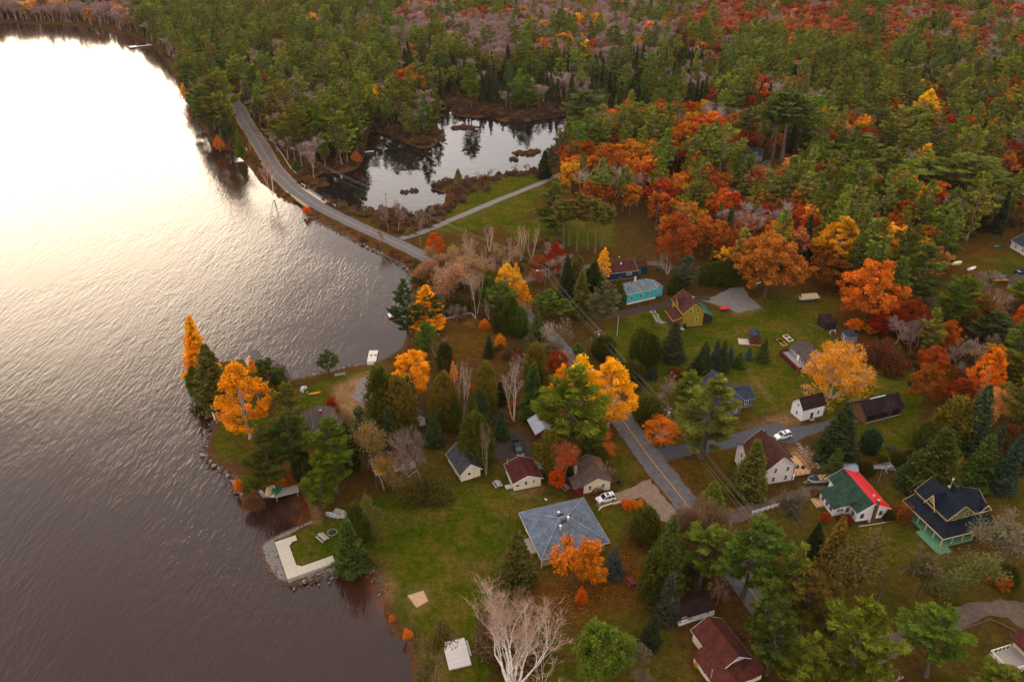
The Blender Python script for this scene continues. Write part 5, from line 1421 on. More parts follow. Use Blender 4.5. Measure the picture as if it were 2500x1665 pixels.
deck_planks(h.root, -0.8, -2.75, W_ + 0.3, -0.05, 0.75, WOOD_GREY, 0.3)
rp = MB()
for (xa, ya, xb, yb) in ((-0.75, -2.8, W_ + 0.3, -2.8), (-0.82, -2.75, -0.82, -0.1), (W_ + 0.33, -2.75, W_ + 0.33, -1.6)):
 rp.bar((xa, ya, 1.2), (xb, yb, 1.2), 0.07, 0.85); rp.bar((xa, ya, 1.68), (xb, yb, 1.68), 0.16, 0.06)
h.part('deck_railing', rp, PAINT['maroon'])
h.part('deck_steps', MB().box(W_ + 0.35, -1.5, -0.1, W_ + 1.0, -0.2, 0.4), WOOD_PALE)
a_, ang, W_ = frame_of('C1', (1447, 980), (1532, 986))
h = House('log_cabin', 'little red-brown cabin with a blue-grey gambrel roof on a concrete pad', a_, ang, 'cabin')
L_ = 3.6
pr = [(0, 2.0), (0.28 * W_ * 0.6, 3.0), (W_ / 2, 3.6), (W_ - 0.28 * W_ * 0.6, 3.0), (W_, 2.0)]
b = MB()
for y in (0, L_):
 b.poly([(0, y, -0.2)] + [(x, y, z) for x, z in pr] + [(W_, y, -0.2)])
b.poly([(0, 0, -0.2), (0, 0, 2.0), (0, L_, 2.0), (0, L_, -0.2)]); b.poly([(W_, 0, -0.2), (W_, L_, -0.2), (W_, L_, 2.0), (W_, 0, 2.0)])
h.part('wall', b, WOOD_LOG)
b = MB()
pe = [(-0.2, 1.7)] + pr[1:4] + [(W_ + 0.2, 1.7)]
for (xa, za), (xb, zb) in zip(pe[:-1], pe[1:]):
 b.slab([(xa, -0.3, za + 0.12), (xb, -0.3, zb + 0.12), (xb, L_ + 0.3, zb + 0.12), (xa, L_ + 0.3, za + 0.12)], 0.1)
h.part('roof', b, ROOF['bluegrey'])
h.win(h.basis('left', 0, 0, W_, L_), 2.6, 0.9, 0.6, 0.8, frame='brown', split=''); h.door(h.basis('left', 0, 0, W_, L_), 1.3, 0.8, 1.8, 'brown', frame='brown'); h.win(h.basis('front', 0, 0, W_, L_), W_ / 2, 1.0, 0.8, 0.7, frame='brown', split='v')
h.part('pad', MB().box(-3.2, -0.25, -0.1, W_ + 0.15, L_ - 0.4, 0.06), PALE_STONE)
def shed_roofed(name, label, c, A, B, L, hf, hb, wm, rm, cat='shed'):
 a, ang, w = frame_of(c, A, B)
 h = House(name, label, a, ang, cat)
 b = MB()
 b.poly([(0, 0, -0.2), (w, 0, -0.2), (w, 0, hf), (0, 0, hf)]).poly([(0, L, -0.2), (0, L, hb), (w, L, hb), (w, L, -0.2)])
 b.poly([(0, 0, -0.2), (0, 0, hf), (0, L, hb), (0, L, -0.2)]).poly([(w, 0, -0.2), (w, L, -0.2), (w, L, hb), (w, 0, hf)])
 h.part('wall', b, wm)
 h.slope([(-0.2, -0.3, hf + 0.12), (w + 0.2, -0.3, hf + 0.12), (w + 0.2, L + 0.3, hb + 0.12), (-0.2, L + 0.3, hb + 0.12)], rm)
 h.w, h.L = w, L
 h.F, h.Lf = h.basis('front', 0, 0, w, L), h.basis('left', 0, 0, w, L)
 return h
h = shed_roofed('brown_shed', 'plain dark brown box shed under the orange maple', 'C1', (2062, 862), (2150, 852), 4.4, 2.6, 3.0, PAINT['dark'], ROOF['darkbrown'])
h.door(h.F, h.w * 0.5, 1.0, 1.9, 'dark', frame='dark')
h = shed_roofed('grey_shed', 'small blue-grey shed with a red-trimmed window below the orange maple', 'C1', (2195, 925), (2236, 968), 3.4, 2.5, 2.2, PAINT['grey'], ROOF['bluegrey'])
h.win(h.F, h.w * 0.55, 0.8, 0.8, 0.9, frame='white', split='h', shutter='maroon')
h.door(h.Lf, 1.4, 0.8, 1.8, 'maroon', frame='white')
h = cottage('boathouse', 'grey-green boathouse with a brown roof standing at the water', 'C6', (778, 690), (885, 662), 8.5, 2.3, 3.5, PAINT['grey_green'], ROOF['warmgrey'], cat='boathouse', ov=0.5, trim=None)
h.win(h.F, h.w * 0.5, 1.0, 1.0, 0.9, split='v'); h.door(h.R, 2.0, m='grey')
for y in (4.5, 8.2):
 h.part('piling', MB().box(-0.1, y, -3.0, 0.2, y + 0.3, 0).box(h.w - 0.2, y, -3.0, h.w + 0.1, y + 0.3, 0), POLE_WOOD)
h = cottage('brown_roofed_cottage', 'cottage whose brown roof shows between bare birches and pines on the point', 'C6', (1050, 1085), (1290, 1010), 7.5, 2.5, 4.0, PAINT['beige'], ROOF['warmgrey'], trim=None)
h.win(h.F, 2, 0.9, 1.2, 1.1, split='v'); h.win(h.F, 6, 0.9, 1.2, 1.1, split='v'); h.chimney(4, 4, 3, 5.0, 0.5)
h = cottage('charcoal_roofed_cottage', 'cottage whose charcoal roof shows below the golden tree', 'D8', (400, 765), (545, 735), 11.5, 2.6, 4.4, PAINT['white'], ROOF['darkgrey'], trim=None)
h.win(h.F, 2, 0.9, 1.0, 1.1); h.win(h.R, 2.0, 0.9, 1.0, 1.1)
h = cottage('redbrown_roofed_house', 'cream house under a large red-brown shingled roof with a white gable end', 'C8', (615, 1530), (885, 1420), 8.6, 2.7, 4.7, PAINT['cream'], ROOF['redbrown'], cat='house', trim='white')
W_ = h.w
h.part('gable_siding', MB().poly([(0.3, -0.03, 2.9), (W_ - 0.3, -0.03, 2.9), (W_ / 2, -0.03, 4.55)]), PAINT['silver'])
h.walls(-0.4, -2.9, W_ + 0.6, -0.02, 2.2, 2.2, PAINT['cream'], skip=('back',))
h.slope([(-0.9, -3.4, 2.2), (W_ + 1.1, -3.4, 2.2), (W_ + 1.1, -0.03, 3.0), (-0.9, -0.03, 3.0)], ROOF['redbrown'], name='porch_roof')
h.walls(-2.4, -2.9, -0.02, 4.6, 2.2, 2.2, PAINT['cream'], skip=('right',))
h.slope([(-2.9, -3.4, 2.15), (0.6, -3.4, 3.15), (0.6, 5.0, 3.15), (-2.9, 5.0, 2.15)], ROOF['redbrown'], name='side_roof')
h.win(h.basis('front', -0.4, -2.9, W_, 0), 2.2, 0.9, 1.6, 0.9, split='v'); h.win(h.basis('front', -0.4, -2.9, W_, 0), 5.2, 0.9, 1.6, 0.9, split='v')
h.win(h.basis('left', -2.4, -2.9, 0, 4.6), 1.5, 0.8, 1.0, 1.0, split='v'); h.win(h.basis('left', -2.4, -2.9, 0, 4.6), 4.5, 0.8, 1.0, 1.0, split='v')
h.part('entry_steps', MB().box(-4.6, -2.4, -0.1, -2.45, 0.2, 0.4), PAINT['maroon'])
h = eave_house('long_white_outbuilding', 'long narrow white outbuilding with a dark brown roof among the pines', 'C8', (222, 1032), (560, 925), 4.6, 2.0, 3.1, PAINT['white'], ROOF['darkbrown'], cat='outbuilding', ov=0.25, trim=None)
h.win(h.F, h.w * 0.3, 0.9, 1.3, 0.6, split=''); h.win(h.F, h.w * 0.8, 1.0, 0.7, 0.7); h.door(h.F, h.w * 0.12)
h = eave_house('white_roofed_shed', 'small dark shed with a bright white metal roof at the wood edge', 'D5', (478, 1045), (550, 1022), 4.5, 2.6, 3.2, PAINT['brown'], METAL['white'], cat='shed', trim=None)
h.door(h.F, h.w / 2, 1.2, 2.0, 'dark', frame='brown')
h = eave_house('brown_bungalow', 'low brown-roofed bungalow behind the bare white birch in the wood', 'D5', (812, 1020), (1050, 1015), 10, 2.6, 4.2, PAINT['beige'], ROOF['brown'], trim=None)
h.win(h.F, 3, 0.9, 1.4, 1.1, split='v'); h.win(h.F, 9, 0.9, 1.4, 1.1, split='v'); h.door(h.F, 6)
h = cottage('cream_house', 'cream gabled house with a grey roof beside the white camper trailer', 'D7', (1950, 740), (2070, 700), 10, 2.9, 5.6, PAINT['cream'], ROOF['grey'], cat='house')
h.win(h.F, h.w * 0.45, 1.0, 1.6, 1.2, split='v'); h.win(h.R, 3, 1.0, 1.2, 1.2, split='v'); h.part('deck', MB().box(-2.5, -2.6, -0.2, h.w, -0.05, 0.5), WOOD_PALE)
h = eave_house('white_bungalow', 'white bungalow with a dark grey roof above the far lawn', 'D7', (2085, 1140), (2290, 1260), 9, 3.0, 5.2, PAINT['white'], ROOF['bluegrey'])
h.win(h.F, 2.6, 0.9, 0.9, 1.3); h.win(h.F, 6.2, 0.9, 0.9, 1.3); h.win(h.F, 9.4, 0.9, 0.9, 1.3)
h = eave_house('grey_roofed_house', 'house with a broad warm grey roof beside the kayak rack', 'D7', (2050, 1590), (2330, 1700), 8, 2.8, 4.6, PAINT['beige'], ROOF['warmgrey'], trim=None)
h.win(h.F, 3, 0.9, 1.2, 1.2, split='v')
for nm, lab, A, B, rm, wm in (('grey_cabin', 'grey-roofed cabin high in the far red woods', (1478, 262), (1570, 258), 'grey', 'beige'), ('pale_cabin', 'pale low building beside the track in the far red woods', (1905, 312), (2000, 312), 'greybrown', 'cream'),
        ('dark_cabin', 'dark cabin showing under the hemlocks in the middle of the wood', (905, 838), (985, 842), 'bluegrey', 'grey')):
 h = eave_house(nm, lab, 'D5', A, B, 8, 3.0, 5.0, PAINT[wm], ROOF[rm], cat='cabin', trim=None)
 h.win(h.F, h.w / 2, 1, 1.4, 1.2, split='v')
h = eave_house('white_lake_cottage', 'white cottage showing through the pines beside the causeway', 'D1', (835, 560), (1000, 552), 7, 3.2, 5.0, PAINT['white'], ROOF['grey'], cat='cottage', trim=None)
for i in range(5):
 h.win(h.F, h.w * (0.12 + 0.19 * i), 0.9, 1.0, 1.4)
a_, ang, W_ = frame_of('E1', (2085, 1500), (2330, 1420))
h = House('railed_porch', 'white-railed plank porch at the edge of the far corner lawn', a_, ang, 'porch')
deck_planks(h.root, 0, 0, 5.5, 4.2, 0.7, WOOD_GREY, 0.3)
rl = MB()
for a, b in (((0, 0), (0, 4.2)), ((0, 4.2), (4.5, 4.2)), ((0, 0), (5.5, 0))):
 rl.bar((*a, 1.7), (*b, 1.7), 0.12, 0.08)
 for i in range(6):
  rl.box(a[0] + (b[0] - a[0]) * i / 5 - 0.05, a[1] + (b[1] - a[1]) * i / 5 - 0.05, 0.0, a[0] + (b[0] - a[0]) * i / 5 + 0.05, a[1] + (b[1] - a[1]) * i / 5 + 0.05, 1.7)
h.part('railing', rl, PAINT['white'])
h.part('frame', MB().box(0.05, 0.05, -0.2, 5.4, 4.1, 0.62), PAINT['brown'])
h.slope([(4.0, -0.5, 3.2), (8, -0.5, 4.2), (8, 5, 4.2), (4.0, 5, 3.2)], ROOF['maroon'], name='porch_roof')
h.part('wall', MB().box(5.6, 0.0, -0.3, 9.5, 4.6, 3.3), PAINT['cream'])
# ------------------------------------------------------------------ bridge, rails, poles and wires
def along(c, pts): return [G(c, a, b) for a, b in pts]
br_ = [G('D1', a, b) for a, b in ((690, 860), (790, 940), (920, 1030), (1010, 1080))]
bd = (br_[3] - br_[0]).normalized(); bs_ = Vector((bd.y, -bd.x, 0))       # bs_ points to the lake side
bc = (br_[1] + br_[2]) / 2
bl_ = (br_[2] - br_[1]).length * 0.5 + 2.6
bridge = thing('road_bridge', 'short concrete road bridge over the channel between lake and pond', 'bridge', (bc.x, bc.y, 0), math.atan2(bd.y, bd.x))
MB().box(-bl_, -3.9, -0.7, bl_, 4.9, 0.02).build('deck', CONC, bridge)
MB().box(-bl_, -4.15, -0.7, bl_, -3.75, 0.42).build('parapet', PAINT['tan'], bridge)
MB().box(-bl_ - 0.6, 3.4, -0.3, bl_ + 0.6, 5.0, 0.16).build('sidewalk', PALE_STONE, bridge)
for x in (-bl_ + 0.2, bl_ - 0.9):
 MB().box(x, -4.4, -3, x + 0.7, 5.2, -0.6).build('abutment', CONC, bridge)
MB().box(-bl_ - 0.8, 4.75, -0.2, -bl_ + 0.1, 5.15, 1.0).box(bl_ - 0.1, 4.75, -0.2, bl_ + 0.8, 5.15, 1.0).build('end_block', PAINT['tan'], bridge)
MB().bar((-bl_ - 3.5, -4.4, -0.35), (-bl_ + 0.1, -4.0, 0.1), 0.5, 0.9).bar((bl_, -4.0, 0.1), (bl_ + 2.6, -5.0, -0.35), 0.5, 0.9).build('wing_wall', PAINT['tan'], bridge)
rail = MB()
for i in range(9):
 x = -bl_ + 0.3 + i * (2 * bl_ - 0.6) / 8
 rail.box(x - 0.05, 4.9, 0.1, x + 0.05, 5.0, 1.15)
for z in (0.55, 0.85, 1.12):
 rail.bar((-bl_, 4.95, z), (bl_, 4.95, z), 0.06, 0.07)
rail.build('railing', STEEL, bridge)
def guard_rail(name, label, pts, post=2.4, h=0.75, m=None, group=None):
 line = smooth_line([(p.x, p.y) for p in pts], 4)
 g = thing(name, label, 'guard rail', (line[0].x, line[0].y, 0), 0, group)
 o = line[0]
 m = m or PAINT['white']
 pm_ = MB().box(-0.08, -0.08, -0.3, 0.08, 0.08, h).mesh('post', m)
 acc = 0
 last = None
 for i, p in enumerate(line):
  if last is None or (p - last).length >= post:
   q = link('post', pm_, g); q.location = p - o; last = p
 b = MB()
 for a, c in zip(line[:-1], line[1:]):
  b.bar(a - o + Vector((0, 0, h - 0.1)), c - o + Vector((0, 0, h - 0.1)), 0.07, 0.2)
 b.build('beam', m, g)
 return g
guard_rail('guard_rail', 'white guard rail along the inner bend before the bridge', [G('D1', a, b) for a, b in ((548, 470), (600, 545), (640, 600), (680, 660), (735, 745), (785, 795))], h=0.8)
guard_rail('guard_rail', 'short white guard rail on the pond side just past the bridge', [G('D1', a, b) for a, b in ((1050, 1028), (1085, 1045), (1115, 1062))], h=0.7)
guard_rail('guard_rail', 'short white guard rail leading onto the bridge on the pond side', [G('D1', a, b) for a, b in ((825, 875), (850, 892), (872, 910))], h=0.7)
TOPS = []
def utility_pole(label, c, bx, by, ty, arm=2.2, lamp=False, transformer=False, ang=0.6, name='utility_pole', cat='utility pole', group='utility poles carrying the overhead wires'):
 p = G(c, bx, by)
 hh = hgt(c, bx, by, ty)
 o = thing(name, label, cat, (p.x, p.y, 0), ang, group)
 MB().tube([(0, 0, -0.3), (0, 0, hh)], [0.20, 0.13], 8).build('pole', POLE_WOOD, o)
 if arm:
  MB().box(-arm / 2, -0.07, hh - 0.7, arm / 2, 0.07, hh - 0.55).build('crossarm', POLE_WOOD, o)
  im = MB().tube([(0, 0, 0), (0, 0, 0.22)], 0.06, 6).mesh('insulator', PAINT['silver'])
  for x in (-arm / 2 + 0.12, 0, arm / 2 - 0.12):
   q = link('insulator', im, o); q.location = (x, 0, hh - 0.55 if x else hh)
 if transformer:
  MB().tube([(0.42, 0, hh - 2.6), (0.42, 0, hh - 1.5)], 0.32, 10).build('transformer', PAINT['silver'], o)
 if lamp:
  MB().tube([(0, 0, hh - 1.2), (-1.2, 0, hh - 0.8), (-2.6, 0, hh - 0.75)], 0.05, 6).build('lamp_arm', STEEL, o)
  MB().box(-3.3, -0.16, hh - 0.85, -2.5, 0.16, hh - 0.68).build('lamp_head', PAINT['white'], o)
 TOPS.append((Vector((p.x, p.y, hh)), ang, arm))
 return o
utility_pole('wooden utility pole on the lake side of the road before the bridge', 'D1', 392, 600, 410, ang=-0.5)
utility_pole('wooden utility pole in the pines beside the guard rail', 'D1', 770, 690, 565, ang=-0.3)
utility_pole('utility pole standing in the brush between road and pond', 'D2', 487, 900, 745, ang=-0.3)
utility_pole('utility pole behind the bare birches near the road bend', 'D3', 1305, 370, 205, ang=-0.4)
utility_pole('utility pole with a curved street lamp arm at the side lane', 'D3', 1690, 560, 410, lamp=True, ang=0.15)
utility_pole('utility pole with a small transformer below the twisted grey pine', 'D3', 2185, 1190, 1000, transformer=True, ang=0.5)
utility_pole('utility pole with a pale transformer beside the amber shrub', 'C3', 425, 790, 655, transformer=True, ang=0.3)
utility_pole('dark utility pole leaning over the junction near the lower edge', 'E1', 800, 1720, 1510, ang=0.35)
def wire(label, a, b, sag, group):
 m_ = (a + b) / 2
 o = thing('overhead_wire', label, 'wire', (a.x, a.y, a.z), 0, group)
 pts = []
 for i in range(15):
  t = i / 14
  p = a.lerp(b, t) - a
  p.z -= sag * 4 * t * (1 - t)
  pts.append(p)
 MB().tube(pts, 0.022, 4, caps=False).build('cable', CABLE, o)
spans = [(0, 1), (1, 2), (2, 3), (3, 4), (4, 5), (5, 6), (6, 7)]
names_ = ['from the pole before the bridge to the pole in the pines', 'over the bridge approach to the pole in the brush', 'over the brown trees to the pole by the bare birches', 'over the side lane to the lamp pole', 'past the twisted grey pine', 'over the golden poplars beside the road', 'over the road past the white farmhouse']
for (i, j), nm in zip(spans, names_):
 (a, ga, wa), (b, gb, wb_) = TOPS[i], TOPS[j]
 L0 = (b - a).length
 for k, dx in enumerate((-0.95, 0.0, 0.95)):
  A = a + Vector((math.cos(ga) * dx, math.sin(ga) * dx, 0.2 if dx == 0 else -0.35)); B = b + Vector((math.cos(gb) * dx, math.sin(gb) * dx, 0.2 if dx == 0 else -0.35))
  wire(('upper', 'middle', 'outer')[k] + ' overhead wire ' + nm, A, B, L0 * 0.018, 'overhead wires')
 wire('low communication cable ' + nm, a - Vector((0, 0, 2.4)), b - Vector((0, 0, 2.4)), L0 * 0.025, 'overhead wires')
def flagpole(label, c, bx, by, ty, m, name='flagpole', r=0.07):
 p = G(c, bx, by); hh = hgt(c, bx, by, ty)
 o = thing(name, label, name.replace('_', ' '), (p.x, p.y, 0))
 MB().tube([(0, 0, -0.2), (0, 0, hh)], [r, r * 0.6], 8).build('pole', m, o)
 MB().tube([(0, 0, hh), (0, 0, hh + 0.15)], [r * 1.4, r * 0.6], 8).build('finial', m, o)
 MB().tube([(r + 0.02, 0, 1.1), (r + 0.02, 0, hh - 0.1)], 0.012, 4).build('halyard', CABLE, o)
flagpole('tall white flagpole on the front lawn of the mustard house', 'C1', 358, 905, 748, PAINT['white'])
flagpole('thin brown pole beside the nose of the parked white car', 'C5', 1036, 832, 705, PAINT['brown'], name='thin_pole')
p = G('C8', 515, 1600)
flagpole('pale wooden service pole at the side of the red-brown roofed house', 'C8', 515, 1600, 1452, POLE_WOOD, name='service_pole', r=0.12)
flagpole('slim lamp post beside the round blue spruce', 'E2', 460, 1095, 1035, PAINT['white'], name='lamp_post', r=0.05)
p = G('D1', 362, 610)
o = thing('road_sign', 'small white and yellow road sign on the bank above the lake', 'road sign', (p.x, p.y, 0), -0.4)
MB().box(-0.05, -0.05, -0.2, 0.05, 0.05, 2.6).build('post', STEEL, o)
MB().box(-0.45, -0.08, 1.9, 0.45, -0.05, 2.7).build('upper_panel', PAINT['white'], o)
MB().box(-0.22, -0.08, 1.2, 0.22, -0.05, 1.85).build('lower_panel', PAINT['yellow'], o)
pts = along('C3', ((1130, 1535), (1215, 1508), (1300, 1482), (1380, 1458), (1450, 1435)))
f = thing('white_fence', 'low white two-rail fence beside the brown gravel drive', 'fence', pts[0])
for a, b in zip(pts[:-1], pts[1:]):
 for z in (0.5, 0.95):
  MB().bar(a - pts[0] + Vector((0, 0, z)), b - pts[0] + Vector((0, 0, z)), 0.06, 0.13).build('rail', PAINT['white'], f)
pm_ = MB().box(-0.08, -0.08, -0.2, 0.08, 0.08, 1.1).mesh('post', PAINT['white'])
for a, b in zip(pts[:-1], pts[1:]):
 for t in (0, 0.5):
  q = link('post', pm_, f); q.location = a.lerp(b, t) - pts[0]
q = link('post', pm_, f); q.location = pts[-1] - pts[0]
# ------------------------------------------------------------------ vehicles
CARW = mat('car_paint_white', (0.80, 0.80, 0.80), 0.25, 0.03, 0.5, spec=0.5, coat=0.6)
CARB = mat('car_paint_dark', (0.006, 0.010, 0.015), 0.45, 0.1, 0.5, spec=0.25)
AUTOGLASS = mat('car_glass', (0.010, 0.020, 0.026), 0.06, 0.1, 1, spec=0.7)
TEALGLASS = mat('windscreen_glass', (0.008, 0.05, 0.06), 0.08, 0.1, 1, spec=0.7)
LAMP = mat('lamp_lens', (0.6, 0.6, 0.58), 0.15, 0.1, 1, spec=0.6)
REDLENS = mat('tail_lens', (0.35, 0.01, 0.01), 0.2, 0.1, 1, spec=0.6)
def lofted(secs):
 """secs: list of (x, [(y, z) ...]) cross sections, joined into one shell."""
 b = MB(); n = len(secs[0][1])
 for x, s in secs:
  b.v += [(x, y, z) for y, z in s]
 for i in range(len(secs) - 1):
  for j in range(n):
   k = (j + 1) % n
   b.f.append((i * n + j, i * n + k, (i + 1) * n + k, (i + 1) * n + j))
 b.f.append(tuple(range(n))[::-1]); b.f.append(tuple(range((len(secs) - 1) * n, len(secs) * n)))
 return b
def car_body(W, top, x0, x1, zb, taper=0.06):
 """Lower body: (x, hood height) stations."""
 secs = []
 for x, z, w in top:
  hw = W / 2 * w
  secs.append((x, [(-hw, zb), (-hw * 1.0, zb + (z - zb) * 0.55), (-hw * 0.93, z - 0.03), (-hw * 0.80, z), (hw * 0.80, z), (hw * 0.93, z - 0.03), (hw, zb + (z - zb) * 0.55), (hw, zb)]))
 return lofted(secs)
def wheel(root, x, y, r=0.35, w=0.24):
 b = MB().tube([(0, -w / 2, 0), (0, w / 2, 0)], r, 14)
 o = b.build('wheel', RUBBER, root); o.location = (x, y, r)
 s = 1 if y > 0 else -1
 MB().tube([(0, s * (w / 2 - 0.02), 0), (0, s * (w / 2 + 0.012), 0)], r * 0.62, 12).build('rim', STEEL, o)
def suv(label, front, rear, paint, near=-1):
 """front/rear: ground points under the near-side wheels; near=-1 when they are the car's right side."""
 d = (front - rear).normalized(); n = Vector((-d.y, d.x, 0))          # n: car's left
 c = (front + rear) / 2 + n * (-near) * 0.8
 o = thing('parked_suv', label, 'car', (c.x, c.y, 0.03), math.atan2(d.y, d.x))
 b = car_body(1.86, [(-2.28, 0.78, 0.86), (-2.22, 1.0, 0.95), (-1.4, 1.05, 1.0), (0.7, 1.03, 1.0), (1.0, 1.0, 0.99), (1.75, 0.93, 0.95), (2.15, 0.78, 0.88), (2.3, 0.6, 0.8)], 0, 0, 0.28)
 b.build('body', paint, o, smooth=False)
 cab = lofted([(-2.15, [(-0.82, 1.0), (-0.74, 1.12), (0.74, 1.12), (0.82, 1.0)]), (-1.72, [(-0.84, 1.02), (-0.68, 1.62), (0.68, 1.62), (0.84, 1.02)]), (0.0, [(-0.84, 1.02), (-0.66, 1.68), (0.66, 1.68), (0.84, 1.02)]), (0.25, [(-0.84, 1.02), (-0.66, 1.64), (0.66, 1.64), (0.84, 1.02)]), (1.05, [(-0.82, 0.99), (-0.74, 1.05), (0.74, 1.05), (0.82, 0.99)])])
 cab.build('cabin', AUTOGLASS, o)
 rf = lofted([(-1.82, [(-0.70, 1.60), (-0.66, 1.67), (0.66, 1.67), (0.70, 1.60)]), (-1.0, [(-0.71, 1.62), (-0.66, 1.72), (0.66, 1.72), (0.71, 1.62)]), (0.1, [(-0.70, 1.62), (-0.65, 1.71), (0.65, 1.71), (0.70, 1.62)]), (0.34, [(-0.69, 1.57), (-0.64, 1.63), (0.64, 1.63), (0.69, 1.57)])])
 rf.build('roof', paint, o)
 for s in (-1, 1):
  b = MB()
  for x, xt in ((-1.95, -1.78), (-1.0, -0.98), (-0.05, -0.1), (1.0, 0.28)):
   b.bar((x, s * 0.855, 1.0), (xt, s * 0.70, 1.62), 0.09, 0.05)
  b.build('pillar', paint, o)
  MB().box(0.55, s * 0.95 - 0.1, 1.02, 0.75, s * 0.95 + 0.1, 1.17).build('mirror', paint, o)
  MB().box(2.05, s * 0.62 - 0.16, 0.66, 2.24, s * 0.62 + 0.16, 0.80).build('headlight', LAMP, o)
  MB().box(-2.29, s * 0.72 - 0.12, 0.85, -2.2, s * 0.72 + 0.12, 1.1).build('tail_light', REDLENS, o)
  MB().bar((-1.7, s * 0.58, 1.76), (0.1, s * 0.58, 1.76), 0.05, 0.05).build('roof_rail', PAINT['dark'], o)
  for x in (1.36, -1.34):
   wheel(o, x, s * 0.84)
 MB().box(2.24, -0.45, 0.42, 2.33, 0.45, 0.62).build('grille', PAINT['black'], o)
 MB().box(-0.7, -0.38, 1.715, -0.05, 0.38, 1.73).build('sunroof', AUTOGLASS, o)
 return o
s_ = suv('white parked car with roof bars on the sandy turnout beside the slate roof', G('C5', 1072, 774), G('C5', 1165, 750), CARW, near=1)
for x in (-1.3, -0.6, 0.0):
 MB().bar((x, -0.6, 1.80), (x, 0.6, 1.80), 0.06, 0.04).build('roof_bar', PAINT['dark'], s_)
suv('white parked car with a dark sunroof on the slate driveway', G('C3', 1352, 928), G('C3', 1440, 905), CARW, near=1)
def pickup(label, tail, nose):
 d = (nose - tail).normalized(); c = (nose + tail) / 2
 o = thing('pickup_truck', label, 'pickup', (c.x, c.y, 0.03), math.atan2(d.y, d.x))
 P = CARB
 car_body(1.98, [(0.55, 1.05, 1.0), (1.0, 1.12, 1.0), (1.6, 1.10, 0.98), (2.5, 1.02, 0.93), (2.75, 0.8, 0.88)], 0, 0, 0.4).build('bonnet', P, o)
 car_body(1.98, [(-0.95, 1.12, 1.0), (0.56, 1.12, 1.0)], 0, 0, 0.4).build('cab_body', P, o)
 lofted([(-0.95, [(-0.88, 1.1), (-0.72, 1.7), (0.72, 1.7), (0.88, 1.1)]), (0.75, [(-0.88, 1.1), (-0.70, 1.74), (0.70, 1.74), (0.88, 1.1)]), (1.5, [(-0.86, 1.08), (-0.8, 1.13), (0.8, 1.13), (0.86, 1.08)])]).build('cab_windows', TEALGLASS, o)
 MB().box(-0.98, -0.72, 1.70, 0.72, 0.72, 1.79).build('cab_roof', P, o)
 MB().box(-2.8, -0.98, 0.45, -0.98, 0.98, 0.75).build('bed_floor', PAINT['black'], o)
 for s in (-1, 1):
  MB().box(-2.8, s * 0.92 - 0.07, 0.75, -0.98, s * 0.92 + 0.07, 1.2).build('bed_side', P, o)
  MB().box(2.62, s * 0.68 - 0.2, 0.72, 2.79, s * 0.68 + 0.2, 0.95).build('headlight', LAMP, o)
  for x in (1.75, -1.75):
   wheel(o, x, s * 0.9, 0.4, 0.28)
 MB().box(-2.87, -0.98, 0.5, -2.75, 0.98, 1.18).build('tailgate', P, o)
 MB().box(2.74, -0.6, 0.5, 2.84, 0.6, 0.9).build('grille', STEEL, o)
 MB().box(2.76, -0.98, 0.38, 2.92, 0.98, 0.55).build('bumper', STEEL, o)
pickup('dark blue-black pickup truck parked behind the maroon-roofed cottage', G('C5', 362, 275), G('C5', 408, 400))
def atv(label, c, x, y, paint, rz, cat='quad bike'):
 p = G(c, x, y)
 o = thing('quad_bike', label, cat, (p.x, p.y, 0), rz)
 lofted([(-0.95, [(-0.3, 0.5), (-0.28, 0.85), (0.28, 0.85), (0.3, 0.5)]), (-0.2, [(-0.25, 0.45), (-0.2, 0.85), (0.2, 0.85), (0.25, 0.45)]), (0.5, [(-0.3, 0.5), (-0.25, 0.95), (0.25, 0.95), (0.3, 0.5)]), (0.95, [(-0.3, 0.5), (-0.2, 0.75), (0.2, 0.75), (0.3, 0.5)])]).build('body', paint, o)
 MB().box(-0.7, -0.2, 0.86, 0.2, 0.2, 0.95).build('seat', PAINT['black'], o)
 MB().tube([(0.5, -0.4, 1.1), (0.55, 0, 1.0), (0.5, 0.4, 1.1)], 0.03, 6).build('handlebar', PAINT['black'], o)
 MB().box(0.45, -0.4, 0.93, 1.0, 0.4, 0.97).box(-1.1, -0.4, 0.88, -0.6, 0.4, 0.92).build('rack', PAINT['black'], o)
 for s in (-1, 1):
  for xx in (0.65, -0.65):
   wheel(o, xx, s * 0.45, 0.3, 0.26)
atv('red quad bike parked beside the turquoise house', 'C1', 712, 455, PAINT['red'], 0.4)
atv('black quad bike on the bare ground by the navy house', 'C1', 700, 372, PAINT['black'], 0.9)
atv('black quad bike at the back of the dark gravel lot', 'D8', 1305, 740, PAINT['black'], 0.2)
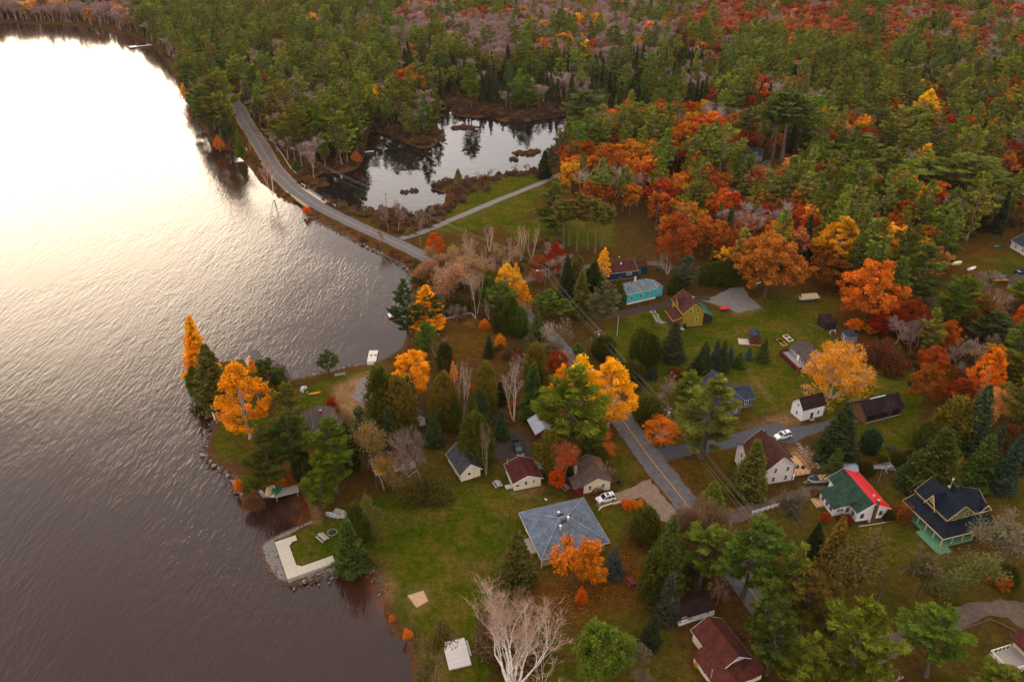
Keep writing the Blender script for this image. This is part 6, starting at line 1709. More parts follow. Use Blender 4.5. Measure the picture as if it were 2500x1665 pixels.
# ------------------------------------------------------------------ boats
def hull(name, L, W, H, m, parent=None, z0=0.0, deck=None, open_=True, transom=0.85, bowup=0.25):
 """A boat hull pointing along +x; flared section, raked bow, floor inside."""
 b = MB(); n = 9
 st = []
 for i in range(n):
  t = i / (n - 1)
  x = -L / 2 + L * t
  w = W / 2 * (transom + (1 - transom) * min(1, t * 2.5)) if t < 0.55 else W / 2 * math.sqrt(max(0.0, 1 - ((t - 0.55) / 0.45) ** 2.1))
  w = max(w, 0.02)
  top = H + bowup * max(0, t - 0.45) ** 1.6 * 2
  kz = 0 + (H * 0.75) * max(0, (t - 0.78) / 0.22) ** 2
  st.append([(x, -w, z0 + top), (x, -w * 0.78, z0 + kz + H * 0.22), (x, 0, z0 + kz), (x, w * 0.78, z0 + kz + H * 0.22), (x, w, z0 + top)])
 for s in st: b.v += s
 for i in range(n - 1):
  for j in range(4):
   b.f.append((i * 5 + j, i * 5 + j + 1, (i + 1) * 5 + j + 1, (i + 1) * 5 + j))
 b.f.append((0, 1, 2, 3, 4))
 o = b.build(name, m, parent)
 return o, st
def motorboat(label):
 p0, p1 = G('C3', 1592, 1300), G('C3', 1765, 1285)
 d = (p0 - p1).normalized(); c = (p0 + p1) / 2 + Vector((-d.y, d.x, 0)) * -0.9
 o = thing('motorboat', label, 'boat', (c.x, c.y, 0.55), math.atan2(d.y, d.x))
 hull('hull', 5.2, 2.0, 0.85, PAINT['white'], o)
 q, st = hull('cockpit_liner', 4.9, 1.75, 0.5, PAINT['navy'], o, z0=0.33)
 MB().slab([(0.9, -0.75, 0.98), (2.3, -0.2, 1.12), (2.3, 0.2, 1.12), (0.9, 0.75, 0.98)], 0.06).build('foredeck', PAINT['navy'], o)
 MB().hexa([(0.55, -0.8, 0.92), (0.62, -0.8, 0.92), (0.62, 0.8, 0.92), (0.55, 0.8, 0.92), (0.2, -0.7, 1.4), (0.26, -0.7, 1.4), (0.26, 0.7, 1.4), (0.2, 0.7, 1.4)]).build('windscreen', AUTOGLASS, o)
 for x in (-0.4, -1.5):
  for y in (-0.42, 0.42):
   s = MB().box(x - 0.25, y - 0.25, 0.5, x + 0.25, y + 0.25, 0.85).box(x - 0.32, y - 0.25, 0.85, x - 0.2, y + 0.25, 1.25).build('seat', PAINT['tan'], o)
 MB().box(-2.95, -0.28, 0.3, -2.5, 0.28, 0.9).box(-3.0, -0.22, 0.9, -2.5, 0.22, 1.35).build('outboard_motor', PAINT['white'], o)
 t = thing('boat_trailer', 'galvanised trailer under the navy and white motorboat', 'trailer', (c.x, c.y, 0.03), math.atan2(d.y, d.x))
 MB().bar((-2.3, -0.7, 0.42), (1.2, -0.7, 0.42), 0.1, 0.1).bar((-2.3, 0.7, 0.42), (1.2, 0.7, 0.42), 0.1, 0.1).bar((1.2, -0.7, 0.42), (3.6, 0, 0.42), 0.1, 0.1).bar((1.2, 0.7, 0.42), (3.6, 0, 0.42), 0.1, 0.1).bar((-1.0, -0.9, 0.35), (-1.0, 0.9, 0.35), 0.1, 0.1).build('frame', STEEL, t)
 for s in (-1, 1): wheel(t, -1.0, s * 1.0, 0.3, 0.2)
 MB().tube([(3.5, 0, 0.0), (3.5, 0, 0.5)], 0.06, 6).build('jockey_wheel', RUBBER, t)
motorboat('navy and white open motorboat on a trailer behind the red roof')
def covered_boat():
 p0, p1 = G('C1', 1850, 640), G('C1', 2025, 628)
 d = (p1 - p0).normalized(); c = (p0 + p1) / 2 + Vector((-d.y, d.x, 0)) * 1.0
 a = math.atan2(d.y, d.x)
 o = thing('covered_boat', 'boat on a trailer under a peaked tan tarpaulin in the far lawn', 'boat', (c.x, c.y, 0), a)
 hull('hull', 6.0, 2.2, 0.9, PAINT['white'], o, z0=0.7)
 b = MB()
 L_, w_ = 3.4, 1.45
 b.slab([(-L_, -w_, 1.6), (L_ - 0.2, -w_, 1.6), (L_ - 0.9, 0, 2.9), (-L_ + 0.5, 0, 2.9)], 0.05).slab([(-L_ + 0.5, 0, 2.9), (L_ - 0.9, 0, 2.9), (L_ - 0.2, w_, 1.6), (-L_, w_, 1.6)], 0.05).slab([(L_ - 0.2, -w_, 1.6), (L_ + 0.2, 0, 1.55), (L_ - 0.2, w_, 1.6), (L_ - 0.9, 0, 2.9)], 0.05)
 b.build('tarpaulin', PAINT['tan'], o)
 MB().bar((-3.2, -0.75, 0.5), (2.2, -0.75, 0.5), 0.1, 0.12).bar((-3.2, 0.75, 0.5), (2.2, 0.75, 0.5), 0.1, 0.12).bar((-3.2, 0, 0.5), (-4.4, 0, 0.45), 0.1, 0.1).build('trailer_frame', PAINT['blue'], o)
 for s in (-1, 1):
  for x in (0.5, 1.3):
   wheel(o, x, s * 1.0, 0.32, 0.2)
covered_boat()
def small_boat(name, label, cat, c, p, q, W, H, m, z=0.0, flip=False, seats=1, inner=None, group=None):
 a, b = G(c, *p, z), G(c, *q, z)
 d = (b - a).normalized(); mid = (a + b) / 2
 o = thing(name, label, cat, (mid.x, mid.y, z), math.atan2(d.y, d.x), group)
 L_ = (b - a).length
 canoe = name in ('canoe', 'kayak')
 if flip:
  k, st = hull('hull', L_, W, H, m, o, transom=0.15 if canoe else 0.8); k.rotation_euler.x = math.pi; k.location.z = H + 0.2
 else:
  hull('hull', L_, W, H, m, o, transom=0.15 if canoe else 0.8)
  if name == 'kayak':
   MB().slab([(-L_ / 2 * 0.9, -0.05, H), (-0.3, -W * 0.46, H), (-0.3, W * 0.46, H), (-L_ / 2 * 0.9, 0.05, H)], 0.05).slab([(0.45, -W * 0.46, H + 0.03), (L_ / 2 * 0.85, -0.03, H + 0.06), (L_ / 2 * 0.85, 0.03, H + 0.06), (0.45, W * 0.46, H + 0.03)], 0.05).build('deck', m, o)
  else:
   for i in range(seats):
    x = -L_ * 0.25 + i * L_ * 0.3
    MB().box(x - 0.14, -W * 0.42, H * 0.7, x + 0.14, W * 0.42, H * 0.78).build('seat', inner or WOOD_GREY, o)
 return o
small_boat('canoe', 'pale blue canoe with its nose at the water beside the cove dock', 'canoe', 'C7', (320, 395), (285, 335), 1.0, 0.45, PAINT['silver'], 0.1, seats=2)
small_boat('rowing_boat', 'weathered tan rowing boat laid upside down across the cove dock', 'boat', 'C7', (345, 390), (375, 290), 1.7, 0.6, PAINT['tan'], 0.35, flip=True)
small_boat('rowing_boat', 'cream striped rowing boat beside the green pedal boat', 'boat', 'C7', (390, 385), (395, 300), 1.3, 0.55, PAINT['cream'], 0.35, seats=2)
a = G('C7', 425, 330, 0.3)
o = thing('pedal_boat', 'bright green pedal boat on the grey cove dock', 'boat', (a.x, a.y, 0.3), 1.2)
lofted([(-1.1, [(-0.75, 0.05), (-0.8, 0.45), (0.8, 0.45), (0.75, 0.05)]), (0.6, [(-0.75, 0.0), (-0.8, 0.4), (0.8, 0.4), (0.75, 0.0)]), (1.25, [(-0.5, 0.15), (-0.5, 0.45), (0.5, 0.45), (0.5, 0.15)])]).build('hull', PAINT['green'], o)
for y in (-0.4, 0.4):
 MB().box(-0.6, y - 0.28, 0.46, 0, y + 0.28, 0.6).box(-0.8, y - 0.28, 0.46, -0.6, y + 0.28, 1.0).build('seat', PAINT['green'], o)
MB().box(0.5, -0.5, 0.45, 0.9, 0.5, 0.62).build('console', PAINT['green'], o)
small_boat('canoe', 'upturned white canoe with a yellow edge on the far lawn', 'canoe', 'C2', (1640, 378), (1758, 352), 1.0, 0.45, PAINT['white'], flip=True)
small_boat('canoe', 'yellow canoe lying beside the upturned white canoe', 'canoe', 'C2', (1655, 388), (1755, 376), 0.9, 0.4, PAINT['yellow'], seats=2)
small_boat('rowing_boat', 'white rowing boat with a maroon inside near the bare tree and far lawn', 'boat', 'C2', (1815, 436), (1890, 408), 1.3, 0.5, PAINT['white'], inner=PAINT['maroon'])
small_boat('rowing_boat', 'small green boat at the top of the far lawn', 'boat', 'C2', (2060, 215), (2135, 200), 1.4, 0.5, PAINT['green'])
small_boat('rowing_boat', 'navy hulled boat with a white top by the right edge of the far lawn', 'boat', 'C2', (2270, 465), (2400, 440), 2.0, 0.9, PAINT['navy'], inner=PAINT['white'])
KG = 'kayaks lying on the rack beside the far lawn'
for m, lab, dy in (('teal', 'teal kayak at the back of the kayak rack', 0), ('green', 'green kayak on the kayak rack', 14), ('red', 'red kayak on the kayak rack', 26), ('yellow', 'yellow kayak at the front of the kayak rack', 42), ('blue', 'blue kayak on the kayak rack', 6)):
 small_boat('kayak', lab, 'kayak', 'C2', (2010 + dy, 492 + dy), (2200 + dy * 0.5, 488 + dy), 0.7, 0.32, PAINT[m], z=0.75, group=KG)
a = G('C2', 2110, 530)
o = thing('kayak_rack', 'dark timber rack that holds the coloured kayaks', 'rack', (a.x, a.y, 0), -0.05)
for x in (-2.2, 0, 2.2):
 MB().box(x - 0.06, -0.6, 0.55, x + 0.06, 3.4, 0.68).build('bearer', PAINT['dark'], o)
 for y in (-0.5, 3.2):
  MB().box(x - 0.06, y - 0.06, -0.1, x + 0.06, y + 0.06, 1.9).build('post', PAINT['dark'], o)
small_boat('rowing_boat', 'pale blue boat stored under the rust-brown oak', 'boat', 'C1', (1630, 458), (1700, 440), 1.5, 0.6, PAINT['turquoise'])
small_boat('rowing_boat', 'small white boat stored under the rust-brown oak', 'boat', 'C1', (1495, 482), (1535, 468), 1.5, 0.6, PAINT['white'], flip=True)
small_boat('canoe', 'yellow canoe beside the cottage with the charcoal roof', 'canoe', 'D8', (595, 820), (700, 795), 0.9, 0.4, PAINT['yellow'], seats=2)
small_boat('canoe', 'tan canoe lying on the lawn of the point', 'canoe', 'C6', (1015, 722), (1125, 705), 0.9, 0.4, PAINT['yellow'], seats=2)
small_boat('rowing_boat', 'white boat on the bare clearing in the wood', 'boat', 'D5', (440, 915), (470, 900), 1.6, 0.6, PAINT['white'], flip=True)
small_boat('canoe', 'teal canoe on the brown clearing under the tall pines', 'canoe', 'D5', (985, 862), (1015, 845), 1.0, 0.5, PAINT['teal'])
small_boat('canoe', 'white canoe on the brown clearing under the tall pines', 'canoe', 'D5', (865, 850), (915, 846), 1.0, 0.5, PAINT['white'])
a, b = G('D7', 2160, 590), G('D7', 2260, 600)
o = thing('camper_trailer', 'white camper trailer behind the cream gabled house', 'trailer', ((a.x + b.x) / 2, (a.y + b.y) / 2 + 2, 0), 0.25)
lofted([(-3.6, [(-1.2, 0.6), (-1.2, 2.3), (1.2, 2.3), (1.2, 0.6)]), (-3.0, [(-1.25, 0.5), (-1.2, 3.2), (1.2, 3.2), (1.25, 0.5)]), (2.6, [(-1.25, 0.5), (-1.2, 3.3), (1.2, 3.3), (1.25, 0.5)]), (3.6, [(-1.2, 0.8), (-1.2, 2.6), (1.2, 2.6), (1.2, 0.8)])]).build('body', PAINT['white'], o)
for x in (-1.8, 0.3, 1.8): MB().box(x - 0.4, -1.29, 1.7, x + 0.4, -1.255, 2.4).build('window', GLASS, o)
for s in (-1, 1): wheel(o, -0.4, s * 1.1, 0.38, 0.25); wheel(o, 0.5, s * 1.1, 0.38, 0.25)
# ------------------------------------------------------------------ docks and platforms
def dock_q(name, label, c, p, q, w, z, m, cat='dock', pilings=True, side=1, pw=0.3, zdown=-3.2):
 """Dock from p to q along one edge, w metres wide to the left (side 1) or right (side -1)."""
 a, b = G(c, *p, z), G(c, *q, z)
 d = b - a
 o = thing(name, label, cat, (a.x, a.y, 0), math.atan2(d.y, d.x))
 L_ = d.length
 y0, y1 = (0, w) if side > 0 else (-w, 0)
 deck_planks(o, 0, y0, L_, y1, z, m, pw, along='y')
 MB().box(0, y0, z - 0.3, L_, y0 + 0.1, z - 0.062).box(0, y1 - 0.1, z - 0.3, L_, y1, z - 0.062).build('joist', m, o)
 if pilings:
  pm_ = MB().tube([(0, 0, zdown), (0, 0, z - 0.1)], 0.12, 6).mesh('piling', POLE_WOOD)
  for x in [0.4 + i * max(1, (L_ - 0.8)) / max(1, int(L_ / 3)) for i in range(max(1, int(L_ / 3)) + 1)]:
   for y in (y0 + 0.15, y1 - 0.15):
    k = link('piling', pm_, o); k.location = (x, y, 0)
 return o, L_
A, B, C_ = G('C7', 400, 752, 0.35), G('C7', 512, 1055, 0.35), G('C7', 905, 915, 0.35)
d1 = (A - B); d2 = (C_ - B)
o = thing('shore_deck', 'pale L-shaped plank deck round the grass above the stone breakwater', 'deck', (B.x, B.y, 0), math.atan2(d2.y, d2.x))
LA, LB = d1.length, d2.length
deck_planks(o, 0, 0, LB, 2.1, 0.35, WOOD_PALE, 0.3, along='x')
deck_planks(o, 0, 2.1, 2.5, LA, 0.35, WOOD_PALE, 0.3, along='y')
deck_planks(o, 2.5, LA - 1.6, 4.4, LA, 0.35, WOOD_PALE, 0.3, along='y')
MB().poly([(2.5, 2.1, 0.34), (3.4, 2.1, 0.34), (2.5, 3.0, 0.34)]).poly([(2.5, LA - 1.6, 0.34), (2.5, LA - 2.5, 0.34), (3.4, LA - 1.6, 0.34)]).build('corner_fillet', WOOD_PALE, o)
MB().box(0.02, 0.02, -0.9, LB - 0.02, 0.12, 0.28).box(0.02, 0.12, -0.9, 0.12, LA - 0.02, 0.28).box(2.38, 2.2, -0.2, 2.48, LA - 1.7, 0.28).box(2.5, 1.98, -0.2, LB - 0.02, 2.08, 0.28).build('skirt', WOOD_GREY, o)
q = [G('D6', a, b, 0.4) for a, b in ((660, 1125), (845, 1080), (762, 855), (592, 905))]
d = q[1] - q[0]
o = thing('wooden_platform', 'square white-grey plank platform on the lawn near the lower edge', 'platform', q[0], math.atan2(d.y, d.x))
o.location.z = 0
deck_planks(o, 0, 0, d.length, (q[3] - q[0]).length, 0.4, mat('bleached_wood', (0.52, 0.50, 0.47), 0.85, 0.18, 1.5, spec=0.1), 0.26, along='y')
MB().box(0.05, 0.05, -0.1, d.length - 0.05, (q[3] - q[0]).length - 0.05, 0.33).build('base', WOOD_GREY, o)
MB().box(d.length + 0.1, 2.0, -0.1, d.length + 0.5, 5.4, 0.2).build('side_step', WOOD_GREY, o)
q = [G('D6', a, b, 0.05) for a, b in ((395, 615), (490, 558), (448, 474), (318, 515))]
d = q[1] - q[0]
tag(MB().slab([tuple(p) for p in q], 0.1).build('plywood_sheet', mat('sandy_plywood', (0.42, 0.27, 0.15), 0.9, 0.2, 1.2), None), 'sand-covered square board lying on the lawn beside the small beach', 'board')
dock_q('wooden_dock', 'grey plank dock with boats on it along the cove', 'C7', (405, 382), (606, 332), 2.6, 0.25, WOOD_GREY, pw=0.35)
MB().box(0, 0, 0, 0.01, 0.01, 0.01) if False else None
o, L_ = dock_q('wooden_dock', 'small grey dock with four chairs on the west side of the point', 'C6', (250, 905), (362, 870), 2.3, 0.15, WOOD_GREY, pw=0.3)
MB().box(-0.1, -0.05, -1.0, 0.0, 2.35, 0.6).build('end_board', PAINT['white'], o)
def chair(label, root_, x, y, z, rz, m, group=None):
 o = thing('garden_chair', label, 'chair', (0, 0, 0), rz, group)
 o.location = root_.matrix_basis @ Vector((x, y, z)) if root_ else Vector((x, y, z))
 MB().box(-0.28, -0.28, 0.32, 0.28, 0.28, 0.38).build('seat', m, o)
 MB().hexa([(-0.28, 0.26, 0.36), (0.28, 0.26, 0.36), (0.28, 0.32, 0.36), (-0.28, 0.32, 0.36), (-0.28, 0.5, 0.95), (0.28, 0.5, 0.95), (0.28, 0.56, 0.95), (-0.28, 0.56, 0.95)]).build('backrest', m, o)
 for s in (-1, 1):
  MB().box(s * 0.3 - 0.05, -0.3, 0.5, s * 0.3 + 0.05, 0.36, 0.55).build('armrest', m, o)
  for yy in (-0.25, 0.25):
   MB().box(s * 0.27 - 0.035, yy - 0.035, 0, s * 0.27 + 0.035, yy + 0.035, 0.5).build('leg', m, o)
 return o
for i in range(4):
 chair('dark garden chair in the row on the small west dock', o, 0.7 + i * 0.85, 1.0, 0.15, o.rotation_euler.z, PAINT['dark'], 'chairs on the small west dock')
dock_q('wooden_dock', 'long thin pale dock reaching out beside the moored canopy boat', 'C6', (492, 432), (520, 485), 1.9, 0.1, WOOD_GREY)
o, L_ = dock_q('swim_float', 'white floating platform with two hatches off the north lawn', 'C6', (1500, 446), (1575, 444), 6.2, -0.7, mat('float_white', (0.62, 0.58, 0.50), 0.8, 0.1, 1), cat='float', pilings=False)
for x in (0.9, 2.2):
 MB().box(x - 0.3, 3.0, -0.69, x + 0.3, 3.7, -0.62).build('hatch', PAINT['black'], o)
MB().box(0.1, 0.05, -1.7, L_ - 0.1, 6.1, -0.98).build('pontoon', PAINT['dark'], o)
dock_q('plank_step', 'grey plank landing between the lawn and the white float', 'C6', (1503, 474), (1560, 468), 1.7, -0.3, WOOD_GREY, cat='dock', pilings=False)
o, L_ = dock_q('swim_float', 'white floating platform beside the green pines north of the lawn', 'D3', (195, 880), (310, 862), 2.6, -0.6, mat('float_white_b', (0.66, 0.64, 0.60), 0.8, 0.1, 1), cat='float', pilings=False)
MB().box(0.1, 0.05, -1.7, L_ - 0.1, 2.5, -0.88).build('pontoon', PAINT['dark'], o)
o, L_ = dock_q('lake_dock', 'far white dock with a square end out on the lake', 'D4', (935, 342), (1090, 325), 2.2, -0.4, mat('far_dock', (0.60, 0.56, 0.52), 0.8, 0.1, 1), pw=0.8)
MB().box(-0.1, -1.2, -0.6, 5.8, 5.2, -0.36).build('end_platform', PAINT['white'], o)
dock_q('pond_dock', 'little wooden dock sticking out into the pond', 'D1', (1365, 600), (1440, 592), 1.6, -0.5, WOOD_PALE, pw=0.5)
a, b = G('C6', 555, 455, -0.3), G('C6', 645, 420, -0.3)
d = G('C6', 640, 470, -0.3) - G('C6', 575, 395, -0.3)
o = thing('moored_boat', 'moored boat under a black canopy beside the boathouse', 'boat', (*(G('C6', 600, 445, WZ).xy), WZ - 0.2), math.atan2(d.y, d.x))
hull('hull', 6.0, 2.3, 1.0, PAINT['white'], o)
MB().slab([(-2.6, -1.35, 2.5), (2.6, -1.35, 2.5), (2.4, 0, 3.1), (-2.4, 0, 3.1)], 0.08).slab([(-2.4, 0, 3.1), (2.4, 0, 3.1), (2.6, 1.35, 2.5), (-2.6, 1.35, 2.5)], 0.08).build('canopy', PAINT['black'], o)
for x in (-2.3, 2.3):
 for y in (-1.2, 1.2):
  MB().tube([(x, y, 0.6), (x, y, 2.55)], 0.05, 6).build('canopy_post', STEEL, o)
MB().box(-1.0, -0.8, 0.8, -0.4, 0.8, 1.3).build('seat', PAINT['tan'], o)
# ------------------------------------------------------------------ garden things
def picnic_table(label, c, x, y, rz, m, L_=2.0):
 p = G(c, x, y)
 o = thing('picnic_table', label, 'picnic table', (p.x, p.y, 0), rz, 'picnic tables on the lawns')
 for i in range(4):
  MB().box(-L_ / 2, -0.40 + i * 0.2, 0.70, L_ / 2, -0.22 + i * 0.2, 0.75).build('plank', m, o)
 for s in (-1, 1):
  for k in range(2):
   MB().box(-L_ / 2, s * 0.78 - 0.16 + k * 0.17, 0.42, L_ / 2, s * 0.78 - 0.01 + k * 0.17, 0.47).build('bench_plank', m, o)
 for x_ in (-L_ / 2 + 0.3, L_ / 2 - 0.3):
  MB().bar((x_, -0.75, 0), (x_, -0.25, 0.7), 0.08, 0.1).bar((x_, 0.75, 0), (x_, 0.25, 0.7), 0.08, 0.1).bar((x_, -0.85, 0.38), (x_, 0.85, 0.38), 0.08, 0.1).build('leg', m, o)
 return o
picnic_table('grey picnic table beside the stone fire pit above the L-shaped deck', 'C7', 800, 725, -0.75, WOOD_GREY, 2.6)
picnic_table('grey picnic table below the long cream cottage', 'C7', 1408, 282, 0.3, WOOD_GREY, 2.2)
picnic_table('grey picnic table beside the maroon-roofed cottage', 'C5', 217, 622, -1.15, WOOD_GREY, 2.2)
picnic_table('brown picnic table under the flame-red maple by the maroon porch', 'C5', 778, 650, -1.0, mat('brown_wood', (0.20, 0.14, 0.10), 0.85, 0.25, 3), 2.2)
picnic_table('red-painted picnic table among the fallen orange leaves', 'D6', 2148, 415, -1.0, PAINT['maroon'], 2.0)
picnic_table('dark picnic table on the lawn beyond the round blue spruce', 'E2', 560, 1105, 0.35, PAINT['dark'], 2.0)
p = G('C7', 965, 630)
o = thing('garden_bench', 'rust-red wooden bench beside the fire pit', 'bench', (p.x, p.y, 0), -1.0)
RW = mat('red_wood', (0.20, 0.055, 0.03), 0.8, 0.25, 3)
MB().box(-0.8, -0.3, 0.40, 0.8, 0.3, 0.46).build('seat', RW, o); MB().box(-0.8, 0.26, 0.46, 0.8, 0.36, 1.0).build('backrest', RW, o)
for x_ in (-0.7, 0.7): MB().box(x_ - 0.05, -0.28, 0, x_ + 0.05, 0.3, 0.4).build('leg', RW, o)
p = G('C6', 1280, 565)
o = thing('garden_bench', 'grey plank bench on the north lawn near the small shore pine', 'bench', (p.x, p.y, 0), 0.3)
MB().box(-1.5, -0.25, 0.4, 1.5, 0.25, 0.46).build('seat', WOOD_GREY, o); MB().box(-1.5, 0.22, 0.46, 1.5, 0.3, 0.9).build('backrest', WOOD_GREY, o)
for x_ in (-1.2, 1.2): MB().box(x_ - 0.05, -0.22, 0, x_ + 0.05, 0.25, 0.4).build('leg', WOOD_GREY, o)
p = G('C7', 880, 672)
o = thing('fire_pit', 'round fire pit ringed with pale stones on the shore lawn', 'fire pit', (p.x, p.y, 0))
MB().tube([(0, 0, -0.1), (0, 0, 0.06)], 0.85, 16).build('ash_bed', PAINT['dark'], o)
r = random.Random(5)
stone_bm = []
def rock_mesh(seed, m, flat=0.7):
 import bmesh
 bm = bmesh.new(); bmesh.ops.create_icosphere(bm, subdivisions=1, radius=0.5)
 q = random.Random(seed)
 for v in bm.verts:
  v.co *= q.uniform(0.75, 1.15); v.co.z *= flat
 me = bpy.data.meshes.new('rock'); bm.to_mesh(me); bm.free(); me.materials.append(m)
 return me
STONE = mat('grey_stone', (0.24, 0.21, 0.19), 0.9, 0.45, 1.2, 0.4, 4)
DSTONE = mat('wet_dark_stone', (0.085, 0.062, 0.050), 0.75, 0.6, 1.1, 0.4, 4)
ROCKS = [rock_mesh(i, STONE) for i in range(5)]; DROCKS = [rock_mesh(20 + i, DSTONE) for i in range(5)]
for i in range(16):
 a = 6.283 * i / 16
 q = link('stone', ROCKS[i % 5], o); q.location = (math.cos(a) * 0.98, math.sin(a) * 0.98, 0.08); q.scale = (0.42, 0.34, 0.36); q.rotation_euler.z = a + 1.57
small_boat('punt', 'long grey aluminium punt drawn up by the cove trees', 'boat', 'C7', (940, 555), (825, 525), 1.2, 0.5, PAINT['silver'], seats=3)
p = G('C7', 935, 505)
o = thing('pallet_stage', 'grey timber staging beside the aluminium punt', 'staging', (p.x, p.y, 0), -0.35)
deck_planks(o, -1.2, -0.7, 1.2, 0.7, 0.3, WOOD_GREY, 0.2)
MB().box(-1.1, -0.6, -0.1, -1.0, 0.6, 0.23).box(1.0, -0.6, -0.1, 1.1, 0.6, 0.23).build('bearer', WOOD_GREY, o)
p = G('C7', 978, 540)
tag(MB().slab([(p.x - 0.9, p.y - 0.7, 0.25), (p.x + 0.9, p.y - 0.9, 0.25), (p.x + 0.8, p.y + 0.8, 0.45), (p.x - 0.7, p.y + 0.9, 0.45)], 0.1).build('timber_ramp', WOOD_GREY, None), 'small tilted timber ramp behind the aluminium punt', 'ramp')
p = G('C1', 1238, 700)
o = thing('garden_bin', 'long bright red storage bin beside the mustard house', 'bin', (p.x, p.y, 0), 0.15)
MB().box(-1.4, -0.6, 0, 1.4, 0.6, 0.75).build('body', PAINT['dark'], o); MB().slab([(-1.5, -0.7, 0.82), (1.5, -0.7, 0.82), (1.5, 0.7, 1.1), (-1.5, 0.7, 1.1)], 0.1).build('lid', PAINT['red'], o)
for lab, c, x, y, w, l, m in (('square white-edged planter bed, rear of the pair by the grey cottage', 'C1', 1748, 920, 1.4, 1.4, 'cream'), ('square white-edged planter bed, front of the pair by the grey cottage', 'C1', 1775, 945, 1.4, 1.4, 'cream'), ('long empty raised bed near the log cabin', 'C1', 1678, 945, 3.0, 1.3, 'brown'), ('raised bed strewn with yellow leaves by the grey cottage', 'C1', 1708, 968, 3.6, 1.2, 'orange_trim')):
 p = G(c, x, y)
 o = thing('raised_bed', lab, 'planter', (p.x, p.y, 0), 0.35)
 MB().box(-w * l / 2 if False else -l / 2, -w / 2, 0, l / 2, w / 2, 0.34).build('soil', PAINT['dark'], o)
 b = MB()
 t = 0.12
 b.box(-l / 2 - t, -w / 2 - t, 0, l / 2 + t, -w / 2, 0.42).box(-l / 2 - t, w / 2, 0, l / 2 + t, w / 2 + t, 0.42).box(-l / 2 - t, -w / 2, 0, -l / 2, w / 2, 0.42).box(l / 2, -w / 2, 0, l / 2 + t, w / 2, 0.42)
 b.build('frame', PAINT[m], o)
p = G('C1', 2125, 890)
o = thing('swing_frame', 'small white frame standing between the two dark sheds', 'frame', (p.x, p.y, 0), 0.3)
MB().bar((-0.9, 0, 1.2), (0.9, 0, 1.2), 0.08, 0.08).build('bar', PAINT['white'], o)
for x_ in (-0.85, 0.85):
 for y_ in (-0.5, 0.5): MB().bar((x_, 0, 1.2), (x_ * 1.1, y_, 0), 0.07, 0.07).build('leg', PAINT['white'], o)
p = G('C1', 1990, 835)
o = thing('ladder', 'yellow ladder lying in the grass beside the brown shed', 'ladder', (p.x, p.y, 0.05), -0.75)
for y_ in (-0.25, 0.25): MB().box(-2.4, y_ - 0.04, 0, 2.4, y_ + 0.04, 0.09).build('rail', PAINT['olive'], o)
for i in range(12): MB().box(-2.2 + i * 0.4, -0.21, 0.02, -2.15 + i * 0.4, 0.21, 0.07).build('rung', PAINT['olive'], o)
path_pts = smooth_line([G('C1', a, b) for a, b in ((650, 705), (680, 745), (700, 785), (745, 803))], 6)
pth = thing('flagstone_path', 'curving pale flagstone path to the mustard house porch', 'path', path_pts[0])
for i, p in enumerate(path_pts):
 for k in (-0.55, 0.5):
  q = link('flagstone', ROCKS[(i + int(k * 10)) % 5], pth); d = Vector((r.uniform(-0.2, 0.2), r.uniform(-0.2, 0.2), 0))
  q.location = p - path_pts[0] + d + Vector((k, k * 0.3, 0.02)); q.scale = (1.0, 0.8, 0.16); q.rotation_euler.z = r.uniform(0, 6)
def stones(group, label, c, poly, n, s0, s1, meshes, z=0.05, seed=1):
 q_ = random.Random(seed)
 P = [G(c, a, b).xy[:] for a, b in poly]
 x0, x1, y0, y1 = min(p[0] for p in P), max(p[0] for p in P), min(p[1] for p in P), max(p[1] for p in P)
 k = 0; tries = 0
 while k < n and tries < 4000:
  tries += 1
  x, y = q_.uniform(x0, x1), q_.uniform(y0, y1)
  if sdist([(x, y)], P)[0] > 0: continue
  s = q_.uniform(s0, s1)
  o = link('rock', q_.choice(meshes)); o.location = (x, y, z); o.scale = (s * q_.uniform(0.8, 1.3), s, s * q_.uniform(0.6, 0.9)); o.rotation_euler.z = q_.uniform(0, 6.28)
  tag(o, label, 'rock', group); k += 1
stones('stones of the rock garden behind the white farmhouse', 'pale stone in the rock garden between farmhouse deck and big spruce', 'C3', ((1480, 950), (1560, 960), (1740, 1100), (1740, 1160), (1640, 1160), (1520, 1020)), 40, 0.4, 0.9, ROCKS, seed=3)
stones('rubble stones beside the boathouse', 'pale rubble stone heaped on the grass beside the boathouse', 'C6', ((950, 650), (1010, 650), (1015, 700), (955, 705)), 22, 0.3, 0.7, [rock_mesh(60 + i, mat('pale_rubble', (0.5, 0.52, 0.56), 0.9, 0.3, 2)) for i in range(2)], seed=4)
p = G('C4', 830, 290)
o = thing('tv_aerial', 'tall television aerial with many rods behind the red roof', 'aerial', (p.x + 2.6, p.y - 1.0, 0), 0.05)
MB().tube([(0, 0, -0.2), (0, 0, 5.2)], 0.06, 6).build('mast', STEEL, o)
MB().bar((-2.2, 0, 5.2), (2.4, 0, 5.2), 0.07, 0.07).bar((-2.2, 0, 4.7), (1.2, 0, 4.7), 0.05, 0.05).build('boom', PAINT['silver'], o)
for i in range(11):
 l = 0.6 + 0.1 * i
 MB().bar((-2.1 + i * 0.43, -l, 5.24), (-2.1 + i * 0.43, l, 5.24), 0.045, 0.045).build('rod', PAINT['silver'], o)
p = G('E2', 490, 1365)
o = thing('wind_vane', 'three-armed white aerial mast on the lawn beyond the red roof', 'aerial', (p.x, p.y, 0), 0.2)
MB().tube([(0, 0, -0.2), (0, 0, 1.3)], 0.05, 6).build('mast', PAINT['silver'], o)
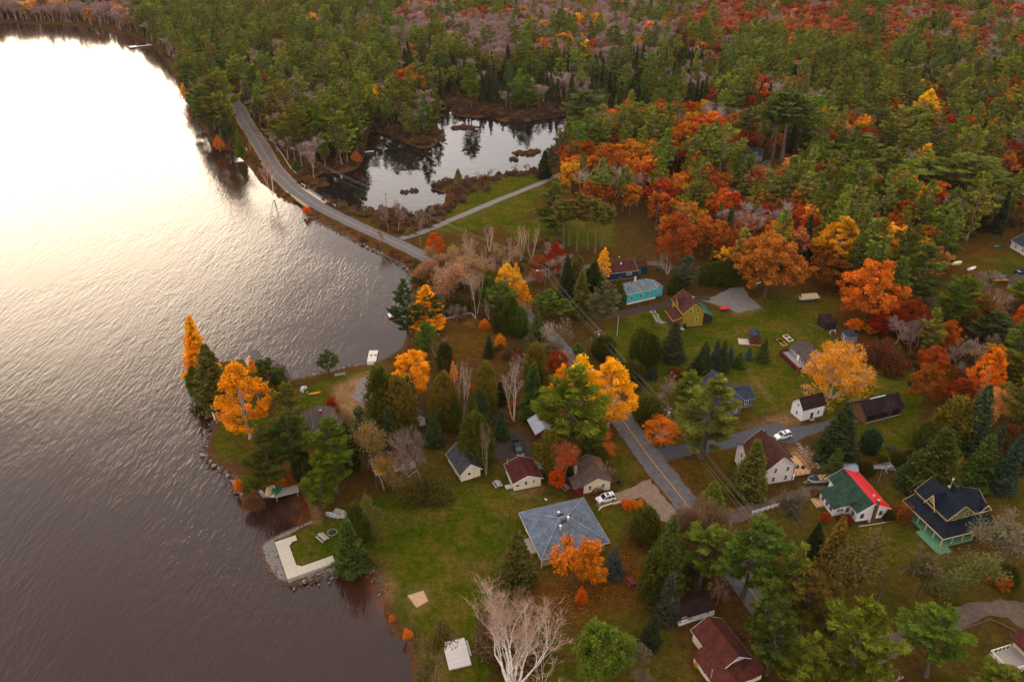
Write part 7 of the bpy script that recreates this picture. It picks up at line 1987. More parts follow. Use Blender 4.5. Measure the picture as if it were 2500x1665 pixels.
for a in (0.2, 2.3, 4.4): MB().bar((0, 0, 1.3), (math.cos(a) * 1.6, math.sin(a) * 1.6, 1.2 if a > 1 else 2.2), 0.06, 0.06).build('arm', PAINT['silver'], o)
p = G('C3', 1920, 1190)
o = thing('quonset_cover', 'grey arched shelter roof behind the red-roofed house', 'shelter', (p.x, p.y + 1.0, 0), -0.12)
b = MB()
pr = [(math.cos(a) * 1.9, math.sin(a) * 1.7) for a in [math.pi * i / 10 for i in range(11)]]
for (x0, z0), (x1, z1) in zip(pr[:-1], pr[1:]):
 b.hexa([(-2.2, x0, z0), (2.2, x0, z0), (2.2, x1, z1), (-2.2, x1, z1), (-2.2, x0 * 1.03, z0 * 1.03 + 0.02), (2.2, x0 * 1.03, z0 * 1.03 + 0.02), (2.2, x1 * 1.03, z1 * 1.03 + 0.02), (-2.2, x1 * 1.03, z1 * 1.03 + 0.02)])
b.build('arched_roof', METAL['grey'], o)
MB().poly([(-2.15, x, z) for x, z in pr]).poly([(2.15, x, z) for x, z in pr]).build('end_panel', PAINT['grey'], o)
p = G('C5', 610, 775)
o = thing('satellite_dish', 'white satellite dish on a post beyond the slate roof', 'dish', (p.x, p.y, 0), 0.8)
MB().tube([(0, 0, -0.2), (0, 0, 1.1)], 0.05, 6).build('post', STEEL, o)
MB().tube([(0.25, 0, 1.3), (0.05, 0, 1.2), (0, 0, 1.15)], [0.42, 0.3, 0.05], 12).build('dish', PAINT['white'], o)
p = G('C5', 1210, 605)
o = thing('litter_bin', 'black wheeled bin on the grass between cottage and road', 'bin', (p.x, p.y, 0), 0.3)
MB().hexa([(-0.25, -0.25, 0), (0.25, -0.25, 0), (0.25, 0.25, 0), (-0.25, 0.25, 0), (-0.3, -0.3, 0.95), (0.3, -0.3, 0.95), (0.3, 0.3, 0.95), (-0.3, 0.3, 0.95)]).build('body', PAINT['black'], o)
MB().slab([(-0.33, -0.33, 1.05), (0.33, -0.33, 1.05), (0.33, 0.33, 1.1), (-0.33, 0.33, 1.1)], 0.1).build('lid', PAINT['black'], o)
for lab, x, y in (('tall black planter pot at the farmhouse deck', 1497, 1160), ('squat black barbecue beside the farmhouse deck', 1545, 1165)):
 p = G('C3', x, y)
 o = thing('black_barbecue' if 'barbecue' in lab else 'planter_pot', lab, 'barbecue' if 'barbecue' in lab else 'pot', (p.x, p.y, 0), 0.2)
 MB().tube([(0, 0, 0), (0, 0, 0.9)], [0.35, 0.45], 10).build('body', PAINT['black'], o)
 MB().tube([(0, 0, 0.9), (0, 0, 1.1), (0, 0, 1.2)], [0.46, 0.38, 0.1], 10).build('lid', PAINT['black'], o)
for nm, lab, c, pts, m, w in (('drive_kerb', 'pale curved kerb along the sandy turnout beside the parked white car', 'C5', ((1045, 830), (1075, 800), (1140, 778), (1240, 758)), PAINT['cream'], 0.16),
        ('log_edging', 'dark log edging between the gravel road and the corner lawn', 'E1', ((1370, 1072), (1600, 985), (1890, 878), (2020, 930), (2150, 1000), (2290, 1100)), PAINT['brown'], 0.3),
        ('stone_edging', 'low dry stone edging round the brown lawn by the shore pines', 'D3', ((690, 885), (760, 895), (830, 870), (930, 850), (985, 845), (1030, 900)), STONE, 0.6)):
 pts = along(c, pts)
 o = thing(nm, lab, 'edging', pts[0])
 for a, b in zip(pts[:-1], pts[1:]):
  MB().bar(a - pts[0] + Vector((0, 0, 0.1)), b - pts[0] + Vector((0, 0, 0.1)), w, 0.3).build('edging_piece', m, o)
# ------------------------------------------------------------------ the trees that can be told apart
T = tree
T('larch', 'C6', 165, 640, 68, 250, 'larch', 'tallest golden larch at the very tip of the point')
T('larch', 'C6', 135, 665, 213, 170, 'gold', 'shorter golden larch in front of the tallest one at the point tip')
T('spruce', 'C6', 272, 775, 300, 300, 'spruce_o', 'dark olive spruce standing in front of the golden larches on the point')
T('cedar', 'C6', 120, 735, 470, 150, 'cedar_g', 'green cedar squeezed between the larches and the lake on the point')
T('tallleaf', 'C6', 545, 1075, 425, 385, 'amber', 'great glowing orange birch on the west lawn of the point')
T('tallleaf', 'C6', 610, 760, 412, 110, 'gold', 'slim golden birch rising behind the great orange birch')
T('pine', 'C6', 425, 745, 470, 160, 'pine', 'green young pine on the grass behind the great orange birch')
T('pine', 'C6', 735, 790, 445, 260, 'pine_d', 'dark spreading pine between the boathouse and the orange birch')
T('pine', 'C6', 820, 720, 520, 150, 'pine_d', 'small dark pine leaning against the boathouse wall')
T('pine', 'C6', 905, 1060, 610, 270, 'pine_o', 'olive brown pine below the tan canoe on the point')
T('pine', 'C6', 720, 1480, 950, 360, 'pine_d', 'broad dark pine above the cove dock, nearest the lake')
T('pine', 'C6', 905, 1420, 900, 330, 'pine_d', 'broad dark pine above the cove dock, nearer the brown-roofed cottage')
T('cedar', 'C6', 985, 1420, 1120, 170, 'cedar_d', 'dark cedar beside the tall yellow-green pine')
T('pine', 'C6', 1265, 1530, 895, 390, (0.105, 0.125, 0.010), 'tall yellow-green pine with a leaning pale trunk above the cove')
T('pine', 'C6', 1150, 1640, 1180, 330, (0.10, 0.135, 0.010), 'bright green lower pine at the foot of the tall yellow-green pine')
T('cedar', 'C6', 1360, 1330, 940, 190, 'cedar_d', 'nearly black cedar behind the tiny white shed')
T('pine', 'C6', 1512, 1330, 795, 290, (0.085, 0.095, 0.04), 'grey-green pine with a bare reddish trunk by the long cottage')
T('cedar', 'C6', 1640, 1010, 438, 260, 'cedar', 'tall dark cedar beside the gravel pad')
T('cedar', 'C6', 1790, 1050, 540, 300, 'cedar_o', 'broad brown-green cedar in front of the charcoal roof')
T('pine', 'C6', 1700, 880, 520, 200, 'pine', 'green pine top between the tall cedar and the golden tree')
T('maple', 'C6', 1885, 770, 352, 320, 'gold', 'round golden yellow tree above the charcoal roof')
T('pine', 'C6', 1185, 560, 345, 160, (0.11, 0.13, 0.035), 'little shore pine standing alone on the north bank')
T('sparse', 'C6', 1248, 535, 398, 70, 'olive', 'thin sapling beside the little shore pine')
T('shrub', 'C6', 1210, 838, 715, 100, 'red', 'dark red shrub on the sandy dirt of the point')
T('birch_bare', 'C6', 1035, 1080, 805, 130, None or 'tan', 'bare white birch in front of the brown cottage roof')
T('birch_bare', 'C6', 1270, 1110, 830, 180, 'tan', 'bare white forked birch behind the tall yellow-green pine')
T('sparse', 'C6', 1640, 1500, 950, 360, 'tan', 'half-bare tree with pinkish twigs and a few yellow leaves by the long cottage', bark=(0.28, 0.20, 0.16))
T('sparse', 'C6', 1580, 1500, 1220, 180, 'gold', 'thin yellow-leaved tree at the far end of the long cottage')
T('bare', 'C6', 1985, 1545, 970, 520, 'tan', 'large bare grey-brown tree spreading before the long cottage', bark=(0.21, 0.155, 0.12), var=0)
T('shrub', 'C6', 1990, 1535, 1330, 420, 'olive', 'olive thicket of suckers round the foot of the large bare tree')
T('shrub', 'C6', 770, 1440, 1370, 150, 'orange', 'orange shrub above the cove dock')
T('shrub', 'C6', 870, 1450, 1390, 120, 'red', 'scarlet shrub above the cove dock')
T('shrub', 'C6', 530, 1480, 1380, 150, 'green', 'green shrub on the bank south of the west lawn')
T('shrub', 'C6', 450, 1500, 1400, 90, 'orange', 'orange shrub overhanging the lake bank')
T('shrub', 'C7', 240, 450, 330, 180, 'brown', 'brown bush on the spit beside the cove')
T('sparse', 'C7', 1255, 745, 275, 190, 'pine_o', 'ragged olive spruce browning at its foot beside the big lawn')
T('cedar', 'C7', 1100, 720, 415, 200, 'cedar', 'dark cedar behind the rust-red bench')
T('spruce', 'C7', 1055, 950, 562, 260, 'spruce_g', 'full green spruce at the end of the L-shaped deck')
T('tallleaf', 'C6', 2215, 640, 445, 75, 'gold', 'small golden tree top between the dark pines')
T('cedar', 'D8', 740, 760, 200, 280, 'cedar_o', 'tall brown-green cedar beyond the charcoal roof')
T('pine', 'D8', 720, 560, 200, 210, 'pine', 'green pine beside the small golden tree top')
T('cedar', 'D8', 830, 800, 420, 140, 'cedar', 'narrow dark cedar at the foot of the white birch clump')
T('cedar', 'D8', 1130, 600, 105, 200, 'cedar_o', 'tall browning cedar between the two clumps of bare birches')
T('spruce', 'D8', 1085, 700, 385, 210, 'spruce', 'dark spruce in front of the tall browning cedar')
T('birch_bare', 'D8', 895, 700, 115, 220, 'tan', 'many-stemmed bare white birch, first of the pair in the middle of the trees', bark=(0.66, 0.56, 0.50), var=1)
T('birch_bare', 'D8', 1388, 695, 125, 240, 'tan', 'bare white birch clump in front of the dark spruce by the gravel lot', bark=(0.70, 0.62, 0.56), var=2)
T('spruce', 'D8', 1580, 640, 140, 260, 'spruce_g', 'deep green dense spruce beside the bare birch clump')
T('cedar', 'D8', 1590, 420, -90, 230, 'cedar_o', 'tall olive cedar beside the golden poplars')
T('maple', 'D8', 1800, 360, 15, 210, 'rust', 'rust-red maple just behind the golden poplars')
T('tallleaf', 'F', 1395, 985, 815, 112, 'gold', 'golden poplar overhanging the road, nearest the asphalt')
T('tallleaf', 'F', 1330, 975, 820, 110, 'gold', 'golden poplar in the middle of the golden clump by the road')
T('tallleaf', 'F', 1288, 962, 838, 66, 'amber', 'amber poplar at the edge of the golden clump behind the bright pine')
T('pine', 'D8', 1900, 1050, 175, 640, (0.115, 0.150, 0.012), 'big bright green pine in front of the golden poplars', var=1)
T('pine', 'D8', 2120, 1050, 560, 300, 'pine', 'green pine boughs below the golden poplars beside the road')
T('cedar', 'D8', 1030, 1090, 590, 330, 'cedar', 'broad dark cedar behind the charcoal-roofed cream cottage')
T('birch_bare', 'D8', 1125, 1215, 690, 130, 'grey', 'pale dying tree with a bare trunk in front of the broad dark cedar', bark=(0.40, 0.31, 0.24))
T('sparse', 'D8', 1880, 1240, 870, 300, 'flame', 'flame-red maple between the maroon roof and the grey-brown roof', var=1)
T('maple', 'D8', 1885, 1130, 925, 210, 'flame', 'brightest flame-red clump of the maple beside the cottages')
T('maple', 'D8', 1800, 1350, 1160, 175, 'flame', 'low flame-red bush beside the brown picnic table')
T('cedar', 'D8', 1720, 1180, 760, 260, 'cedar_o', 'olive-brown cedar behind the flame-red maple')
T('birch_bare', 'D8', 2250, 1300, 1110, 170, 'tan', 'small bare white birch against the grey-brown roofed cottage')
T('shrub', 'D8', 2180, 1370, 1310, 130, 'brown', 'brown shrub under the cream cottage wall beside the white car')
T('sparse', 'D8', 2270, 1020, 780, 190, 'amber', 'thin amber sapling thicket between cottage and road')
T('shrub', 'D8', 2150, 1010, 850, 260, 'olive', 'olive thicket beside the road above the grey-brown roof')
T('egg', 'C5', 1420, 1075, 768, 245, 'cedar', 'round dark cedar on the lawn between slate roof and road')
T('spruce', 'C5', 370, 1410, 995, 310, (0.105, 0.085, 0.02), 'yellowing conifer in front of the near eave of the slate roof')
T('spruce', 'C5', 1168, 1350, 1120, 150, (0.07, 0.085, 0.07), 'small blue spruce at the corner of the slate roof')
T('halfbare', 'C5', 850, 1470, 925, 430, 'orange', 'orange maple with a bare grey top standing before the slate roof', bark=(0.10, 0.075, 0.065))
T('maple', 'C5', 960, 1420, 1170, 270, (0.66, 0.22, 0.012), 'low orange-leaved boughs beside the bare-topped maple')
T('shrub', 'C5', 905, 1568, 1450, 110, 'orange', 'small orange bush on the leaf-strewn grass')
T('spruce', 'C5', 1560, 1520, 865, 300, 'spruce_g', 'tall green conifer beside the road below the sandy turnout')
T('cedar', 'C5', 1490, 1560, 1100, 260, 'cedar', 'dark cedar at the foot of the tall roadside conifer')
T('bare', 'C5', 1880, 1290, 755, 430, 'tan', 'broad brown twiggy tree at the bend where the road vanishes', bark=(0.20, 0.12, 0.07))
T('sparse', 'C5', 1760, 1180, 790, 240, 'brown', 'brown-leaved tree overhanging the road end')
T('spruce', 'C5', 1965, 800, 585, 210, 'pine', 'yellow-green young spruce beside the wires and the road')
T('shrub', 'C5', 1290, 790, 735, 130, 'orange', 'orange-leaved bush by the pale curved kerb')
T('shrub', 'C5', 1370, 800, 740, 110, 'amber', 'amber bush by the sandy turnout')
T('pine', 'C3', 712, 1065, 385, 600, (0.125, 0.135, 0.022), 'great white pine with a curved trunk before the blue-grey house', var=0)
T('pine', 'C3', 610, 640, 345, 300, 'pine', 'lighter pine behind the great white pine')
T('bare', 'C3', 440, 640, 380, 210, 'grey', 'grey bare shrubby tree beside the great white pine')
T('egg', 'C3', 270, 770, 535, 240, 'cedar', 'dark rounded cedar by the pole with the transformer')
T('thinleaf', 'C3', 380, 975, 730, 270, 'amber', 'amber-brown shrubby tree at the driveway mouth')
T('spruce', 'C3', 1090, 1345, 905, 280, 'spruce_o', 'dark olive spruce against the side of the white farmhouse')
T('egg', 'C1', 545, 1150, 778, 200, 'cedar', 'tall egg-shaped dark cedar on the field, taller of the joined pair')
T('egg', 'C1', 610, 1160, 850, 180, 'cedar_d', 'egg-shaped dark cedar on the field, lower of the joined pair')
T('spruce', 'C1', 800, 1095, 780, 200, (0.06, 0.062, 0.028), 'brownish spruce standing on the field beside the egg-shaped cedars')
SG = 'small spruces in the row on the field'
for x, b, t, w, c_, l in ((1060, 1190, 955, 150, 'spruce', 'dark spruce at the near end of the short row on the field'), (1150, 1200, 945, 125, 'spruce_b', 'bluish spruce second in the short row on the field'), (1215, 1190, 945, 115, 'spruce', 'dark pointed spruce in the middle of the short row on the field'), (1277, 1145, 985, 75, (0.07, 0.095, 0.075), 'small pale blue spruce in the row on the field'),
       (1355, 1160, 1040, 100, 'spruce_g', 'bushy low spruce at the beside the row on the field'), (1434, 1098, 998, 68, (0.075, 0.10, 0.08), 'little blue spruce alone beyond the row on the field'), (1550, 1112, 925, 105, 'spruce_g', 'spruce beside the log cabin pad'), (1000, 1200, 1085, 110, 'spruce_d', 'lowest dark spruce at the start of the row on the field')):
 T('spruce', 'C1', x, b, t, w, c_, l, SG)
T('bare', 'C1', 1110, 1185, 1030, 65, 'tan', 'dead brown sapling among the row of small spruces')
T('egg', 'C1', 470, 1300, 1105, 240, 'cedar_d', 'sprawling dark juniper below the egg-shaped cedars')
T('shrub', 'C1', 640, 1255, 1150, 110, 'spruce_b', 'blue-green bush beside the sprawling juniper')
T('shrub', 'C1', 840, 1235, 1165, 150, 'dark_red', 'dark purple-brown shrub on the field before the spruce row')
T('egg', 'C1', 245, 1090, 885, 190, 'cedar_d', 'dark cedar by the pole above the golden poplars')
for i, (x, t) in enumerate(((1075, 300), (1130, 290), (1185, 275), (1240, 255), (1295, 228))):
 T('cedar', 'C1', x, 490, t, 115, 'cedar', 'tall clipped cedar in the hedge beside the gravel parking', 'cedars of the tall hedge')
T('pine', 'C1', 905, 540, 245, 250, (0.058, 0.085, 0.045), 'dense blue-green pine between the hedge and the turquoise house')
T('cedar', 'C1', 850, 560, 400, 170, 'cedar_d', 'low dark cedar in front of the dense blue-green pine')
T('birch_bare', 'C1', 770, 405, 180, 150, 'tan', 'bare white birch rising beside the black quad bike')
T('maple', 'F', 1545, 622, 490, 92, 'rust', 'rust-orange maple behind the bare birch and the quad bikes')
T('maple', 'C1', 1570, 590, 82, 540, (0.40, 0.115, 0.022), 'broad rust-brown oak spreading over the end of the parking', var=1)
for x, b, t, w, c_, l in ((60, 740, 365, 180, 'spruce_o', 'tall olive spruce beside the side lane, nearest the wires'), (15, 560, 215, 160, 'spruce', 'dark spruce beside the side lane, tallest of its group'), (165, 490, 285, 170, 'spruce_g', 'dark green spruce against the gable of the navy house'), (365, 660, 425, 130, 'cedar', 'narrow cedar at the corner of the turquoise house')):
 T('spruce', 'C1', x, b, t, w, c_, l)
T('pine', 'C1', 228, 850, 455, 240, (0.13, 0.125, 0.055), 'twisted grey-green pine with a reddish trunk beside the house track', var=1)
T('tallleaf', 'C1', 240, 455, 185, 130, 'gold', 'slim golden birch against the brown roof of the navy house')
T('tallleaf', 'F', 1915, 628, 490, 92, (0.66, 0.27, 0.014), 'tall amber-gold birch clump beyond the far lawn edge')
T('tallleaf', 'F', 1885, 612, 520, 60, 'amber', 'orange birch pressed against the tall amber-gold clump')
T('thinleaf', 'C3', 1770, 580, 140, 500, (0.70, 0.27, 0.014), 'golden birch with many white limbs between white outbuilding and grey cottage', bark=(0.62, 0.5, 0.4), var=1)
T('white_sparse', 'C3', 1775, 575, 120, 480, 'amber', 'white limbs of the golden birch near the grey cottage')
T('spruce', 'C3', 1800, 1065, 625, 320, (0.045, 0.055, 0.018), 'large dark spruce on the lawn beside the driveway')
T('spruce', 'C3', 1790, 1235, 980, 160, 'spruce_g', 'young green spruce behind the moored motorboat trailer')
T('egg', 'E2', 318, 1125, 860, 230, (0.030, 0.055, 0.026), 'round dense blue-green spruce on the lawn by the barn')
T('cedar', 'E2', 1180, 1030, 500, 400, 'cedar_o', 'very large olive cedar on the lawn beside the barn')
T('cedar', 'E2', 900, 1080, 780, 240, 'cedar', 'smaller cedar joining the very large olive cedar')
T('spruce', 'E2', 950, 1540, 850, 560, (0.058, 0.066, 0.014), 'huge dark spruce behind the olive house')
T('spruce', 'E2', 720, 1500, 1180, 260, 'spruce', 'lower spruce at the foot of the huge dark spruce')
T('spruce', 'E2', 1470, 1470, 940, 360, 'spruce_g', 'tall green spruce behind the roof of the olive house')
T('spruce', 'E2', 1740, 1545, 925, 270, 'spruce_b', 'tall blue-green spruce beside the olive house')
for x, b, t, w in ((300, 1375, 1225, 160), (450, 1300, 1165, 130), (620, 1290, 1120, 190), (760, 1250, 1090, 170), (215, 1340, 1230, 110)):
 T('egg', 'E2', x, b, t, w, 'cedar_d', 'low dark juniper in the untrimmed hedge behind the red roof', 'junipers in the hedge behind the red roof')
T('shrub', 'E2', 395, 1295, 1208, 60, 'orange', 'little orange shrub in the dark juniper hedge, nearer the red roof')
T('shrub', 'E2', 517, 1290, 1185, 48, 'orange', 'little orange shrub in the dark juniper hedge, farther from the red roof')
T('bare', 'E2', 530, 835, 575, 190, 'tan', 'small bare bush-like tree at the corner of the barn', bark=(0.12, 0.08, 0.07))
T('tallleaf', 'E2', 1500, 625, -40, 330, 'amber', 'tall orange birch leaning over the pasture edge', bark=(0.7, 0.58, 0.48))
T('white_sparse', 'E2', 1600, 900, 385, 470, 'amber', 'spreading clump of white birch stems with orange leaves by the pasture', bark=(0.70, 0.58, 0.48))
T('sparse', 'E2', 1270, 500, 120, 190, 'grey', 'thin bare tree at the pasture corner')
T('sparse', 'E2', 1085, 430, 290, 60, 'grey', 'lone bare sapling in the upper pasture')
T('shrub', 'E2', 770, 400, 315, 60, 'spruce_g', 'tiny dark spruce on the upper pasture')
T('shrub', 'E2', 435, 275, 215, 100, 'tan', 'round tan bush on the upper pasture')
T('bare', 'E2', 1480, 480, 330, 130, 'tan', 'grey twiggy bush at the foot of the leaning orange birch')
T('shrub', 'E2', 1240, 1380, 1150, 110, 'amber', 'amber shrub between the two tall spruces behind the olive house')
T('maple', 'C2', 830, 945, 335, 580, (0.62, 0.155, 0.016), 'huge orange maple above the two small dark sheds', var=0)
T('maple', 'C2', 720, 1010, 900, 170, 'orange', 'low orange bough hanging over the small blue-grey shed')
T('maple', 'C2', 890, 1040, 940, 140, 'orange', 'small orange maple beside the blue-grey shed')
T('maple', 'C2', 540, 615, 340, 420, 'dark_red', 'dark red spreading maple at the far edge of the lawn', var=2)
T('maple', 'C2', 1010, 400, 135, 380, (0.50, 0.105, 0.014), 'orange-red maple behind the huge orange maple')
T('pine', 'C2', 1290, 850, 180, 540, (0.095, 0.120, 0.022), 'massive green pine beside the huge orange maple', var=0)
T('pine', 'C2', 1490, 440, -100, 330, 'pine', 'tall pine behind the massive green pine')
T('maple', 'C2', 1280, 1010, 785, 210, 'dark_red', 'crimson maple under the massive green pine')
T('maple', 'C2', 1560, 1240, 905, 230, (0.5, 0.08, 0.006), 'scarlet upright maple at the wood edge')
T('maple', 'C2', 1450, 1395, 1165, 280, (0.45, 0.07, 0.012), 'red low maple at the pasture top')
T('sparse', 'C2', 1760, 990, 715, 270, 'amber', 'half-bare golden brown tree in the wood by the kayak lawn')
T('birch_bare', 'C2', 2030, 870, 590, 240, 'tan', 'bare pale birch leaning in the wood by the kayak lawn')
T('bare', 'C2', 1900, 660, 370, 300, 'tan', 'bare grey crooked tree beside the kayak rack', bark=(0.34, 0.27, 0.22))
T('pine', 'C2', 1950, 1190, 815, 370, (0.065, 0.090, 0.026), 'green pine in the wood by the kayak lawn below the bare birch')
T('pine', 'C2', 2140, 1120, 930, 190, 'pine', 'smaller pine beside the green pine in the wood by the kayak lawn')
T('pine', 'C2', 2310, 780, 520, 240, 'pine_y', 'yellow-green pine by the broad grey roof')
T('tallleaf', 'C2', 2310, 1010, 720, 180, 'orange', 'orange tree at the edge of the kayak lawn wood')
T('shrub', 'C2', 970, 1345, 1080, 440, (0.15, 0.065, 0.022), 'very broad brown bush below the huge orange maple')
T('shrub', 'C2', 1090, 1310, 1160, 260, (0.16, 0.075, 0.03), 'brown bush beside the very broad one on the pasture')
T('shrub', 'C2', 820, 1230, 1090, 220, 'dark_red', 'dark brown-red bush under the huge orange maple')
T('shrub', 'C2', 1430, 1080, 880, 240, (0.26, 0.13, 0.03), 'tan-leaved thicket between crimson and scarlet maples')
T('shrub', 'C2', 1130, 900, 850, 130, 'olive', 'olive bush under the massive green pine')
T('sparse', 'C4', 95, 860, 365, 300, (0.12, 0.11, 0.05), 'grey-green thinning tree at the end of the white fence', bark=(0.19, 0.11, 0.08))
T('spruce', 'C4', 470, 1180, 615, 250, (0.20, 0.105, 0.024), 'rust-brown conifer on the lawn before the red roof')
T('spruce', 'C4', 330, 980, 700, 180, 'spruce_d', 'dark conifer beside the rust-brown conifer')
T('maple', 'C4', 440, 690, 600, 110, 'red', 'small red bush behind the rust-brown conifer')
T('shrub', 'C4', 640, 680, 605, 150, 'dark_red', 'dark red shrub along the white wall under the green roof')
T('shrub', 'C4', 1180, 640, 480, 190, (0.30, 0.085, 0.02), 'rust bush between the white house and the olive house')
T('shrub', 'C4', 1040, 650, 560, 120, 'cedar_d', 'dark bush at the corner of the white house')
T('shrub', 'C4', 380, 430, 370, 150, 'brown', 'brown bush in front of the boat trailer')
T('sparse', 'E1', 640, 700, 15, 1000, (0.135, 0.120, 0.022), 'wide thinning tree with olive leaves before the olive house', var=0, bark=(0.10, 0.08, 0.07))
T('sparse', 'E1', 1080, 625, 100, 420, 'olive', 'curving dark-stemmed tree beside the wide thinning tree', var=1, bark=(0.09, 0.06, 0.05))
T('sparse', 'E1', 1480, 590, -60, 640, (0.155, 0.160, 0.035), 'pale green thinning tree before the mint porch steps', var=2, bark=(0.10, 0.08, 0.07))
T('sparse', 'E1', 2000, 340, -220, 620, (0.19, 0.165, 0.085), 'greyish leaning pine-like tree by the gravel road', var=1, bark=(0.17, 0.10, 0.07))
T('egg', 'E1', 2050, 480, 270, 260, 'cedar_d', 'dark bush beneath the greyish leaning tree')
T('maple', 'E1', 2010, 550, 390, 190, 'red', 'red bush in front of the dark bush by the gravel road')
T('shrub', 'E1', 1870, 460, 365, 110, 'rust', 'rust shrub beside the red bush by the gravel road')
T('pine', 'E1', 1180, 1500, 870, 640, (0.115, 0.145, 0.016), 'bright green pine hanging over the gravel road', var=3)
T('pine', 'E1', 1950, 1760, 1420, 520, (0.115, 0.140, 0.016), 'bright green pine in the corner before the railed porch', var=1)
T('spruce', 'C8', 2115, 1700, 1395, 280, (0.155, 0.145, 0.018), 'yellow-green young spruce at the lower edge by the junction wires')
T('pine', 'C8', 1800, 1640, 725, 760, (0.118, 0.140, 0.014), 'very large yellow-green pine beside the gravel road', var=0)
T('pine', 'C8', 1220, 960, 250, 620, (0.112, 0.130, 0.016), 'tall yellow-green pine in the middle of the lower pine wood', var=2)
T('pine', 'C8', 830, 760, -10, 560, (0.095, 0.135, 0.018), 'tall bright green pine beside the overhead wires', var=1)
T('pine', 'C8', 1000, 1300, 580, 460, (0.085, 0.100, 0.016), 'pine beside the red-brown roof, upper', var=0)
T('pine', 'C8', 1060, 1500, 900, 420, (0.075, 0.085, 0.015), 'pine beside the red-brown roof, lower', var=3)
T('pine', 'C8', 1380, 1150, 540, 320, (0.17, 0.10, 0.022), 'reddish browning pine in the lower pine wood', var=3)
T('pine', 'C8', 1600, 1060, 605, 280, (0.15, 0.10, 0.02), 'browning pine beside the wide thinning tree', var=1)
T('pine', 'C8', 1320, 1760, 1090, 560, (0.11, 0.13, 0.015), 'green pine at the lower edge beside the red-brown roof', var=2)
T('cedar', 'C8', 90, 560, 20, 280, 'cedar_g', 'leafy dark cedar beside the broad brown twiggy tree')
T('spruce', 'C8', 110, 960, 520, 230, (0.062, 0.066, 0.04), 'grey-green conifer at the end of the long white outbuilding')
T('bare', 'C8', 570, 850, 500, 280, 'tan', 'brown bare tree behind the long white outbuilding', bark=(0.22, 0.12, 0.08))
T('bare', 'C8', 420, 560, 60, 460, 'tan', 'tall brown bare tree above the long white outbuilding', bark=(0.20, 0.11, 0.06))
T('spruce', 'C8', 690, 1520, 1440, 160, 'spruce_g', 'young spruce before the porch of the red-brown roofed house')
T('shrub', 'C8', 410, 1410, 1330, 80, 'amber', 'amber bush at the step of the red-brown roofed house')
T('spruce', 'C8', -60, 1230, 900, 200, 'spruce_d', 'dark conifer beside the long white outbuilding')
T('big_birch', 'D6', 1182, 1290, 425, 800, 'tan', 'great bare birch with many white limbs on the lower lawn', bark=(0.86, 0.76, 0.66))
T('shrub', 'D6', 1180, 960, 480, 560, (0.19, 0.10, 0.06), 'brown twiggy thicket around the great bare birch')
T('sparse', 'D6', 560, 1230, 545, 380, (0.125, 0.105, 0.016), 'leaning olive pine over the small beach at the lower edge', var=2, bark=(0.21, 0.14, 0.10))
T('maple', 'D6', 1890, 1260, 755, 440, (0.13, 0.19, 0.02), 'fresh green round tree at the lower edge')
T('sparse', 'D6', 2210, 1290, 960, 270, (0.20, 0.145, 0.08), 'grey-brown bushy tree beside the fresh green round tree')
T('shrub', 'D6', 320, 850, 790, 90, 'amber', 'amber shrub on the bank by the lower lawn')
T('shrub', 'D6', 190, 720, 670, 50, 'orange', 'orange shrub on the bank beside the small beach')
T('pine', 'D3', 380, 1060, 500, 330, (0.058, 0.088, 0.022), 'broad green pine at the water beside the golden larch')
T('pine', 'D3', 640, 1000, 640, 240, (0.05, 0.08, 0.022), 'green pine behind the golden larch by the water')
T('larch', 'D3', 560, 1000, 565, 320, (0.84, 0.33, 0.012), 'golden larch in front of the green pines by the water')
T('pine', 'D3', 550, 1290, 925, 220, 'pine', 'leaning green pine below the golden larch')
T('spruce', 'D3', 470, 560, 320, 110, 'spruce_g', 'small dark spruce on the shore by the end of the causeway')
T('tallleaf', 'D3', 640, 340, 60, 200, 'flame', 'orange-red sumac beside the road bend')
T('sparse', 'D3', 800, 720, 270, 460, (0.46, 0.27, 0.12), 'broad tan-leaved willow in the thicket below the road bend')
T('sparse', 'D3', 640, 620, 330, 300, (0.42, 0.22, 0.09), 'brown-leaved tree nearest the shore in the thicket below the road')
T('sparse', 'D3', 920, 620, 260, 320, (0.45, 0.27, 0.10), 'tan-leaved tree in the middle of the thicket below the road')
T('sparse', 'D3', 740, 460, 180, 220, (0.48, 0.29, 0.10), 'tan-leaved thin tree at the top of the thicket below the road')
for k_, (x, b, t, w) in enumerate(((940, 520, 180, 230), (1060, 560, 260, 220), (860, 600, 300, 230), (1120, 650, 330, 200), (700, 660, 380, 220), (990, 720, 420, 240), (1250, 420, 130, 170), (1400, 420, 170, 180))):
 T('bare', 'D3', x, b, t, w, 'tan', 'fuzzy tan bare tree in the thicket below the road bend', 'tan bare trees below the road bend', bark=(0.46, 0.29, 0.17))
T('shrub', 'D3', 850, 800, 690, 260, 'cedar_d', 'dark evergreen bush above the stone-edged brown lawn')
for x, b, t, w, l in ((985, 400, 45, 170, 'bare white birch at the road bend, tallest of its row'), (1155, 250, -10, 130, 'pale feathery bare birch by the pond lawn'), (1455, 345, -10, 140, 'bare white birch in the row below the pond lawn, middle'), (1560, 350, -30, 150, 'bare white birch in the row below the pond lawn, last'), (1350, 330, 100, 60, 'slim bare birch next to the utility pole'), (1105, 460, 180, 90, 'small bare birch below the road bend'), (1030, 890, 440, 130, 'leaning bare white birch beside the brown lawn')):
 T('birch_bare', 'D3', x, b, t, w, 'tan', l, bark=(0.78, 0.66, 0.54))
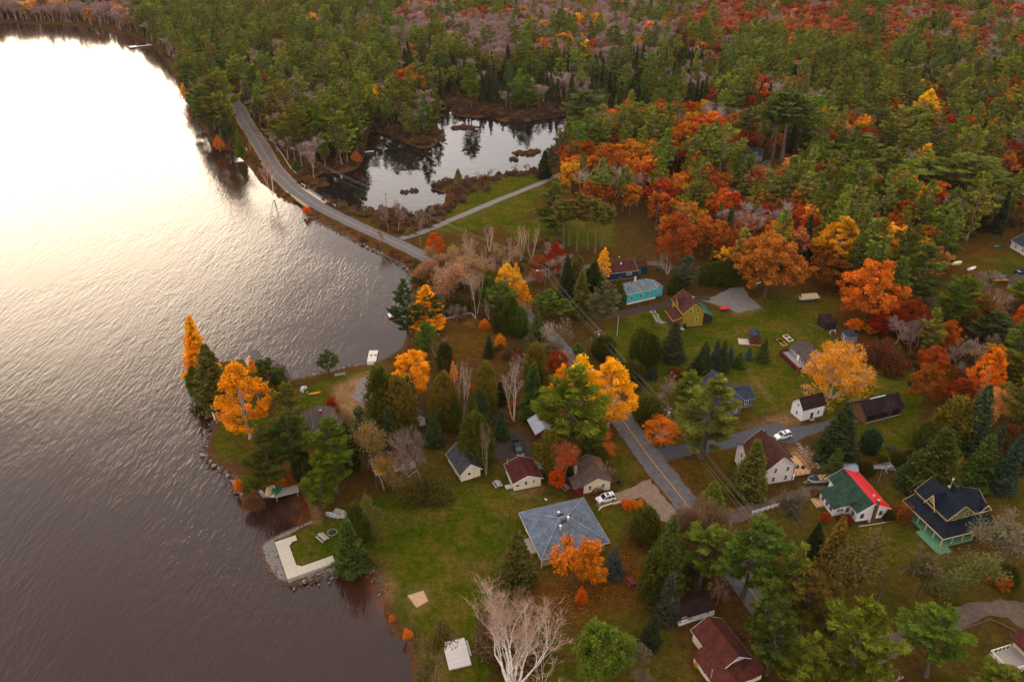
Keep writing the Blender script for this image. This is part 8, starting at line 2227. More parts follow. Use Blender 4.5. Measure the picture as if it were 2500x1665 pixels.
for x, b, t in ((1935, 1215, 780), (2045, 1230, 740), (2135, 1215, 765), (2195, 1240, 790), (2245, 1190, 820), (1985, 1180, 800)):
 T('highpine', 'D2', x, b, t, 190, (0.16, 0.125, 0.028), 'slim pine with a long bare trunk in the stand beside the pond lawn', 'slim pines beside the pond lawn')
T('pine', 'D2', 1870, 1075, 640, 340, (0.105, 0.125, 0.02), 'leaning bright pine at the end of the pond lawn')
T('tallleaf', 'D2', 1870, 1400, 1150, 190, (0.33, 0.068, 0.010), 'brick-red oval maple at the side lane')
T('shrub', 'D2', 1730, 1350, 1250, 150, 'red', 'red-brown shrub next to the brick-red maple')
T('tallleaf', 'D3', 1330, 720, 350, 220, 'yellow', 'bright yellow birch in the middle of the trees, tallest')
T('tallleaf', 'D3', 1410, 640, 365, 120, 'yellow', 'bright yellow birch twin beside the tallest one')
T('tallleaf', 'D3', 1480, 840, 530, 150, 'amber', 'amber birch beside the bright yellow ones')
T('cedar', 'D3', 1160, 690, 405, 160, 'cedar_o', 'olive cedar beside the bright yellow birch')
T('cedar', 'D3', 1350, 1030, 630, 200, 'cedar', 'dark cedar below the bright yellow birch')
T('cedar', 'D3', 1270, 1010, 720, 170, 'cedar_d', 'darker cedar beside the brown lawn below the yellow birch')
T('cedar', 'D3', 1450, 1060, 760, 170, 'cedar_g', 'green cedar below the amber birch')
T('pine', 'D3', 1700, 880, 595, 280, (0.115, 0.155, 0.02), 'light green pine beside the wires')
T('pine', 'D3', 1860, 890, 700, 220, 'pine', 'green pine below the wires')
T('bare', 'D3', 1740, 1260, 895, 180, 'tan', 'bare pale tree above the rust-red maple', bark=(0.45, 0.35, 0.27))
T('bare', 'D3', 1850, 1200, 870, 280, 'tan', 'grey-brown bare tree beside the wires', bark=(0.24, 0.17, 0.12))
T('birch_bare', 'D3', 1150, 900, 695, 150, 'tan', 'twisted pale dead tree beside the brown lawn', bark=(0.5, 0.42, 0.36))
for x, b, t, w, c_, l in ((1900, 700, 285, 170, 'spruce_d', 'black-green spruce beside the lamp pole'), (1990, 660, 255, 220, 'spruce_o', 'tall olive spruce behind the lamp pole'), (2150, 600, 330, 190, 'spruce_d', 'dark spruce between lamp pole and golden birch')):
 T('spruce', 'D3', x, b, t, w, c_, l)
T('sparse', 'D3', 1600, 1110, 900, 180, 'olive', 'olive thin tree above the tall olive cedar')
T('cedar', 'D3', 740, 1400, 1100, 170, 'cedar_d', 'dark cedar below the leaning pale birches')
T('birch_bare', 'D3', 680, 1300, 1020, 190, 'tan', 'leaning pale birch beside the brown lawn edge', bark=(0.5, 0.4, 0.34))
T('pine', 'D3', 560, 1240, 980, 160, 'pine_o', 'olive pine behind the round golden tree')
T('shrub', 'D3', 1260, 1150, 1030, 120, 'amber', 'amber shrub at the edge of the brown lawn')
T('maple', 'D3', 1445, 1350, 1185, 140, 'dark_red', 'dark red maple shrub at the end of the brown lawn')
T('shrub', 'D3', 1330, 1270, 1150, 150, 'brown', 'brown shrub beside the dark red maple shrub')
T('shrub', 'D3', 1110, 980, 890, 110, 'amber', 'yellowish shrub beside the stone edging')
T('bare', 'D3', 1560, 1190, 1000, 140, 'tan', 'bare brown bush above the tall olive cedar')
T('sparse', 'D3', 1600, 560, 420, 190, 'rust', 'rusty thin tree beyond the yellow birches')
T('spruce', 'D3', 1110, 600, 500, 110, 'spruce_g', 'small green spruce beside the hidden road')
T('bare', 'D3', 2130, 1230, 1080, 130, 'tan', 'bare pale bush above the golden poplars')
T('pine', 'D3', 2010, 1290, 1120, 170, 'pine_b', 'small blue-green pine above the golden poplars')
T('birch_bare', 'D4', 1965, 1400, 1140, 150, 'tan', 'bare white birch clump on the lake bank before the bridge', bark=(0.66, 0.54, 0.45))
T('spruce', 'D4', 1735, 1130, 925, 72, 'pine', 'small pointed young spruce on the lake bank beside the road sign')
for x, b, t, w, c_, l in ((1590, 1010, 520, 260, 'pine_o', 'tall olive pine between lake and road, nearest the road sign'), (1650, 1060, 790, 150, 'pine_d', 'dark lower pine between lake and road'), (1500, 960, 620, 210, 'pine', 'pine leaning out over the lake before the road'), (1480, 660, 375, 150, 'pine_y', 'rounded yellow-green pine on the lake shore'), (1560, 760, 560, 150, 'pine', 'pine on the strip between lake and road, middle')):
 T('pine', 'D4', x, b, t, w, c_, l)
for x, b, t, w, l in ((1440, 860, 500, 170, 'first'), (1540, 880, 560, 190, 'second'), (1630, 940, 640, 190, 'third'), (1400, 700, 430, 150, 'fourth'), (1590, 760, 520, 170, 'fifth')):
 T('pine', 'D4', x, b, t, w, 'pine_o' if x % 20 else 'pine', l + ' full pine on the wooded strip between lake and road, counted from the water')
T('tallleaf', 'D4', 1580, 1085, 975, 75, 'orange', 'orange bush hanging over the lake below the pines')
T('tallleaf', 'D4', 1335, 735, 595, 62, 'gold', 'golden bush at the foot of the far shore pines')
T('shrub', 'D1', 865, 1115, 1045, 70, 'orange', 'small orange bush at the bridge corner')
for x, b, t, w, c_, l in ((700, 630, 255, 180, 'pine_y', 'yellow-green pine beside the guard rail, first'), (830, 650, 175, 230, 'pine_o', 'olive pine beside the guard rail, tallest'), (1000, 660, 170, 230, 'pine', 'green pine above the causeway pond corner'), (1130, 660, 100, 240, 'pine_y', 'tall green pine at the pond corner'), (1250, 640, 130, 230, 'pine', 'green pine at the pond edge by the pond dock'), (1355, 380, 38, 150, 'pine_y', 'narrow flag-shaped pine above the pond corner'), (600, 430, 45, 220, 'pine_o', 'layered pine beside the forest road'), (930, 560, 160, 180, 'pine', 'pine behind the white lake cottage')):
 T('pine', 'D1', x, b, t, w, c_, l)
T('spruce', 'D1', 790, 760, 670, 90, 'spruce_g', 'small spruce at the end of the guard rail')
T('tallleaf', 'D1', 1290, 690, 590, 100, (0.62, 0.2, 0.03), 'orange bush at the pond edge below the pines')
T('pine', 'E3', 1150, 880, 590, 160, 'pine', 'pine on the brown spit in the pond')
for x, b, t, w in ((1010, 830, 560, 130), (1080, 800, 520, 120), (960, 760, 480, 140), (1220, 800, 560, 120)):
 T('pine', 'E3', x, b, t, w, 'pine_o', 'slim olive pine on the brown spit beside the pond', 'slim pines on the pond spit')
for x, b, t, w in ((650, 560, 300, 190), (770, 580, 240, 200), (910, 590, 220, 210), (1060, 600, 210, 200), (1190, 600, 190, 200), (1310, 620, 260, 160)):
 T('pine', 'D1', x, b, t, w, 'pine', 'full green pine in the cluster between guard rail and pond', 'pines between guard rail and pond')
T('pine', 'E3', 1440, 700, 390, 150, 'pine_y', 'bright pine standing alone beyond the pond')
T('pine', 'E3', 1800, 700, 470, 170, 'pine', 'broad pine on the far bank of the pond')
T('pine', 'E3', 2140, 870, 565, 240, (0.095, 0.125, 0.035), 'large fresh green pine at the inner end of the pond')
T('birch_bare', 'E3', 920, 745, 515, 80, 'tan', 'pale birch with orange twigs on the pond bank', bark=(0.62, 0.34, 0.18))
T('spruce', 'D2', 1775, 620, 390, 110, 'spruce_d', 'dark spruce where the pond lane meets the wood')
T('pine', 'D2', 1900, 560, 200, 190, (0.16, 0.15, 0.06), 'thin grey-green pine behind the end of the pond')
T('spruce', 'D2', 1072, 655, 545, 75, (0.16, 0.16, 0.04), 'young yellow-green larch on the pond brush bank')
for i, (x, b, t, w) in enumerate(((500, 1070, 800, 130), (580, 1070, 790, 140), (765, 1180, 870, 120), (840, 960, 860, 90), (430, 1190, 1040, 80), (1540, 590, 500, 80), (1620, 590, 490, 80), (1350, 640, 540, 90), (1230, 660, 570, 90))):
 T('bare', 'D2', x, b, t, w, 'tan', 'bare grey-brown bush between the road and the pond', 'bare bushes round the pond')
for k, x, b, t, w, c_, l in (('maple', 300, 930, 735, 270, (0.50, 0.14, 0.016), 'broad orange-rust maple at the wood edge by the pond lane'), ('maple', 180, 975, 750, 180, (0.42, 0.12, 0.016), 'rust maple beside the broad orange-rust one'), ('maple', 60, 900, 730, 130, 'red', 'crimson maple at the end of the pond lane'), ('maple', 690, 850, 615, 240, (0.40, 0.085, 0.014), 'deep rust maple in the middle of the wood'),
        ('maple', 570, 880, 640, 210, (0.44, 0.10, 0.014), 'rust-orange maple beside the deep rust one'), ('maple', 345, 760, 615, 170, (0.46, 0.09, 0.013), 'rust maple at the back of the rust group'), ('tallleaf', 442, 770, 658, 70, 'yellow', 'small yellow tree among the rust maples'), ('tallleaf', 165, 870, 765, 80, 'yellow', 'yellow tree beside the broad orange-rust maple'),
        ('highpine', 1090, 840, 470, 260, (0.09, 0.105, 0.025), 'tall pine with bare trunks above the brown clearing'), ('highpine', 1040, 830, 500, 170, (0.085, 0.10, 0.025), 'second tall bare-trunked pine above the brown clearing'), ('highpine', 885, 850, 555, 130, (0.11, 0.115, 0.03), 'slim bare-trunked pine beside the leaning dead snag'), ('pine', 1555, 720, 475, 180, 'pine', 'layered pine in the middle of the wood by the kayak lawn'),
        ('pine', 1770, 760, 560, 210, 'pine_y', 'yellow-green pine under the bright yellow tree top'), ('tallleaf', 1810, 700, 455, 130, 'yellow', 'bright yellow tree top above the wood by the kayak lawn'), ('birch_bare', 1310, 755, 560, 100, 'tan', 'forked white birch in the dark wood'), ('birch_bare', 1105, 970, 835, 190, 'tan', 'spreading bare white birch beside the brown bungalow'),
        ('maple', 1430, 1010, 880, 150, 'flame', 'bright orange-red maple behind the brown bungalow'), ('pine', 1620, 990, 770, 260, 'pine_o', 'rounded olive pine beside the orange-red maple'), ('pine', 1285, 960, 775, 200, 'pine', 'rounded green pine beyond the brown bungalow'), ('pine', 1450, 900, 690, 320, 'pine', 'broad green pine behind the orange-red maple'),
        ('pine', 2030, 1110, 820, 460, (0.13, 0.145, 0.025), 'enormous yellow-green pine near the cream gabled house'), ('tallleaf', 1800, 960, 745, 120, 'amber', 'orange birch beside the enormous pine'), ('snag', 765, 990, 745, 60, 'tan', 'leaning dead snag above the brown bungalow'), ('pine', 880, 1060, 950, 150, 'pine', 'green pine before the brown bungalow'),
        ('tallleaf', 985, 1100, 990, 150, 'amber', 'amber tree before the brown bungalow'), ('bare', 330, 1080, 890, 190, 'tan', 'pale bare tree below the broad orange-rust maple'), ('egg', 640, 1090, 930, 220, 'pine_o', 'domed olive pine beside the white-roofed shed'), ('maple', 1690, 1080, 1000, 130, 'flame', 'orange-red maple beside the domed pine'),
        ('spruce', 2085, 330, 240, 60, 'spruce_b', 'blue spruce beside the white tank in the far wood'), ('maple', 2040, 460, 375, 90, 'red', 'red maple in the far right wood'), ('maple', 540, 400, 350, 60, 'orange', 'orange maple among pale birches in the far wood'), ('maple', 1215, 75, 25, 70, 'yellow', 'yellow maple on the far red slope')):
 T(k, 'D5', x, b, t, w, c_, l)
def beside_road(i, off, kind, h, w, col, label, bark=None, group=None):
 p = road_line[i]; d = (road_line[i + 1] - road_line[i - 1]).normalized()
 p = p + Vector((d.y, -d.x, 0)) * off
 K = KIND[kind]; v = K['v'][i % len(K['v'])]
 o = thing(K['name'], label, 'tree', (p.x, p.y, 0), i * 1.7, group)
 cc = COLR[col] if isinstance(col, str) else col
 for nm, me in (('trunk', v[0]), ('crown', v[1])):
  if not len(me.polygons): continue
  q = link(nm, me, o); q.scale = (w / 2 / K['r'], w / 2 / K['r'], h / K['h'])
  q.color = (*((bark or K['bark']) if nm == 'trunk' or kind in ('bare', 'birch_bare') else cc), 1)
 placed.append((p.x, p.y, w / 2))
SG = 'trees screening the road'
TANB = (0.34, 0.21, 0.12)
for i, off, kind, h, w, col, lab in ((87, 6, 'sparse', 9, 8, (0.36, 0.2, 0.07), 'tan-leaved tree where the road leaves the causeway'), (91, 6.5, 'sparse', 10, 9, (0.34, 0.17, 0.06), 'second tan-leaved tree beyond the causeway end'), (95, 7, 'bare', 10, 8, 'tan', 'brown bare tree hiding the road below the lane'), (99, 6, 'sparse', 10, 9, (0.30, 0.16, 0.06), 'brown-leaved tree hiding the road by the yellow birch'),
          (104, 6, 'cedar', 11, 6, 'cedar_g', 'green cedar hiding the road by the amber birch'), (109, 6.5, 'pine', 13, 9, 'pine', 'green pine hiding the road below the light green pine'), (113, 6, 'bare', 11, 8, 'tan', 'bare tree hiding the road near the wires'), (117, 6.5, 'spruce', 12, 7, 'spruce_g', 'green spruce hiding the road above the golden poplars'),
          (121, 6.5, 'sparse', 9, 8, 'olive', 'olive thin tree hiding the road above the golden poplars'), (125, 6, 'bare', 10, 8, 'tan', 'brown bare tree beside the road above the golden poplars'), (129, 6.5, 'maple', 9, 8, 'rust', 'rust maple beside the road above the golden poplars'),
 (161, 5, 'bare', 8, 8, 'tan', 'fuzzy bare tree over the vanishing road, first'), (164, 5, 'bare', 9, 9, 'tan', 'fuzzy bare tree over the vanishing road, second'), (166, 5, 'pine', 13, 9, 'pine_o', 'olive pine beside the vanishing road'), (167, 9, 'pine', 14, 10, 'pine', 'green pine beside the vanishing road')):
 beside_road(min(i, len(road_line) - 2), off, kind, h, w, col, lab, TANB if kind in ('bare',) else None, SG)
for x, y, t, w, k, c_, l in ((1880, 1020, 720, 330, 'bare', 'tan', 'fuzzy brown tree over the road end, nearest the sandy turnout'), (1950, 1130, 800, 330, 'bare', 'tan', 'fuzzy brown tree over the road end, middle'), (1990, 1290, 940, 330, 'bare', 'tan', 'fuzzy brown tree over the road end, above the pines'), (2060, 1400, 1020, 300, 'sparse', (0.30, 0.15, 0.05), 'brown-leaved tree where the road passes the pines'),
       (1830, 1180, 900, 280, 'sparse', (0.32, 0.16, 0.05), 'coppery tree beside the road end'), (2020, 1090, 850, 240, 'spruce', 'pine', 'green conifer beside the road end')):
 T(k, 'C5', x, y, t, w, c_, l, bark=(0.30, 0.165, 0.085) if k == 'bare' else None)
# ------------------------------------------------------------------ the woods
def inpoly(pts, P):
 return sdist(P, pts) < 0
WOODS = [
 ('on the far shore', [(-400, -260), (300, -260), (300, 78), (-400, 58)], dict(bare=.62, maple=.2, spruce=.12, pine=.06)),
 ('in the pine wood between lake and pond', [(300, -260), (900, -260), (900, 120), (1010, 240), (1000, 300), (880, 320), (800, 400), (640, 330), (540, 240), (500, 345), (440, 250), (380, 130), (300, 75)], dict(pine=.46, bare=.42, maple=.09, spruce=.03)),
 ('in the bare wood beyond the pond', [(900, -260), (1560, -260), (1560, 60), (1500, 120), (1300, 130), (900, 120)], dict(bare=.74, pine=.13, maple=.13)),
 ('in the dark wood behind the pond', [(900, 120), (1300, 130), (1500, 120), (1600, 110), (1700, 190), (1560, 230), (1330, 262), (1280, 250), (1020, 245)], dict(spruce=.66, bare=.17, pine=.17)),
 ('on the far red slope', [(1560, -260), (2800, -260), (2800, 115), (2000, 115), (1560, 62)], dict(maple=.68, bare=.19, pine=.10, birch=.03)),
 ('in the mixed wood beyond the pond lane', [(1560, 60), (2000, 110), (2800, 110), (2800, 540), (2310, 540), (2080, 640), (1900, 560), (1800, 460), (1660, 400), (1660, 260), (1600, 110)], dict(pine=.38, maple=.30, spruce=.17, bare=.12, birch=.03)),
 ('in the rust-coloured wood beside the pond', [(1310, 250), (1500, 235), (1660, 250), (1670, 420), (1480, 460), (1320, 440), (1300, 330)], dict(maple=.52, pine=.38, birch=.10)),
 ('at the wood edge behind the coloured houses', [(1500, 470), (1900, 470), (2090, 640), (1960, 640), (1830, 560), (1680, 600), (1500, 560)], dict(maple=.52, pine=.26, spruce=.12, bare=.10)),
 ('in the wood bordering the pasture', [(2040, 640), (2200, 700), (2330, 680), (2800, 640), (2800, 1010), (2340, 980), (2200, 880), (2060, 850), (1960, 790), (2000, 730)], dict(pine=.26, maple=.3, bare=.36, spruce=.08)),
 ('among the trees round the cottages', [(880, 880), (1250, 830), (1240, 930), (890, 960)], dict(spruce=.8, bare=.2)),
 ('in the brown thicket below the road bend', [(960, 570), (1075, 590), (1150, 630), (1160, 690), (1080, 700), (1000, 660), (950, 640)], dict(bare=.7, tan=.3)),
 ('in the birch belt below the pond lawn', [(1085, 560), (1260, 530), (1330, 560), (1250, 610), (1120, 600)], dict(bare=.75, tan=.1, birch=.15)),
 ('beside the hidden stretch of road', [(1080, 700), (1160, 690), (1290, 760), (1390, 850), (1390, 960), (1240, 880), (1160, 840)], dict(bare=.4, spruce=.35, tan=.25)),
 ('in the lower pine wood', [(1460, 1250), (1700, 1230), (1900, 1320), (1980, 1450), (1980, 1640), (1760, 1640), (1720, 1440), (1560, 1380)], dict(pine=.6, spruce=.25, bare=.15)),
 ('behind the olive house spruces', [(2190, 960), (2420, 900), (2420, 1040), (2290, 1010)], dict(spruce=.5, bare=.3, maple=.2)),
]
KEEP_OUT = [('D5', ((800, 835), (1230, 850), (1200, 985), (780, 1000))), ('D5', ((455, 985), (560, 970), (570, 1060), (440, 1060))), ('D5', ((890, 815), (1000, 815), (1000, 850), (890, 850))),
   ('F', ((1380, 580), (1530, 570), (1640, 640), (1900, 660), (1960, 760), (2130, 880), (2080, 1060), (1700, 1180), (1480, 900), (1370, 720))), ('F', ((2180, 560), (2420, 520), (2420, 660), (2190, 650))),
   ('F', ((2260, 430), (2420, 400), (2420, 520), (2250, 500))), ('D2', ((830, 960), (1330, 640), (1720, 590), (1800, 700), (1700, 1180), (1000, 1100))), ('C8', ((180, 780), (640, 780), (1000, 1420), (620, 1640), (380, 1640), (380, 1100))),
   ('D1', ((800, 430), (1010, 430), (1010, 570), (800, 570))), ('D5', ((1470, 195), (1580, 195), (1580, 262), (1470, 262))), ('D5', ((1900, 285), (2010, 285), (2010, 322), (1900, 322)))]
FG = rng.uniform
gx = np.arange(-620, 700, 7.0); gy = np.arange(95, 1090, 7.0)
CXg, CYg = np.meshgrid(gx, gy)
cand = np.stack([CXg.ravel(), CYg.ravel()], 1) + FG(-3.3, 3.3, (CXg.size, 2))
dd = cand[:, 1] * CP - (10 - CAM_H) * SP
cpx = np.stack([(1250 + CAM_F * cand[:, 0] / dd), 832.5 - CAM_F * (cand[:, 1] * SP + (10 - CAM_H) * CP) / dd], 1) * CR['F'][2]
ok = (cpx[:, 0] > -260) & (cpx[:, 0] < 2620) & (cpx[:, 1] > -110) & (cpx[:, 1] < 1640)
cand, cpx = cand[ok], cpx[ok]
ok = water_sd(cand) > 2.6
ok &= sdist(cand, pond_poly) > np.where((cand[:, 1] > 385) & (cand[:, 0] > G('D2', 900, 240).x), 17, 3)
rl_ = np.array([(p.x, p.y) for p in road_line])
for i in range(0, len(rl_)):
 ok &= ((cand - rl_[i]) ** 2).sum(1) > 5.6 ** 2
for c, pts in KEEP_OUT:
 ok &= ~inpoly([G(c, a, b).xy[:] for a, b in pts], cand)
for x, y, r in placed:
 ok &= ((cand - (x, y)) ** 2).sum(1) > (0.62 * r + 1.7) ** 2
cand, cpx = cand[ok], cpx[ok]
zone = np.full(len(cand), -1)
for i, (nm, poly, mix_) in enumerate(WOODS):
 zone[(zone < 0) & inpoly(poly, cpx)] = i
cand, cpx, zone = cand[zone >= 0], cpx[zone >= 0], zone[zone >= 0]
order = np.argsort(cand[:, 1])
cand, cpx, zone = cand[order], cpx[order], zone[order]
MIXC = dict(
 pine=['pine', 'pine_o', 'pine_y', 'pine', (0.14, 0.155, 0.024), (0.175, 0.172, 0.026)], spruce=['spruce_d', 'spruce', 'spruce_g', (0.05, 0.066, 0.024), (0.075, 0.076, 0.026)],
 bare=[(0.16, 0.11, 0.10)], tan=[(0.30, 0.17, 0.06), (0.26, 0.13, 0.05)], birch=[(0.4, 0.3, 0.25)])
MAPC = {'on the far red slope': [(0.36, 0.10, 0.03), (0.30, 0.085, 0.028), (0.40, 0.13, 0.03), (0.26, 0.07, 0.028), (0.32, 0.085, 0.022)], 'on the far shore': [(0.45, 0.16, 0.05), (0.5, 0.2, 0.05), (0.30, 0.13, 0.07)],
  'in the rust-coloured wood beside the pond': [(0.36, 0.085, 0.012), (0.44, 0.12, 0.012), (0.32, 0.065, 0.012), (0.48, 0.17, 0.014)]}
MAPD = [(0.36, 0.085, 0.013), (0.48, 0.16, 0.014), (0.26, 0.055, 0.012), (0.6, 0.27, 0.014), (0.30, 0.12, 0.03), (0.32, 0.075, 0.012)]
WORD = dict(pine='green pine', spruce='dark spruce', maple='red or orange maple', bare='bare grey tree', birch='bare white birch', tan='tan half-bare tree')
NAMEK = dict(pine='pine_tree', spruce='spruce_tree', maple='maple_tree', bare='bare_tree', birch='birch_tree', tan='thinning_tree')
NEARK = dict(pine='pine', spruce='spruce', maple='maple', bare='bare', birch='birch_bare', tan='sparse')
have = {}
for ob in COL.objects:
 if ob.parent is None and ob.get('category') == 'tree':
  k = ob.name.split('.')[0]; have[k] = have.get(k, 0) + 1
rest = []
fr = random.Random(21)
small = {'on the far shore': 1.15, 'in the wood bordering the pasture': 0.85, 'in the lower pine wood': 0.95, 'among the trees round the cottages': 0.7, 'in the brown thicket below the road bend': 0.6, 'in the birch belt below the pond lawn': 0.7, 'beside the hidden stretch of road': 0.62}
for (x, y), z in zip(cand, zone):
 nm, _, mix_ = WOODS[z]
 u = random.Random(int(x // 26) * 7919 + int(y // 26) * 104729).random() if fr.random() < 0.55 else fr.random(); acc = 0
 for k, w in mix_.items():
  acc += w
  if u < acc: break
 cl = fr.choice(MAPC.get(nm, MAPD)) if k == 'maple' else fr.choice(MIXC[k])
 cl = COLR[cl] if isinstance(cl, str) else cl
 vv = fr.uniform(0.7, 1.45)
 cl = tuple(c * vv * fr.uniform(0.9, 1.12) for c in cl)
 sc = small.get(nm, 1.0)
 hh = dict(pine=fr.uniform(16, 28), spruce=fr.uniform(10, 19), maple=fr.uniform(11, 17), bare=fr.uniform(10, 17), birch=fr.uniform(12, 18), tan=fr.uniform(6, 11))[k] * sc
 wr = dict(pine=fr.uniform(0.85, 1.25), spruce=fr.uniform(0.8, 1.25), maple=fr.uniform(0.85, 1.3), bare=fr.uniform(0.9, 1.35), birch=fr.uniform(0.8, 1.1), tan=fr.uniform(0.8, 1.1))[k]
 if have.get(NAMEK[k], 0) < 296:
  have[NAMEK[k]] = have.get(NAMEK[k], 0) + 1
  grp = WORD[k] + 's ' + nm
  tall = 'tall' if hh > dict(pine=21, spruce=14.5, maple=12.5, bare=13.5, birch=15, tan=8.5)[k] * sc else 'lower'
  hue = 'bare grey' if k == 'bare' else 'bare white' if k == 'birch' else 'half-bare tan' if k == 'tan' else ('orange' if cl[1] > 0.11 else 'rust' if cl[1] > 0.078 else 'crimson') if k == 'maple' else ('yellow-green' if cl[0] > 0.155 else 'olive' if cl[0] > cl[1] * 0.93 else 'deep green')
  wide = 'slim' if wr < 0.95 else 'broad' if wr > 1.12 else 'even'
  deep = 'in front' if y < 265 else 'midway' if y < 345 else 'far back'
  lab = ' '.join((tall, wide, hue, dict(bare='tree', tan='tree', maple='maple', pine='pine', spruce='spruce', birch='birch')[k], deep, nm))
  if y < 235 or k == 'tan':
   K = KIND[NEARK[k]]
   v = fr.choice(K['v'])
   o = thing(K['name'], lab, 'tree', (x, y, 0), fr.uniform(0, 6.28), grp)
   for pn, me in (('trunk', v[0]), ('crown', v[1])):
    q = link(pn, me, o)
    s = hh / K['h']; q.scale = (s * wr, s * wr, s)
    q.color = (*((K['bark'] if pn == 'trunk' or k in ('bare', 'birch') else cl)), 1)
  else:
   K = FAR[k]
   o = link(K['name'], fr.choice(K['v']))
   s = hh / K['h']
   o.location = (x, y, 0); o.scale = (s * wr, s * wr, s); o.rotation_euler.z = fr.uniform(0, 6.28)
   o.color = (*cl, 1)
   tag(o, lab, 'tree', grp)
 else:
  rest.append((x, y, k, cl, hh / FAR[k]['h'], wr, fr.uniform(0, 6.28)))
# ------------------------------------------------------------------ masses nobody could count: geometry nodes put the pieces
def scatter(name, label, pts, meshes):
 """pts: (x, y, z, mesh index, scale xy, scale z, turn, r, g, b)."""
 col = bpy.data.collections.new(name + '_pieces')
 for i, me in enumerate(meshes):
  col.objects.link(bpy.data.objects.new('%s_piece_%03d' % (name, i), me))
 a = np.array(pts, np.float32)
 me = bpy.data.meshes.new(name)
 me.vertices.add(len(a)); me.vertices.foreach_set('co', a[:, :3].ravel())
 for k, arr, t in (('pick', a[:, 3].astype(np.int32), 'INT'), ('own', a[:, 3] * 0 + 1, 'FLOAT'), ('size', a[:, [4, 4, 5]], 'FLOAT_VECTOR'), ('turn', np.stack([a[:, 6] * 0, a[:, 6] * 0, a[:, 6]], 1), 'FLOAT_VECTOR'), ('col', a[:, 7:10], 'FLOAT_VECTOR')):
  at = me.attributes.new(k, t, 'POINT')
  at.data.foreach_set('vector' if t == 'FLOAT_VECTOR' else 'value', np.ascontiguousarray(arr).ravel())
 me.update()
 ob = link(name, me)
 ng = bpy.data.node_groups.new(name, 'GeometryNodeTree')
 ng.interface.new_socket('Geometry', in_out='INPUT', socket_type='NodeSocketGeometry')
 ng.interface.new_socket('Geometry', in_out='OUTPUT', socket_type='NodeSocketGeometry')
 n, l = ng.nodes.new, ng.links.new
 gi, go = n('NodeGroupInput'), n('NodeGroupOutput')
 ci = n('GeometryNodeCollectionInfo'); ci.inputs['Collection'].default_value = col; ci.inputs['Separate Children'].default_value = True; ci.inputs['Reset Children'].default_value = True
 ip = n('GeometryNodeInstanceOnPoints'); ip.inputs['Pick Instance'].default_value = True
 def attr(nm, t):
  q = n('GeometryNodeInputNamedAttribute'); q.data_type = t; q.inputs['Name'].default_value = nm
  return q.outputs['Attribute']
 er = n('FunctionNodeEulerToRotation')
 l(attr('turn', 'FLOAT_VECTOR'), er.inputs[0])
 l(gi.outputs[0], ip.inputs['Points']); l(ci.outputs[0], ip.inputs['Instance'])
 l(attr('pick', 'INT'), ip.inputs['Instance Index']); l(er.outputs[0], ip.inputs['Rotation']); l(attr('size', 'FLOAT_VECTOR'), ip.inputs['Scale'])
 l(ip.outputs[0], go.inputs[0])
 md = ob.modifiers.new('scatter', 'NODES'); md.node_group = ng
 return tag(ob, label, kind='stuff')
fm = [(k, m) for k in FAR for m in FAR[k]['v']]
idx = {k: [i for i, q in enumerate(fm) if q[0] == k] for k in FAR}
scatter('far_woods', 'rest of the autumn woods running back to the far shore and slopes', [(x, y, 0, fr.choice(idx[k]), s * wr, s, t, *cl) for x, y, k, cl, s, wr, t in rest], [m for _, m in fm])
def low_shrub(seed, n=130, ll=0.55, lw=0.16, h=1.5, r=1.3):
 tk, br, lv, T_ = shrub_mesh(seed, h, r, n, 6, ll, lw)
 return tri_mesh('undergrowth', [(lv, LEAF, T_), (br, BARK_FIX, np.full(len(br), 0.5))])
US = [low_shrub(300 + i) for i in range(3)]
UC = [(0.16, 0.075, 0.035), (0.22, 0.085, 0.025), (0.12, 0.075, 0.045), (0.20, 0.13, 0.05), (0.095, 0.085, 0.025), (0.30, 0.09, 0.018), (0.10, 0.06, 0.05)]
def pick(cols):
 return fr.choice(cols)
up_ = []
def bush_at(x, y, z, ci, sx, sz):
 v = fr.uniform(0.75, 1.25)
 up_.append((x, y, z, fr.randrange(3), sx, sz, fr.uniform(0, 6.28), *(q * v for q in UC[ci])))
B = np.stack([FG(-260, 130, 34000), FG(90, 490, 34000)], 1)
ws = water_sd(B)
def near_line(P, line, d):
 o = np.zeros(len(P), bool)
 for i in range(len(line)):
  o |= ((P - line[i]) ** 2).sum(1) < d * d
 return o
onroad = near_line(B, rl_, 4.6)
cause = inpoly([G('F', a, b).xy[:] for a, b in ((470, 310), (560, 330), (660, 440), (720, 480), (960, 590), (960, 640), (930, 640), (700, 500), (620, 440), (500, 380))], B)
pondsd = sdist(B, pond_poly)
pb = (pondsd > 0.3) & (pondsd < 9) & ~onroad
brush = inpoly([G('D2', a, b).xy[:] for a, b in ((60, 800), (260, 860), (640, 880), (900, 860), (980, 940), (830, 1040), (700, 1100), (560, 1080), (300, 960), (60, 860))], B)
brush |= inpoly([G('D2', a, b).xy[:] for a, b in ((930, 850), (1000, 740), (1060, 640), (1260, 630), (1340, 640), (1330, 730), (1200, 740), (1080, 800), (950, 940))], B)
brush |= inpoly([G('D2', a, b).xy[:] for a, b in ((320, 230), (600, 200), (960, 240), (960, 310), (850, 372), (640, 330), (440, 240))], B)
lane = inpoly([G('D2', a, b).xy[:] for a, b in ((940, 950), (1340, 650), (1720, 600), (1780, 640), (1700, 900), (1000, 1100))], B)
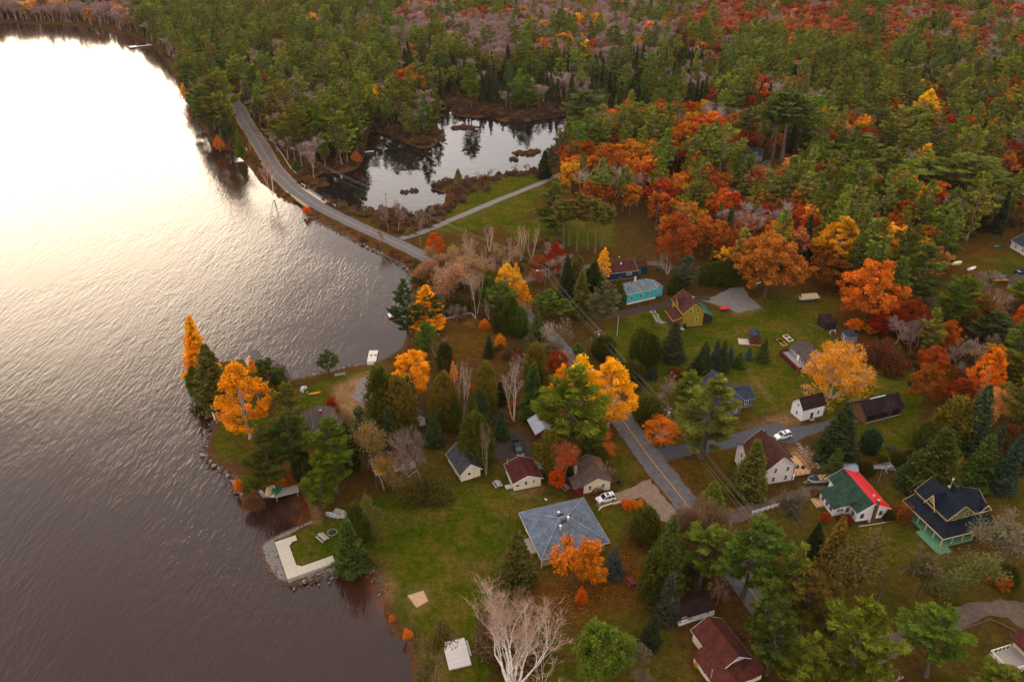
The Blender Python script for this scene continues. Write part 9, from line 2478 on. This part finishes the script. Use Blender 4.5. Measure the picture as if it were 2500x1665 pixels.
for i in range(len(B)):
 if ws[i] < 0.25: continue
 a = None
 if cause[i] and ws[i] < 9 and not onroad[i] and fr.random() < 0.75:
  a = (pick([0, 1, 2, 4, 5, 0, 1]), fr.uniform(0.35, 0.8))
 elif brush[i] and not onroad[i] and fr.random() < 0.8:
  a = (pick([0, 1, 2, 3, 6, 0, 6]), fr.uniform(0.6, 1.3))
 elif 0.3 < pondsd[i] < 24 and B[i][1] > 380 and fr.random() < 0.75:
  a = (pick([6, 6, 2, 0]), fr.uniform(0.8, 1.5))
 elif pb[i] and not lane[i] and fr.random() < 0.9:
  a = (pick([0, 2, 6, 1, 6]), fr.uniform(0.5, 1.1))
 if a is None: continue
 bush_at(B[i][0], B[i][1], 0.0 if ws[i] > 2 else -0.9 + 0.45 * ws[i], a[0], a[1] * fr.uniform(0.8, 1.2), a[1])
for (ix, iy, r) in ISLETS:
 for _ in range(int(r * r * 1.3)):
  aa, rr = fr.uniform(0, 6.28), r * 0.62 * math.sqrt(fr.random())
  bush_at(ix + math.cos(aa) * rr, iy + math.sin(aa) * rr, WZ + 0.05, pick([0, 2, 3, 1]), fr.uniform(0.4, 0.7), fr.uniform(0.35, 0.8))
W = np.stack([FG(-330, 420, 60000), FG(90, 640, 60000)], 1)
dW = W[:, 1] * CP - (3 - CAM_H) * SP
wpx = np.stack([1250 + CAM_F * W[:, 0] / dW, 832.5 - CAM_F * (W[:, 1] * SP + (3 - CAM_H) * CP) / dW], 1) * CR['F'][2]
inw = np.zeros(len(W), bool)
for nm, poly, _ in WOODS:
 inw |= inpoly(poly, wpx)
MIDW = [(960, 620), (1100, 640), (1180, 700), (1300, 760), (1390, 860), (1390, 980), (1250, 960), (1150, 960), (1170, 840), (1160, 740), (1040, 720), (960, 690)]
inw |= inpoly(MIDW, wpx)
inw &= (wpx[:, 0] > -60) & (wpx[:, 0] < 2420)
inw &= water_sd(W) > 1.5
inw &= ~near_line(W, rl_, 5.0)
for c, p_ in KEEP_OUT:
 inw &= ~inpoly([G(c, a, b).xy[:] for a, b in p_], W)
for q in W[inw][:9000]:
 bush_at(q[0], q[1], 0, pick([0, 1, 2, 4, 4, 5, 6]), fr.uniform(0.6, 1.6), fr.uniform(0.5, 1.4))
scatter('undergrowth', 'brown and reddish undergrowth on the banks, round the pond and under the trees', up_, US)
# ------------------------------------------------------------------ stones
lp = [Vector((*p, 0)) for p in lake_poly[:-5]]
def shore_line(i0, i1, step):
 o = []
 for a, b in zip(lp[i0:i1], lp[i0 + 1:i1 + 1]):
  n = max(1, int((b - a).length / step))
  o += [a.lerp(b, k / n) for k in range(n)]
 return o
nF = 24
ranges = [(20, 25, 0.8, 'boulders along the road causeway', 'rough boulder on the lake edge below the causeway road'), (34, 39, 1.0, 'boulders along the north lawn', 'pale boulder edging the north lawn by the small shore pine'), (46, 62, 0.62, 'boulders along the west shore of the point', 'dark boulder on the west shore of the point'), (62, 69, 0.8, 'boulders along the bank by the cove', 'dark boulder on the bank by the cove'), (95, 104, 0.7, 'boulders along the shore by the lower lawn', 'dark boulder on the shore by the lower lawn')]
cnt = 0
rr_ = random.Random(8)
for i0, i1, st, grp, lab in ranges:
 for p in shore_line(i0, min(i1, len(lp) - 1), st):
  if cnt >= 290: break
  s = rr_.uniform(0.55, 1.35)
  dark = rr_.random() < (0.45 if 'causeway' in grp or 'north' in grp else 0.72)
  o = link('boulder', rr_.choice(DROCKS if dark else ROCKS))
  o.location = (p.x + rr_.gauss(0, 0.5), p.y + rr_.gauss(0, 0.5), WZ + rr_.uniform(0.0, 0.5))
  o.scale = (s * rr_.uniform(0.8, 1.4), s, s * rr_.uniform(0.6, 1.0)); o.rotation_euler = (rr_.uniform(-0.3, 0.3), rr_.uniform(-0.3, 0.3), rr_.uniform(0, 6.28))
  tag(o, lab, 'boulder', grp); cnt += 1
BR = [G('C7', a, b, WZ).xy[:] for a, b in ((860, 560), (700, 592), (560, 640), (470, 682), (390, 722), (320, 762), (283, 800), (283, 862), (308, 932), (348, 1002), (388, 1062), (430, 1104), (500, 1122), (572, 1108), (652, 1088), (722, 1078), (802, 1053), (882, 1038), (1000, 1022), (1195, 980), (1100, 950), (960, 935), (905, 945), (700, 1000), (520, 1052), (400, 755), (535, 712), (540, 700), (640, 640), (780, 585))]
x0, x1, y0, y1 = min(p[0] for p in BR) - 1, max(p[0] for p in BR) + 1, min(p[1] for p in BR) - 1, max(p[1] for p in BR) + 1
Q = np.stack([FG(x0, x1, 16000), FG(y0, y1, 16000)], 1)
Q = Q[sdist(Q, BR) < 0.15]
qs = sdist(Q, lake_poly)
RS = mat('riprap', (0.20, 0.185, 0.175), 0.9, 0.6, 1.4, spec=0.1)
RSD = mat('riprap_wet', (0.10, 0.062, 0.042), 0.8, 0.5, 1.4, spec=0.2)
RSM = [rock_mesh(40 + i, RS) for i in range(4)] + [rock_mesh(50 + i, RSD) for i in range(3)]
rp_ = []
for (x, y), d in list(zip(Q, qs))[:5200]:
 s = fr.uniform(0.28, 0.62)
 z = WZ + 1.3 * math.sqrt(min(1, max(0, d) / 4.5)) if d > 0 else WZ - 0.1
 rp_.append((x, y, z + 0.05, fr.randrange(4) if d > 0.9 and fr.random() < 0.93 else 4 + fr.randrange(3), s, s * fr.uniform(0.6, 1.0), fr.uniform(0, 6.28), 1, 1, 1))
scatter('riprap_stones', 'broken grey stones of the breakwater round the L-shaped deck', rp_, RSM)
sp_ = []
for i0, i1, st in ((18, 26, 0.3), (46, 69, 0.28), (94, 106, 0.3), (33, 40, 0.3)):
 for p in shore_line(i0, min(i1, len(lp) - 1), st):
  for _ in range(2):
   s = fr.uniform(0.25, 0.6)
   sp_.append((p.x + fr.gauss(0, 0.8), p.y + fr.gauss(0, 0.8), WZ + fr.uniform(0, 0.6), fr.randrange(7), s, s * 0.8, fr.uniform(0, 6.28), 1, 1, 1))
scatter('shore_stones', 'small stones washed along the lake shore', sp_, RSM)
# ------------------------------------------------------------------ evening haze
hz = MB().box(-1500, -60, -6.5, 1500, 1600, 128)
hm = bpy.data.materials.new('haze')
hm.use_nodes = True
hm.node_tree.nodes.clear()
ho = hm.node_tree.nodes.new('ShaderNodeOutputMaterial')
hv = hm.node_tree.nodes.new('ShaderNodeVolumePrincipled')
hv.inputs['Color'].default_value = (1.0, 0.93, 0.88, 1)
hv.inputs['Density'].default_value = 0.00002
hv.inputs['Anisotropy'].default_value = 0.3
hm.node_tree.links.new(hv.outputs[0], ho.inputs['Volume'])
tag(hz.build('haze', hm), kind='stuff')
